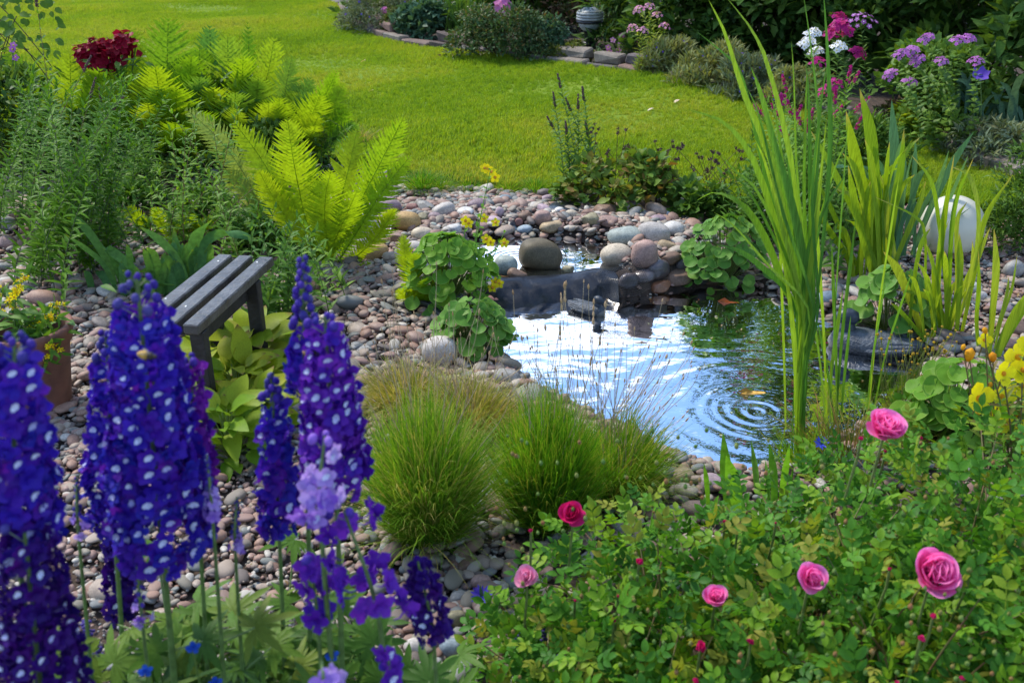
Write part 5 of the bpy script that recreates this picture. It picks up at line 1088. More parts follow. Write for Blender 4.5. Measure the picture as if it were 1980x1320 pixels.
hosta('lower green hosta closest to the gravel', (450, 890), 150, 130, 64, 70, m_hostag, 3)
hosta('small hosta with withered tips right of the lower one', (505, 840), 120, 100, 46, 66, m_hosta, 4)

# ------------------------------------------------------------------ yellow loosestrife in the pot
m_yellow = petalmat('yellow_petal', [(.90, .74, .01), (.92, .80, .015), (.88, .68, .01)]); m_orange = solid('orange_centre', (.6, .25, .01), .6)
m_potl = leafmat('pot_leaf', [(.06, .16, .02), (.09, .21, .025), (.14, .28, .03)], trans=.35)
star = flower5(5, .55, .35, .12)
def potplant():
    b = POT + (0, 0, POT_H * .8); w = thing('yellow_loosestrife', 'yellow starry flowers on leafy stems spilling over the terracotta pot', 'potted plant', b); r = np.random.default_rng(5); g = Geo(); Ms = []; Fm = []
    for (tx, ty, h_, n) in [(50, 530, .13, 26), (120, 590, .035, 8), (110, 612, .03, 8), (76, 622, .015, 4), (68, 640, .015, 3), (0, 560, .1, 12), (90, 690, .05, 16), (72, 705, .05, 16), (118, 682, .025, 7), (84, 722, .03, 8), (-20, 600, .1, 10), (100, 675, .03, 6)]:
        P = AT(tx, ty, b[1] + r.normal() * .04 - (.10 if ty > 660 else 0)); q = b + (r.normal() * .03, r.normal() * .03, 0); path = bez([q, (q + P) / 2 + (0, -.01, .05), P], 12); tube(path, .0022, 4, g); Ms += stem_leaves(path, 9, .065, r, .15, 1, .5, 2, .3)
        T = nrm(path[-1] - path[-3])
        for i in range(n): o = nrm(r.normal(size=3) + np.array((0, -.7, .2))); c = P - T * (h_ * r.random()) + o * r.uniform(.008, .018); Fm.append(frames([c], np.cross(o, (.3, .4, 1)), o, r.uniform(.018, .026))[0])
    for _ in range(26): P = b + (r.normal() * .08, r.normal() * .07 - .01, r.random() * .16); Ms.append(frames([P], (r.normal(), -.5 + r.normal() * .4, .2), (0, -.3, 1), r.uniform(.06, .09))[0])
    part('stems', g, stemmat(GREEN_STEM), w); spread('leaf', lf_lys, m_potl, w, Ms, 120); spread('flower', star, [m_yellow, m_orange], w, Fm, 200, 4)
potplant()

# ================================================================== pool side: marsh marigolds, monkey flower, grass tufts
m_cal = leafmat('marigold_leaf', [(.10, .26, .03), (.14, .32, .03), (.20, .38, .035)], trans=.4, rough=.35, tip=(.28, .42, .08), tip_at=.8, spec=.5)
m_cald = leafmat('marigold_leaf_soft', [(.08, .22, .03), (.12, .28, .04), (.17, .33, .05)], trans=.3, rough=.4, tip=(.24, .34, .10), tip_at=.82)
caltha('tall bright marsh marigold with round leaves at the left of the upper pool', (865, 590), 170, 135, 150, 31, m_cal, seed=3)
caltha('lower marsh marigold with round leaves at the left shore of the pond', (915, 680), 160, 96, 120, 33, m_cald, seed=4)
caltha('marsh marigold with pale rimmed leaves right of the upper pool', (1395, 548), 170, 124, 150, 27, m_cald, seed=5)
caltha('marsh marigold with large leaves behind the big duck decoy', (1715, 640), 150, 112, 70, 40, m_cald, seed=6)
caltha('marsh marigold with broad leaves beside the evening primroses', (1835, 850), 190, 140, 95, 42, m_cal, seed=7)
caltha('shaded round leaves behind the monkey flower', (930, 560), 60, 80, 22, 26, m_cal, seed=8)
caltha('floating young leaves at the back of the pond', (1405, 560), 110, 8, 6, 18, m_cal, seed=9)
m_monk = leafmat('monkey_leaf', [(.12, .30, .03), (.16, .36, .03)], trans=.4)
lf_ov = leafgeo(1, .6, 4, .2, .2, .42)
def trumpet(w, tips, r): pass
w, tips = stems_plant('monkey_flower', 'tall monkey flower with yellow blooms in front of the upper pool', 'flowering plant', (925, 575), 26, .03, [(948, 330), (925, 420), (965, 470), (900, 430), (930, 455), (962, 540), (975, 450)], lf_ov, .036, 12, m_monk, stemmat((.14, .28, .03)), limit=120, rstem=.003)
r = np.random.default_rng(9); b = base_of(w)
for k, (x, y) in enumerate([(937, 325), (950, 332), (957, 343), (900, 427), (936, 422), (958, 430), (906, 432), (948, 468), (975, 470), (958, 545), (952, 556), (940, 462), (965, 548), (943, 327)]):
    P = AT(x, y, b[1] - .02); g = Geo().put(flower5(5, .75, .1, .14), frames([P], (1, .1, .3), (r.normal() * .5, -.9, .25), .040 + .006 * r.random())[0], tn=k / 14); part('bloom', g, [m_yellow, m_orange], w, origin=P)
    tube([P, P + (-(P - b)[0] * .2, .02, -.03)], .0015, 4)

m_tuft = leafmat('tuft_grass', [(.07, .20, .015), (.14, .31, .02), (.24, .39, .03), (.48, .40, .14)], trans=.35, rough=.5)
m_tuftg = leafmat('tuft_grass_green', [(.05, .18, .012), (.10, .28, .015), (.17, .36, .02), (.34, .34, .06)], trans=.4, rough=.5)
m_tufty = leafmat('tuft_grass_dry', [(.16, .24, .03), (.26, .30, .05), (.42, .36, .12), (.5, .38, .2)], trans=.35, rough=.6)
def grasstuft(name, label, base, n, hpx, spx, mat, seed, foot=20, lean=0, wd=.0016, arch=.35, seeds=0, cat='ornamental grass', dry=None):
    r = np.random.default_rng(seed); b = G(*base); s = mscale(b); w = thing(name, label, cat, b)
    u = np.linspace(0, 1, 7)[None, :, None]; a = r.random(n) * 6.28; f = np.where(r.random(n) < .06, r.uniform(1, 1.5, n), r.random(n) ** .5); h = hpx * s * r.uniform(.35, 1.15, n) * (1 - .38 * np.minimum(f, 1.1)); sp_ = spx * s * f * r.uniform(.6, 1.2, n)
    root = b + np.stack([np.cos(a) * f * foot * s, np.sin(a) * f * foot * s * .8, 0 * a], 1) ; a = a + r.normal(size=n) * .35; d = np.stack([np.cos(a) * sp_ + lean * s + r.normal(size=n) * spx * s * .08, np.sin(a) * sp_, h], 1)
    P = root[:, None] + d[:, None] * np.concatenate([u ** 1.35, u ** 1.35, u * (1 - arch * (u ** 2.5) * .9)], 2)
    P[..., 0] += (r.normal(size=n) * .016 * hpx * s / .5)[:, None] * np.sin(u[..., 0] * pi)
    P[..., 2] += (-arch * h * .45)[:, None] * (u[..., 0] ** 4) * (sp_ / (spx * s))[:, None]; P[..., 2] = np.maximum(P[..., 2], b[2] + .004)
    sd = nrm(np.stack([np.ones(n), r.normal(size=n) * .4, np.zeros(n)], 1)); wv = wd * 1.1 * (1 - u ** 2 * .95)[0] * r.uniform(.7, 1.4, n)[:, None, None] * np.ones((n, 1, 1))
    A = P - sd[:, None] * wv; B = P + sd[:, None] * wv; V = np.stack([A, B], 2).reshape(n, 14, 3); k = np.arange(6); q = np.stack([2 * k, 2 * k + 1, 2 * k + 3, 2 * k + 2], 1)
    Q = (q[None] + (np.arange(n) * 14)[:, None, None]).reshape(-1, 4); tn = np.clip(r.random(n) ** 1.2, 0, .99)
    g = Geo().add(V.reshape(-1, 3), Q, None, 0, np.tile(np.repeat(np.linspace(0, 1, 7), 2), n), np.repeat(tn, 14)); part('blades', g, mat, w, kind='stuff')
    if seeds:
        for i in range(seeds):
            j = r.integers(n); a_ = r.random() * 6.28; tp = b + np.array((cos(a_) * spx * s * r.uniform(.2, 1.1) + lean * s, sin(a_) * spx * s * .5, hpx * s * r.uniform(.75, 1.25)))
            seedstem(w, b + (r.normal() * .03, r.normal() * .03, 0), tp, r)
    return w
m_seed = petalmat('seed_head', [(.50, .34, .16), (.60, .44, .26), (.42, .26, .12)], trans=.25, rough=.8); m_sstem = stemmat((.50, .37, .22))
headg = loft([((0, 0, z), w_, w_) for z, w_ in ((0, .02), (.15, .12), (.4, .17), (.7, .12), (1, .01))], 6)
hm = headg.mesh('seed_head', m_seed)
def seedstem(w, q, tp, r, size=.013, nh=1, droop=0):
    path = bez([q, q + (tp - q) * (.35, .35, .5), tp - (tp - q) * (.12, .12, .15), tp], 12); o = part('seed_stem', tube(path, np.linspace(.0014, .0007, 12), 3), m_sstem, w)
    for k in range(nh):
        P = path[-1 - k]; T = nrm(path[-1] - path[-3]); X, Y = nrm(np.cross(T, (1, .2, .1))), None; Y = np.cross(T, X); M = np.eye(4); sz = size * r.uniform(.75, 1.3)
        M[:3, 0] = X * sz; M[:3, 1] = Y * sz; M[:3, 2] = T * sz; M[:3, 3] = P; inst('seed_head', hm, w, M)
grasstuft('grass_tuft', 'large fountain shaped grass tuft left of centre in the foreground', (830, 1050), 4200, 430, 155, m_tuft, 1, foot=34, wd=.0012, seeds=24, arch=.22)
grasstuft('grass_tuft', 'second denser green grass tuft in front of the pond', (1055, 1015), 3800, 390, 100, m_tuftg, 2, foot=42, wd=.0012, seeds=16, arch=.2)
grasstuft('grass_tuft', 'right part of the grasses bending over the near shore', (1190, 960), 1500, 270, 110, m_tuft, 3, foot=50, wd=.0012, seeds=24, lean=20, arch=.3)
grasstuft('grass_tuft', 'short yellowish grass tuft below the big pale boulder', (790, 800), 1700, 160, 115, m_tufty, 4, foot=50, wd=.0012, seeds=20)
grasstuft('grass_tuft', 'dry straw coloured tuft at the shore behind the large fountain tuft', (905, 840), 1900, 180, 120, m_tufty, 5, foot=60, wd=.0012, seeds=34)
grasstuft('grass_tuft', 'sparse grass at the shore left of the ripples', (1040, 850), 900, 110, 90, m_tufty, 6, foot=60, wd=.0011, seeds=12)
for k, (bx, by, n, h_, sp_, lab, m) in enumerate([(815, 372, 700, 70, 62, 'soft grass tuft at the lawn edge next to the lime fern', m_tuftg), (850, 372, 420, 50, 48, 'low tuft at the lawn edge behind the fine gravel', m_tuft), (905, 372, 380, 42, 34, 'narrow tuft left of the yellow monkey flower tip', m_tuftg), (980, 374, 420, 42, 50, 'grass tuft right of the yellow monkey flower tip', m_tuft), (1035, 377, 480, 48, 46, 'bushy grass tuft beside the tall seed spike', m_tuftg), (690, 290, 420, 75, 50, 'dry grass heads behind the lime fern', m_tufty), (725, 330, 380, 60, 40, 'greyish grass between fern and lawn', m_tuft)]):
    grasstuft('grass_tuft', lab, (bx, by), n, h_, sp_, m, 20 + k, foot=16, wd=.0016, arch=.3)
# tall seed heads standing before the water
b = G(1130, 930); w = thing('seed_head_grass', 'thin stems with tan seed heads standing in front of the water', 'grass', b, None); r = np.random.default_rng(77)
for k, (x, y, n_) in enumerate([(1085, 575, 3), (1092, 560, 3), (1148, 590, 4), (1160, 660, 2), (1138, 560, 1), (1083, 640, 3), (1142, 700, 2), (1055, 640, 1), (1170, 595, 1), (1010, 660, 1), (1030, 675, 1), (1200, 680, 1), (1240, 665, 1), (1280, 585, 1), (1300, 640, 1), (1215, 750, 1), (1232, 740, 1), (1264, 700, 1), (1190, 720, 1), (1108, 690, 1), (1122, 720, 2), (1175, 700, 1), (1068, 690, 1), (1098, 720, 1), (1320, 650, 1)] + [(r.uniform(990, 1340), r.uniform(650, 860), 1) for _ in range(70)]):
    q = b + np.array(((x - 1130) * .00035 + r.normal() * .03, r.normal() * .05, 0)); seedstem(w, q, AT(x, y, b[1] + .12 + r.normal() * .05), r, .020 if k < 10 else .014, n_)

# leafy reddish bush and spikes at the lawn edge
m_epi = leafmat('barrenwort_leaf', [(.07, .15, .025), (.11, .21, .03), (.17, .24, .035), (.22, .13, .04)], trans=.3)
bush('leafy_bush', 'rounded leafy bush with reddish tinted leaves above the upper pool rim', 'perennial', (1190, 403), 215, 102, leafgeo(1, .75, 4, .25, .2, .42), .048, 1500, m_epi, limit=200, minpx=9)
bush('leafy_bush', 'green leafy bush between the reddish one and the marsh marigold', 'perennial', (1350, 425), 150, 60, leafgeo(1, .8, 4, .2, .2, .42), .05, 700, m_mid, limit=120, minpx=9)
def dots(w, tips, r):
    for P, T, path in tips:
        for k in range(r.integers(1, 4)): part('seed_ball', Geo().scatter(tinyleaf(.4, 0), frames(np.repeat([P + r.normal(size=3) * .012 * (k > 0)], 18, 0), nrm(r.normal(size=(18, 3))), r.normal(size=(18, 3)), .014)), m_spike, w, origin=P)
for k, (bx, by, x0, x1, y0, y1, n, lab) in enumerate([(1180, 385, 1140, 1230, 240, 300, 10, 'brown seed balls on thin stems above the reddish bush'), (1270, 390, 1240, 1320, 258, 340, 18, 'cluster of burr heads on brown stems in the middle of the lawn edge'), (1390, 395, 1340, 1440, 280, 350, 20, 'burr heads on brown stems left of the reeds')]):
    stems_plant('avens', lab, 'perennial', (bx, by), 70, .1, [(r.uniform(x0, x1), r.uniform(y0, y1)) for _ in range(n)], lf_s, .02, 3, m_epi, stemmat((.12, .06, .035)), topflower=dots, limit=10, rstem=.0026)
stems_plant('loosestrife', 'tall loosestrife with brown seed spike standing against the lawn', 'perennial', (1110, 380), 40, .05, [(1082, 160), (1100, 205), (1066, 240), (1128, 185), (1118, 200), (1072, 195), (1135, 250), (1095, 250)], lf_wil, .07, 34, m_lysd, stemmat((.10, .13, .05)), topflower=darkspike(.08, .006, 60), limit=160)
stems_plant('loosestrife', 'light green leafy plant with purple spikes behind the reeds', 'perennial', (1560, 440), 110, .2, [(r.uniform(1455, 1660), r.uniform(150, 300)) for _ in range(22)], lf_wil, .075, 26, m_lysi, stemmat((.10, .15, .05)), topflower=spikes([m_mag, m_mag], .009, .09, 26, fl5s, .016), limit=200)
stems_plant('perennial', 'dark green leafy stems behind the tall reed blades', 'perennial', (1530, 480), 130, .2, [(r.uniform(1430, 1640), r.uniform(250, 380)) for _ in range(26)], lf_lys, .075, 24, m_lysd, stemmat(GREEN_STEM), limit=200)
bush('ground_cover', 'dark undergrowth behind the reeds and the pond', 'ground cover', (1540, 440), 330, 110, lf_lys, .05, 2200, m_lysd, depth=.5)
# ================================================================== tall reeds and iris blades in and around the pond
m_reed = leafmat('reed_blade', [(.07, .19, .035), (.11, .25, .04), (.17, .31, .035), (.27, .40, .04)], trans=.45, rough=.35, spec=.5, tcol=(1.4, 1.4, .4), streak=True, mott=.3)
m_reedy = leafmat('reed_yellow', [(.20, .34, .02), (.28, .40, .025), (.16, .30, .02), (.34, .42, .05)], trans=.45, rough=.4, tip=(.42, .34, .10), tip_at=.85, tcol=(1.4, 1.3, .4), streak=True, mott=.3)
m_blueiris = leafmat('blue_iris_blade', [(.07, .18, .09), (.10, .23, .11), (.13, .27, .10)], trans=.3, rough=.4, streak=True, mott=.3)
r = np.random.default_rng(51)
ST = [(1545, 885), (1550, 720), (1553, 620)]
blades('tall_reed', 'tallest green reed clump rising from the front of the pond to the top edge', 'reed', (1545, 885), [
    (ST + [(1530, 540), (1500, 430), (1455, 305), (1400, 237), (1330, 212)], 12), (ST + [(1520, 560), (1485, 470), (1440, 400), (1385, 373), (1347, 388)], 14), ([(1552, 680), (1535, 580), (1480, 520), (1430, 485), (1383, 472)], 10),
    (ST + [(1545, 560), (1500, 330), (1440, 180), (1405, 70), (1370, 0)], 12), (ST + [(1540, 560), (1485, 360), (1435, 150), (1400, 105), (1348, 62)], 7), (ST + [(1556, 560), (1535, 330), (1490, 140), (1455, 60), (1400, -10)], 11),
    (ST + [(1545, 520), (1510, 350), (1475, 200), (1452, 130)], 20), (ST + [(1550, 500), (1525, 380), (1495, 270), (1480, 205)], 16), (ST + [(1562, 450), (1562, 300), (1562, 190), (1558, 120)], 9),
    (ST + [(1575, 420), (1585, 250), (1570, 100), (1552, -20)], 7), ([(1560, 700), (1580, 560), (1603, 300), (1600, 120), (1592, -20)], 9), ([(1555, 720), (1570, 560), (1585, 400), (1598, 230)], 9),
    (ST + [(1535, 540), (1470, 380), (1420, 330), (1395, 300)], 6), (ST + [(1565, 500), (1600, 400), (1640, 330)], 8), ([(1540, 880), (1541, 800), (1540, 700), (1525, 560), (1500, 440)], 12), ([(1548, 880), (1552, 800), (1555, 690), (1562, 600)], 18), ([(1543, 880), (1546, 790), (1550, 690), (1548, 600)], 16)] + [([(1548, 880), (1552, 720), (1556 + k * 2, 600), (1550 + (dx_ * .35), 600 - h_ * .45), (1550 + dx_ * .75, 600 - h_ * .85), (1550 + dx_, 600 - h_)], wd_) for k, (dx_, h_, wd_) in enumerate([(-130, 260, 6), (-90, 330, 7), (-60, 420, 6), (-30, 300, 8), (10, 460, 6), (35, 350, 7), (60, 250, 6), (-170, 190, 5), (90, 330, 5), (-20, 520, 5), (-105, 430, 6), (50, 480, 5)])], m_reed, z0=LW, jit=.012, basejit=6, prof=lambda t: (.30 + .70 * sm(t, .12, .5)) * np.clip(np.minimum(1, (1 - t) * 2.6) ** .8, .02, 1))
blades('rush_clump', 'thin dark green rushes standing in the water left of the big duck decoy', 'rush', (1610, 800), [([(x0, y0), (x0 + (x1 - x0) * .3, y0 + (y1 - y0) * .4), (x0 + (x1 - x0) * .7, y0 + (y1 - y0) * .75), (x1, y1)], w_) for x0, y0, x1, y1, w_ in
    [(1520, 870, 1505, 400, 6), (1600, 820, 1575, 380, 6), (1605, 810, 1640, 220, 6), (1620, 830, 1608, 470, 6), (1615, 825, 1655, 420, 6), (1595, 800, 1560, 540, 7), (1600, 800, 1630, 560, 7), (1680, 790, 1740, 330, 5), (1675, 800, 1712, 540, 6), (1625, 835, 1645, 610, 6), (1612, 815, 1580, 620, 7), (1690, 790, 1765, 520, 5)]], m_reed, z0=LW)
blades('iris_clump', 'upright bright iris blades at the back right shore', 'iris', (1690, 548), [
    ([(1705, 545), (1660, 430), (1610, 330), (1566, 250)], 15), ([(1695, 545), (1680, 420), (1652, 300), (1636, 215)], 20), ([(1700, 545), (1694, 400), (1683, 260), (1662, 172)], 20), ([(1705, 545), (1714, 430), (1712, 370), (1700, 336)], 14), ([(1680, 560), (1640, 480), (1605, 400), (1573, 338)], 10), ([(1712, 545), (1725, 430), (1740, 330), (1748, 250)], 14),
    ([(1655, 560), (1640, 500), (1600, 440), (1580, 400)], 12), ([(1690, 545), (1670, 470), (1650, 380), (1640, 320)], 13), ([(1715, 545), (1745, 470), (1775, 400), (1790, 350)], 12)] + fan(1700, 545, 22, (120, 300), 48, (7, 13), r), m_reedy)
blades('iris_clump', 'blue green iris clump left of the white ball', 'iris', (1745, 505), [([(1740, 500), (1732, 380), (1728, 280), (1724, 193)], 19), ([(1760, 500), (1800, 400), (1845, 310), (1883, 255)], 14), ([(1765, 500), (1815, 430), (1850, 350), (1872, 300)], 11), ([(1760, 500), (1790, 420), (1815, 350), (1835, 290)], 12), ([(1745, 500), (1760, 400), (1768, 320), (1770, 270)], 10), ([(1770, 505), (1820, 450), (1850, 420), (1878, 400)], 16), ([(1735, 500), (1710, 420), (1680, 350), (1650, 300)], 13), ([(1740, 500), (1760, 450), (1790, 390), (1810, 350)], 12)] + fan(1735, 500, 16, (120, 230), 58, (7, 14), r), m_blueiris)
blades('iris_clump', 'yellow green iris blades with browned tips in front of the white ball', 'iris', (1815, 660), [
    ([(1835, 650), (1835, 540), (1845, 400), (1882, 306)], 13), ([(1845, 645), (1880, 520), (1892, 420), (1876, 345), (1840, 322)], 10), ([(1860, 640), (1885, 520), (1905, 420), (1958, 338)], 10), ([(1790, 660), (1760, 580), (1735, 520), (1708, 486)], 15), ([(1835, 650), (1825, 520), (1815, 430), (1800, 350), (1762, 300)], 9), ([(1830, 650), (1818, 600), (1790, 572), (1735, 560)], 11), ([(1835, 640), (1860, 560), (1888, 500), (1915, 438)], 13),
    ([(1810, 650), (1790, 560), (1788, 460), (1770, 420), (1690, 380)], 7), ([(1820, 650), (1812, 560), (1822, 440), (1845, 300)], 16), ([(1825, 650), (1815, 560), (1800, 500), (1790, 470)], 9), ([(1850, 640), (1855, 560), (1856, 500), (1855, 450)], 12), ([(1790, 660), (1775, 640), (1740, 600), (1722, 585)], 8), ([(1840, 645), (1850, 540), (1850, 430), (1870, 390)], 8), ([(1845, 640), (1870, 570), (1880, 500), (1880, 465)], 10)] + fan(1805, 655, 12, (90, 240), 40, (5, 11), r), m_reedy, z0=-.02)
blades('iris_clump', 'short wide yellow green blades at the right edge', 'iris', (1920, 700), [([(1910, 695), (1918, 600), (1924, 520), (1922, 443)], 17), ([(1918, 695), (1935, 620), (1955, 560), (1967, 492)], 8), ([(1925, 695), (1940, 650), (1965, 600), (1990, 560)], 20), ([(1893, 690), (1888, 620), (1892, 560), (1892, 485)], 10), ([(1930, 690), (1955, 640), (1985, 590), (2000, 560)], 10), ([(1905, 695), (1925, 640), (1945, 570), (1950, 535)], 12)], m_reedy)
blades('iris_clump', 'fresh green sword leaves at the near shore behind the roses', 'iris', (1450, 1010), [([(1412, 1005), (1405, 930), (1398, 835)], 22), ([(1430, 1005), (1418, 940), (1404, 880)], 26), ([(1468, 1010), (1460, 930), (1452, 850)], 17), ([(1495, 1010), (1496, 930), (1487, 855)], 17), ([(1508, 1005), (1515, 930), (1527, 858)], 13), ([(1370, 1000), (1366, 940), (1361, 896)], 10), ([(1488, 1000), (1484, 930), (1480, 890)], 8), ([(1525, 1005), (1525, 950), (1535, 900)], 10), ([(1440, 1000), (1430, 950), (1445, 930)], 12), ([(1560, 1060), (1562, 1040), (1558, 1022)], 12), ([(1590, 1090), (1588, 1060), (1590, 1040)], 12)], leafmat('sword_leaf', [(.10, .28, .03), (.14, .34, .035)], trans=.45, rough=.35), fold=.35)
grasstuft('sedge_tuft', 'thin reddish sedge blades at the right shore of the pond', (1640, 880), 420, 130, 110, leafmat('sedge', [(.14, .22, .03), (.26, .24, .05), (.34, .17, .06)], trans=.3), 61, foot=80, wd=.0012, arch=.15)
grasstuft('sedge_tuft', 'fine green sedge in front of the tallest reeds', (1560, 900), 300, 90, 60, m_tuftg, 62, foot=50, wd=.0012, arch=.15)

# ================================================================== evening primroses and small yellow buttons
m_prim = petalmat('primrose_petal', [(.92, .84, .01), (.93, .78, .01), (.9, .86, .03)]); m_budo = petalmat('primrose_bud', [(.75, .33, .02), (.8, .45, .02)])
pf = flower5(4, 1.0, .35, .1, seg=4)
def primrose():
    b = G(1935, 1020); w = thing('evening_primrose', 'evening primrose with large yellow flowers at the right edge', 'flowering plant', b); r = np.random.default_rng(15); g = Geo(); Ms = []
    F = [(1892, 770, 56), (1937, 766, 42), (1940, 722, 42), (1968, 690, 52), (1978, 715, 44), (1925, 800, 42), (1968, 800, 44), (1975, 745, 40), (1945, 818, 34), (1903, 657, 26), (1972, 835, 30), (1985, 860, 34), (1990, 665, 40)]
    for x, y, s_ in F:
        Y = b[1] + r.normal() * .05; P = AT(x, y, Y); q = b + (r.normal() * .06, r.normal() * .05, 0); path = bez([q, (q + P) / 2 + (.01, 0, .03), P], 10); tube(path, .0025, 4, g); Ms += stem_leaves(path, 12, .06, r, .25, .95, .6, 2, .3)
        M = frames([P], (r.normal() * .3, .3, .9), (r.normal() * .35 - .1, -.9, .45), s_ * mscale(P) * 1.1)[0]; o = part('bloom', Geo().put(pf, M, tn=r.random()), [m_prim, m_budo], w, origin=P); tube([P, P + (0, .01, -.05)], .003, 4, g)
    for x, y, s_ in [(1874, 688, 26), (1920, 692, 20), (1862, 672, 12), (1905, 640, 14), (1943, 850, 16), (1890, 800, 12), (1914, 745, 12)]:
        P = AT(x, y, b[1]); M = frames([P], (r.normal() * .4, 0, 1), (0, -1, 0), s_ * mscale(P))[0]; part('bud', Geo().put(loft([((0, 0, z), v, v) for z, v in ((-.4, .1), (-.1, .3), (.3, .34), (.6, .05))], 8), M @ np.array([[1, 0, 0, 0], [0, 0, 1, 0], [0, -1, 0, 0], [0, 0, 0, 1.]])), m_budo, w, origin=P); q = b + (P - b) * (.6, .6, .55); tube([q, P], .002, 4, g)
    part('stems', g, stemmat((.16, .12, .05)), w); spread('leaf', lf_l, leafmat('primrose_leaf', [(.08, .19, .03), (.12, .24, .03), (.18, .14, .04)], trans=.3), w, Ms, 180)
primrose()
def buttons():
    b = G(1745, 800); w = thing('crowfoot_plant', 'wiry plant with tiny mustard yellow button flowers in front of the duck decoy', 'flowering plant', b); r = np.random.default_rng(8); g = Geo(); Ms = []
    for k in range(70):
        P = AT(r.uniform(1695, 1850), r.uniform(625, 740) if k % 3 else r.uniform(640, 700), b[1] + r.normal() * .04); q = b + np.array(((P - b)[0] * .35, r.normal() * .03, 0)); tube(bez([q, (q + P) / 2 + (r.normal() * .02, 0, .0), P], 7), .0011, 3, g); Ms.append(frames([P], (1, 0, 0), (0, -.5, 1), .009 * r.uniform(.7, 1.3))[0])
    part('stems', g, stemmat((.25, .27, .05)), w); hb = Geo().add(ICO[1][0] * (.5, .5, .35), None, ICO[1][1]); spread('flower_button', hb, petalmat('button_yellow', [(.55, .38, .02), (.45, .28, .03)]), w, Ms, 70, 3)
buttons()
bush('ground_cover', 'low green leaves between the big decoy and the evening primroses', 'ground cover', (1820, 830), 230, 60, lf_ov, .03, 900, m_cal, depth=.6, limit=60)

# ================================================================== rose bush
m_rosel = leafmat('rose_leaf', [(.04, .14, .018), (.055, .18, .02), (.08, .23, .02), (.11, .27, .02), (.18, .32, .02), (.26, .26, .04)], trans=.35, rough=.35, spec=.5)
m_rose = leafmat('rose_pink', [(.88, .12, .42), (.92, .24, .56), (.82, .09, .38)], trans=.35, tcol=(1.2, 1.0, 1.2), spec=.15, mott=.12, tip=(.94, .30, .60), tip_at=.7); m_rosed = petalmat('rose_deep', [(.62, .01, .12), (.72, .03, .20)], trans=.25); m_rosep = petalmat('rose_pale', [(.85, .32, .50), (.88, .42, .58)], trans=.3)
MO = [((.36, 1.76), (.38, .38), .34), ((.72, 1.80), (.42, .42), .37), ((1.12, 1.90), (.46, .54), .47), ((.78, 1.5), (.50, .36), .45), ((.30, 1.52), (.30, .30), .30), ((.10, 1.66), (.2, .24), .21), ((1.2, 1.5), (.4, .4), .50)]
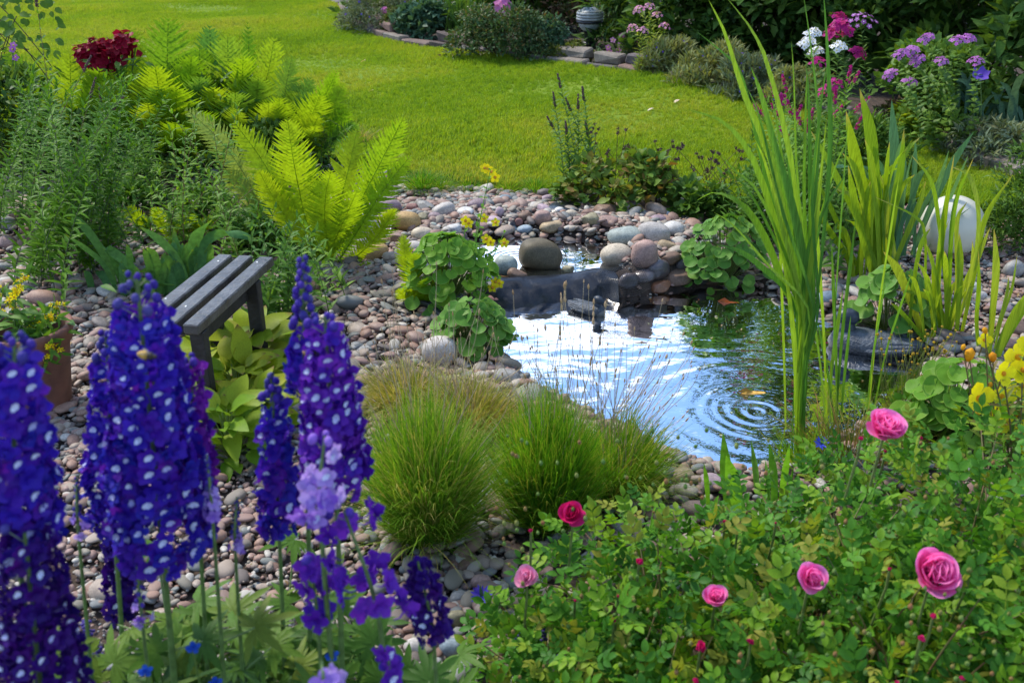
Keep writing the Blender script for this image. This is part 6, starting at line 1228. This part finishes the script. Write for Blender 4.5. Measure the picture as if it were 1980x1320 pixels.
def rose_bush():
    r = np.random.default_rng(17); b = np.array((.6, 1.75, 0)); w = thing('rose_bush', 'large rose bush with pink blooms filling the lower right corner', 'rose bush', b); Ms = []; g = Geo()
    def inside(P): return any(((P[0] - c[0]) / a[0]) ** 2 + ((P[1] - c[1]) / a[1]) ** 2 + (P[2] / h) ** 2 < 1 for c, a, h in MO)
    def hit(px, py, back=.0):
        d = ray(px, py); d = d / np.linalg.norm(d)
        for t in np.arange(1.0, 3.4, .01):
            if inside(CAM + d * t): return CAM + d * (t - back)
        return CAM + d * 2.1
    n = 5200; wt = np.array([a[0] * a[1] + a[0] * h for c, a, h in MO]); k = r.choice(len(MO), n, p=wt / wt.sum())
    for i in range(n):
        c, a, h = MO[k[i]]; d = nrm(r.normal(size=3)); d[2] = abs(d[2]); f = (1.05 - .62 * r.random() ** 1.6) * (1 + .09 * sin(d[0] * 9 + k[i]) * sin(d[1] * 8 + d[2] * 7)); P = np.array((c[0] + a[0] * d[0] * f, c[1] + a[1] * d[1] * f, max(.03, h * d[2] * f)))
        D = nrm(d * .8 + r.normal(size=3) * .6 + (0, 0, .15)); U = nrm(np.array((0, -.25, .9)) + d * .4 + r.normal(size=3) * .35); Ms.append(frames([P], D, U, r.uniform(.046, .092))[0])
    for i in range(160):
        c, a, h = MO[r.integers(len(MO))]; d = nrm(r.normal(size=3) + (0, 0, .8)); d[2] = abs(d[2]); q = np.array((c[0] + r.normal() * .05, c[1] + r.normal() * .05, 0)); P = np.array((c[0] + a[0] * d[0], c[1] + a[1] * d[1], h * d[2])) * (1, 1, 1.02)
        tube(bez([q, q + (P - q) * (.3, .3, .55), P], 8), np.linspace(.004, .0012, 8), 5, g)
    part('canes', g, solid('rose_cane', (.13, .15, .04), .5, col2=(.20, .09, .05), scale=14), w); rl = compound(5); spread('leaf', rl, m_rosel, w, Ms, 300, 8)
    # closed green buds in clusters
    bud = Geo().add(ICO[1][0] * (.35, .35, .5) + (0, 0, .3), None, ICO[1][1]); 
    for a_ in range(5): bud.put(leafgeo(.9, .2, 3, -.3, .1, .3), np.array([[cos(a_ * 1.257), -sin(a_ * 1.257) * .3, 0, 0], [sin(a_ * 1.257), cos(a_ * 1.257) * .3, 0, 0], [0, .95, 1, 0], [0, 0, 0, 1.]]))
    Bs = []
    for i in range(260):
        P = hit(r.uniform(960, 1990), r.uniform(840, 1330), .015 + .02 * r.random()); P = P + (0, 0, .01); Bs.append(frames([P], (1, 0, .1), (r.normal() * .3, r.normal() * .3 - .1, 1), r.uniform(.009, .014))[0])
    spread('bud', bud, leafmat('bud_green', [(.12, .22, .05), (.18, .26, .06), (.3, .14, .06)], trans=.1), w, Bs, 200, 5)
    pet = Geo(); nu, nv = 5, 6
    for i in range(nu + 1):
        for j in range(nv + 1):
            u = i / nu; v = (j / nv - .5) * 2; wd = .36 * math.sin(pi * min(1, .12 + .80 * u)) ** .6 + .04; pet.V.append(np.array([[v * wd, u * .55 - .06 * v * v * u, .40 * u ** 1.6 + .24 * (v * wd * 2) ** 2 * (1 - .5 * u) - .10 * max(0, u - .75) * 4 * .5]])); pet.n += 1; pet.tt.append(np.array([u])); pet.tn.append(np.zeros(1))
    pet.Q.append(np.array([(i * (nv + 1) + j, i * (nv + 1) + j + 1, (i + 1) * (nv + 1) + j + 1, (i + 1) * (nv + 1) + j) for i in range(nu) for j in range(nv)])); pet.mq.append(np.zeros(nu * nv, int))
    pms = {id(m): pet.mesh('petal', m) for m in (m_rose, m_rosed, m_rosep)}
    def bloom(px, py, spx, up, m, npet=26, openn=1.0, lab=None):
        r = np.random.default_rng(int(px)); P = hit(px, py, .035 + .0006 * spx); R_ = spx * mscale(P) / 2 * .98; U = nrm(np.array(up, float)); X = nrm(np.cross(U, (.2, 1, .3))); Y = np.cross(U, X); ctr = Geo().add(ICO[2][0] * R_ * (.22, .22, .3) + P, None, ICO[2][1]); o = part('bloom', ctr, m, w, origin=P, label=lab)
        for i in range(npet):
            f = (i + .5) / npet; a = i * 2.399; rad = X * cos(a) + Y * sin(a); tilt = (1.25 - 1.30 * f * openn) ; tilt += r.normal() * .10; D = nrm(rad * cos(tilt) + U * sin(tilt) + r.normal(size=3) * .06); Nn = nrm(U * cos(tilt) - rad * sin(tilt)); s_ = R_ * (.95 + .75 * f) * r.uniform(.85, 1.15)
            q = P + rad * R_ * .05 * f - U * R_ * (.35 + .15 * f); M = frames([q], D, Nn, s_)[0]; inst('petal', pms[id(m)], o, M)
        tube([P - U * R_ * .4, P - U * R_ * .6 - (0, 0, .05), P - (0, -.02, .14)], .0028, 5, Geo())
        gs = tube([P - U * R_ * .35, P - U * R_ * .6 - (0, 0, .04), P - (0, -.03, .16)], .0028, 5); part('flower_stalk', gs, stemmat((.14, .18, .05)), w)
    bloom(1716, 822, 84, (.1, -.35, 1), m_rose, 30, 1.05, 'fully open pink rose on the upper side'); bloom(1813, 1103, 98, (.05, -.62, .85), m_rose, 44, .97, 'largest pink rose near the right edge')
    bloom(1105, 990, 54, (-.2, -.7, .8), m_rosed, 24, 1.0, 'deep pink rose at the upper left of the bush'); bloom(1015, 1113, 48, (-.3, -.6, .7), m_rosep, 18, 1.2, 'pale pink rose at the left tip of the bush')
    bloom(1572, 1118, 58, (.2, -.6, .7), m_rose, 22, 1.05, 'pink rose half hidden behind leaves'); bloom(1385, 1150, 50, (0, -.5, .9), m_rose, 22, 1.08, 'pink rose below the middle of the bush')
    bloom(1355, 1250, 34, (.1, -.2, 1), m_rosed, 14, .35, 'opening crimson rose bud near the bottom'); bloom(1237, 1085, 24, (.3, -.2, 1), m_rosed, 12, .25, 'small crimson bud in the upper middle')
    for x, y, s_ in [(1451, 1240, 22), (1026, 1025, 15), (1187, 1198, 15), (1805, 1190, 20), (1782, 1233, 20), (1877, 1102, 14), (1720, 1100, 12), (1665, 847, 15), (1780, 846, 12), (1712, 872, 9), (1402, 1008, 12), (1345, 1315, 18), (1860, 1310, 14), (1735, 1318, 14), (1425, 1030, 8), (1195, 1152, 10), (1112, 1160, 10), (1500, 1010, 9)]: bloom(x, y, s_, (r.normal() * .2, -.2, 1), m_rosed, 8, .15, None)
rose_bush()

# blue cornflowers
m_corn = petalmat('cornflower_blue', [(.05, .08, .62), (.09, .14, .75), (.12, .05, .5)])
cornf = Geo()
for k in range(16):
    a = k * 2.4; M = np.eye(4); t = .15 + .5 * (k % 3) / 2; c, s = cos(a), sin(a); M[:3, :3] = np.array([[c, -s * cos(t), s * sin(t)], [s, c * cos(t), -c * sin(t)], [0, sin(t), cos(t)]]); cornf.put(leafgeo(.5, .13, 3, -.2, .3, .7), M)
for k, (x, y, s_, bs, lab) in enumerate([(1097, 948, 46, (1130, 1030), 'blue cornflower with hairy leaves between grasses and roses'), (931, 1152, 42, (950, 1200), 'blue cornflower lying over the cobbles left of the roses'), (1588, 858, 28, (1600, 930), 'small blue cornflower at the top of the rose bush')]):
    b = G(*bs); P = AT(x, y, b[1]); w = thing('cornflower', lab, 'flower', b); part('stem', tube(bez([b, (b + P) / 2 + (.02, 0, .02), P], 8), .0018, 4), stemmat((.15, .2, .08)), w)
    part('bloom', Geo().put(cornf, frames([P], (1, 0, .1), (-.1, -.5, .8), s_ * mscale(P) * 1.1)[0], tn=.2 * k), m_corn, w, origin=P)
    for j in range(5): part('leaf', Geo().put(lf_wil, frames([b + (P - b) * (.3 + .15 * j)], (cos(j * 2), -.2, 1.1), (0, -1, .3), .07 if k == 0 else .04)[0]), m_bluel, w)

# ================================================================== delphiniums in the foreground
m_dblue = petalmat('delphinium_blue', [(.035, .010, .32), (.045, .020, .44), (.08, .014, .36), (.025, .030, .40), (.12, .015, .34)], trans=.3)
m_dviol = petalmat('delphinium_violet', [(.07, .010, .32), (.12, .02, .40), (.17, .03, .45), (.045, .015, .38)], trans=.3)
m_dmag = petalmat('delphinium_magenta', [(.13, .012, .30), (.19, .02, .36), (.07, .012, .30)], trans=.3)
m_ddark = petalmat('delphinium_dark', [(.022, .005, .13), (.032, .006, .17), (.05, .006, .15)], trans=.25)
m_dpale = petalmat('larkspur_pale', [(.30, .14, .62), (.42, .26, .70), (.55, .42, .78), (.24, .08, .60)], trans=.35)
m_bee = petalmat('floret_eye', [(.62, .66, .86), (.75, .78, .9), (.45, .45, .75)], trans=.2)
m_dbud = petalmat('delphinium_bud', [(.06, .025, .30), (.09, .045, .36), (.045, .03, .28), (.10, .09, .28)], trans=.2)
def floretgeo(seed, eye=True):
    """five broad ruffled outer petals, small inner eye petals; radius about .5; slot 1 eye"""
    r = np.random.default_rng(seed); g = Geo()
    for k in range(5):
        a = 2 * pi * k / 5 + r.normal() * .12; t = .25 + r.normal() * .15; c, s = cos(a), sin(a); M = np.eye(4); M[:3, :3] = np.array([[c, -s * cos(t), s * sin(t)], [s, c * cos(t), -c * sin(t)], [0, sin(t), cos(t)]]); M[2, 3] = .015 * (k % 2); g.put(leafgeo(.56 * r.uniform(.85, 1.1), .42, 5, r.uniform(-.35, .2), .22, .62, wave=.35), M, tn=r.uniform(-.12, .12) % 1)
    for k in range(4):
        a = 2 * pi * k / 4 + .6; t = .7; c, s = cos(a), sin(a); M = np.eye(4); M[:3, :3] = np.array([[c, -s * cos(t), s * sin(t)], [s, c * cos(t), -c * sin(t)], [0, sin(t), cos(t)]]); M[2, 3] = .04; g.put(leafgeo(.30 if k % 2 else .2, .22, 3, -.1, .2, .6), M, mi=1 if eye else 0)
    tube([(0, 0, 0), (0, -.1, -.25), (0, .0, -.5)], [.05, .03, .02], 4, g); return g
FLO = [floretgeo(k) for k in range(3)]; FLON = floretgeo(9, False); budgeo = Geo().add(ICO[1][0] * (.42, .42, .55), None, ICO[1][1])
palm = palmate(5); m_dleaf = leafmat('delphinium_leaf', [(.04, .11, .015), (.065, .15, .02), (.10, .20, .025), (.16, .22, .03)], trans=.35)
_fm = {}
def fmesh(g, m):
    k = (id(g), id(m))
    if k not in _fm: _fm[k] = g.mesh('floret', [m, m_bee])
    return _fm[k]
def delph(label, top, bot, hw, Y, m, foot=None, budfrac=.14, budw=.6, dens=1.0, fsz=.037, eyes=.6, leafn=3, seed=1, loose=0.0, prof=None, budm=None, name='delphinium'):
    r = np.random.default_rng(seed); A = AT(*bot, Y); B = AT(*top, Y + .02); ft = AT(*(foot or (bot[0] + (bot[0] - top[0]) * .1, 1500)), Y); ft = np.array((ft[0], Y, 0.0)); ft[2] = H(ft)[0]
    w = thing(name, label, name, ft, 'tall spikes in the foreground'); path = bez([ft, ft + (A - ft) * (.6, .6, .55), A, B], 24); part('stem', tube(path, np.linspace(.0065, .002, 24) * (.6 + .5 * hw / 90), 7), stemmat((.10, .17, .045)), w)
    ax = B - A; L_ = np.linalg.norm(ax); T = ax / L_; X = nrm(np.cross(T, (.1, 1, .05))); Yv = np.cross(T, X); hwm = hw * mscale(A); rr = max(hwm - fsz * .42, .006); Lf = L_ * (1 - budfrac); layers = max(3, int(Lf / .0215)); ph = 0
    for l in range(layers):
        t = (l + .5) / layers; rl = rr * (prof(t) if prof else (1 - .56 * t ** 1.25) * (1 - .22 * (1 - t) ** 5)); k = max(3, int(dens * 2 * pi * (rl + .008) / .027))
        for j in range(k):
            if r.random() < loose: continue
            a = ph + j * 2 * pi / k + r.normal() * .1; rad = X * cos(a) + Yv * sin(a)
            if rad[1] > .55 and hw > 30: continue                                  # florets on the far side merge into the mass below
            P = A + T * (Lf * t + r.normal() * .004) + rad * rl * r.uniform(.85, 1.12); U = nrm(rad + r.normal(size=3) * .22 + T * -.05); g = FLO[r.integers(3)] if r.random() < eyes else FLON
            inst('floret', fmesh(g, m), w, frames([P], T + r.normal(size=3) * .3, U, fsz * r.uniform(.82, 1.15) * (1 - .25 * t))[0])
            tube([A + T * Lf * t, P], .001, 3)
        ph += .45
    # the far side as one mass
    Ms = []
    for l in range(layers):
        t = (l + .5) / layers; rl = rr * (prof(t) if prof else (1 - .56 * t ** 1.25)); k = max(3, int(dens * 2 * pi * (rl + .008) / .03))
        for j in range(k):
            a = j * 2 * pi / k + l; rad = X * cos(a) + Yv * sin(a)
            if rad[1] > .5 and hw > 30 and r.random() > loose: Ms.append(frames([A + T * Lf * t + rad * rl], T, rad, fsz)[0])
    if Ms: part('floret_mass', Geo().scatter(FLON, Ms), [m, m_bee], w, kind='stuff')
    nb = int(budfrac * L_ / .0075 * 2.1); Bs = []; g = Geo()
    for i in range(nb):
        t = i / max(1, nb); a = i * 2.4; q = A + T * (Lf + (L_ - Lf) * t); rad = X * cos(a) + Yv * sin(a); P = q + (rad + T * .3) * rr * budw * (1 - .72 * t) * r.uniform(.7, 1.1); tube([q - T * .008, P], .0009, 3, g); Bs.append(frames([P], rad + T * .3, T, fsz * .44 * (1 - .45 * t))[0])
    if nb: part('bud_stalks', g, stemmat((.16, .2, .12)), w); spread('bud', budgeo, budm or m_dbud, w, Bs, 60, 3)
    Ls = []
    for i in range(leafn): z = r.uniform(.25, .75); q = ft + (A - ft) * (.7, .7, z); a = r.random() * 6.28; D = nrm(np.array((cos(a), sin(a) * .7, .35))); P = q + D * .06; part('leaf_stalk', tube([q, P], .0016, 4), stemmat((.12, .19, .05)), w); Ls.append(frames([P], D, (0, -.3, 1), r.uniform(.055, .085))[0])
    if Ls: spread('leaf', palm, m_dleaf, w, Ls, 20, 3)
    return w
delph('broad dark blue delphinium spike with white eyes at the left picture edge', (28, 648), (35, 1060), 80, 1.05, m_dblue, seed=1, budfrac=.10)
delph('dark violet delphinium spike in the lower left corner', (48, 1030), (90, 1400), 86, .98, m_ddark, seed=2, budfrac=.02, fsz=.032)
delph('tallest broad blue delphinium spike in front of the bench', (264, 528), (315, 1065), 104, 1.22, m_dblue, seed=3, budfrac=.13, budw=.5)
delph('slimmer blue delphinium spike left of the tallest one', (205, 640), (222, 1020), 58, 1.32, m_dblue, seed=4, budfrac=.16)
delph('dark lower delphinium tail behind the slim blue spike', (225, 960), (232, 1185), 36, 1.38, m_ddark, seed=5, budfrac=.02, eyes=.4)
delph('magenta tinted delphinium spike to the right of the tallest one', (368, 688), (385, 1010), 42, 1.30, m_dmag, seed=6, budfrac=.05)
delph('delphinium spike with a long tip of loose buds above the blue pair', (585, 495), (590, 760), 50, 1.36, m_dblue, seed=7, budfrac=.52, budw=.7, eyes=.4)
delph('broad violet blue delphinium spike right of the loose budded one', (628, 612), (650, 945), 78, 1.28, m_dviol, seed=8, budfrac=.07)
delph('slim delphinium spike at the left side of the violet pair', (525, 722), (540, 1030), 48, 1.33, m_dblue, seed=9, budfrac=.16)
def lp(t): return .9 + .2 * sin(t * 20)
delph('pale lilac larkspur spike with loose open flowers', (628, 842), (620, 1000), 60, 1.12, m_dpale, seed=10, budfrac=.10, loose=.40, name='larkspur', foot=(650, 1500), budm=m_dpale)
delph('violet larkspur with hanging flowers below the pale one', (665, 985), (735, 1210), 74, 1.10, m_dviol, seed=11, budfrac=.05, loose=.72, eyes=.1, prof=lambda t: .9, name='larkspur', fsz=.042)
delph('single violet larkspur blooms on the left of the pale stem', (600, 1080), (615, 1210), 40, 1.12, m_dviol, seed=12, budfrac=.05, loose=.66, eyes=.1, name='larkspur', fsz=.045)
delph('short dark purple delphinium cluster over the cobbles', (808, 1085), (838, 1235), 46, 1.20, m_ddark, seed=13, budfrac=.02, fsz=.030, eyes=.35, foot=(850, 1500))
delph('violet larkspur flower at the bottom edge near the middle', (745, 1255), (755, 1320), 22, 1.02, m_dviol, seed=14, budfrac=.05, loose=.4, name='larkspur', fsz=.034, leafn=0)
delph('pale blue violet larkspur flower cut by the bottom edge', (622, 1275), (630, 1360), 44, .92, m_dpale, seed=15, budfrac=.02, loose=.45, name='larkspur', fsz=.036, leafn=0)
delph('faded lavender coloured thin spike between the tallest and the slim spike', (400, 880), (412, 1010), 22, 1.2, m_dpale, seed=16, budfrac=.5, loose=.5, name='larkspur', fsz=.022, eyes=.1)
delph('thin faded spike over the light pebbles right of the tallest one', (458, 960), (455, 1060), 20, 1.25, m_dpale, seed=17, budfrac=.7, loose=.6, name='larkspur', fsz=.018, eyes=0)
delph('thin faded spike over the gravel at the left', (148, 920), (152, 1030), 20, 1.25, m_dpale, seed=18, budfrac=.7, loose=.6, name='larkspur', fsz=.018, eyes=0)
delph('hazy greyish spike below the tallest delphinium', (262, 1060), (275, 1200), 26, 1.15, m_dpale, seed=19, budfrac=.8, loose=.6, name='larkspur', fsz=.018, eyes=0)

# leafy growth at the foot of the delphiniums
def leafmound(label, cx, cy, n, wx, z0, z1, Y, seed):
    r = np.random.default_rng(seed); b = np.array((AT(cx, cy, Y)[0], Y, 0.0)); w = thing('delphinium_foliage', label, 'perennial', b); g = Geo(); Ms = []
    for i in range(n):
        P = b + (r.normal() * wx, r.normal() * .13, r.uniform(z0, z1)); q = b + ((P - b)[0] * .3, (P - b)[1] * .3, 0); tube(bez([q, (q + P) / 2 + (0, 0, .04), P], 6), .0018, 4, g); a = r.random() * 6.28; Ms.append(frames([P], (cos(a), sin(a) * .6 - .3, .35), (0, -.3, 1), r.uniform(.05, .085))[0])
    part('stalks', g, stemmat((.13, .20, .05)), w); spread('leaf', palm, m_dleaf, w, Ms, 120, 6)
leafmound('deeply cut green leaves at the foot of the tallest delphinium', 300, 1250, 120, .14, .18, .48, 1.25, 1)
leafmound('deeply cut leaves at the bottom between the blue spikes', 450, 1230, 120, .14, .15, .44, 1.28, 2)
leafmound('deeply cut leaves under the larkspur at the bottom', 590, 1260, 110, .13, .12, .42, 1.25, 3)
leafmound('deeply cut leaves at the bottom left beside the dark spike', 180, 1290, 50, .10, .10, .34, 1.22, 4)
leafmound('sparse cut leaves below the short purple cluster', 760, 1330, 30, .08, .05, .26, 1.3, 5)
for k, (x, y, lab) in enumerate([(372, 1250, 'bright blue flower low among the leaves under the tallest spike'), (280, 1295, 'bright blue drop shaped flower at the bottom left'), (415, 1318, 'blue flower at the bottom edge below the leaves'), (640, 1265, 'tiny blue flower beside the larkspur stem')]):
    P = AT(x, y, 1.12); b = np.array((P[0], P[1] + .03, 0)); w = thing('blue_flower', lab, 'flower', b); part('stem', tube([b, P], .0015, 4), stemmat(GREEN_STEM), w); part('bloom', Geo().put(FLON, frames([P], (0, .2, 1), (.3, -1, .1), .020)[0]), [petalmat('bright_blue_petal', [(.015, .06, .40), (.02, .09, .5)]), m_bee], w, origin=P)
r = np.random.default_rng(4); m_lvs = petalmat('lavender_spike', [(.10, .07, .30), (.14, .1, .38)])
for k, (x, y) in enumerate([(165, 1200), (185, 1240), (228, 1275), (10, 1240), (1000, 1225), (1080, 1265), (1015, 1290), (930, 1290), (1052, 1205)]):
    P = AT(x, y, 1.5 if x < 500 else 1.72); b = np.array((P[0] + .02, P[1] + .02, 0)); w = thing('lavender', ['thin lavender spike left of the dark tail', 'second lavender spike below the first at the lower left', 'lavender spike above the bottom edge left of the leaves', 'lavender spike at the extreme lower left', 'lavender spike poking through the rose leaves near the cobbles', 'lavender spike low in the left part of the rose bush', 'lavender spike right of the hose at the bottom', 'lavender spike over the soil at the bottom centre', 'dark lavender spike in the shade of the rose leaves'][k], 'lavender', b)
    part('stem', tube([b, P], .0012, 4), stemmat((.16, .2, .12)), w); q = np.linspace(0, 1, 26); part('flower_spike', Geo().scatter(budgeo, frames(P + np.stack([r.normal(size=26) * .004, r.normal(size=26) * .004, -.045 * q], 1), (0, .3, 1), r.normal(size=(26, 3)), .008)), m_lvs, w, origin=P)

# bees on the delphiniums
m_beeb = solid('bee_dark', (.03, .02, .015), .7); m_beey = solid('bee_yellow', (.50, .30, .06), .8, noise=.4, scale=300); m_wing = solid('bee_wing', (.35, .33, .3), .3, trans=.5)
for k, (x, y, Y, lab) in enumerate([(285, 688, 1.13, 'bee on the tallest delphinium spike'), (602, 684, 1.30, 'bee on the spike with loose buds')]):
    P = AT(x, y, Y); w = thing('bee', lab, 'bee', P); s = .014
    part('abdomen', loft([((P[0] + s * t, P[1], P[2] - s * t * .3), v * s, v * s) for t, v in ((-.9, .05), (-.7, .3), (-.3, .42), (.0, .3))], 10), m_beey, w); part('thorax', Geo().add(ICO[2][0] * s * .36 + P + (s * .25, 0, 0), None, ICO[2][1]), m_beeb, w); part('head', Geo().add(ICO[1][0] * s * .22 + P + (s * .65, 0, -.001), None, ICO[1][1]), m_beeb, w)
    for sy in (-1, 1): part('wing', Geo().put(leafgeo(s * .95, s * .35, 4, 0, 0, .6), frames([P + (s * .2, 0, s * .25)], (-.8, sy * .6, .3), (0, 0, 1))[0]), m_wing, w)

# leaf litter on the gravel, petals and bits on the water
r = np.random.default_rng(91); n = 900; P = np.stack([r.uniform(-2.4, 3.2, n), r.uniform(1.4, 6, n), np.zeros(n)], 1); P = P[(sdf(P, LP) > .03) & (sdf(P, LAWN) > .05) & (sdf(P, UPP) > .05)]; P[:, 2] = H(P) + .032 + r.random(len(P)) * .008
part('leaf_litter', Geo().scatter(leafgeo(1, .4, 3, .5, .4), frames(P, r.normal(size=P.shape) * (1, 1, .3), r.normal(size=P.shape) * .4 + (0, 0, 1), r.uniform(.010, .030, len(P)))), leafmat('dry_leaf', [(.22, .13, .06), (.32, .22, .10), (.14, .08, .04), (.25, .26, .08)], trans=.15), kind='stuff')
n = 90; P = np.stack([r.uniform(LP[:, 0].min(), LP[:, 0].max(), n), r.uniform(LP[:, 1].min(), LP[:, 1].max(), n), np.full(n, LW + .002)], 1); P = P[sdf(P, LP) < -.03]
part('floating_bits', Geo().scatter(leafgeo(1, .5, 3, -.2, .2), frames(P, r.normal(size=P.shape) * (1, 1, 0), (0, 0, 1), r.uniform(.005, .016, len(P)))), leafmat('floating_bit', [(.5, .42, .25), (.3, .2, .1), (.45, .5, .2), (.6, .55, .5)], trans=.1), kind='stuff')
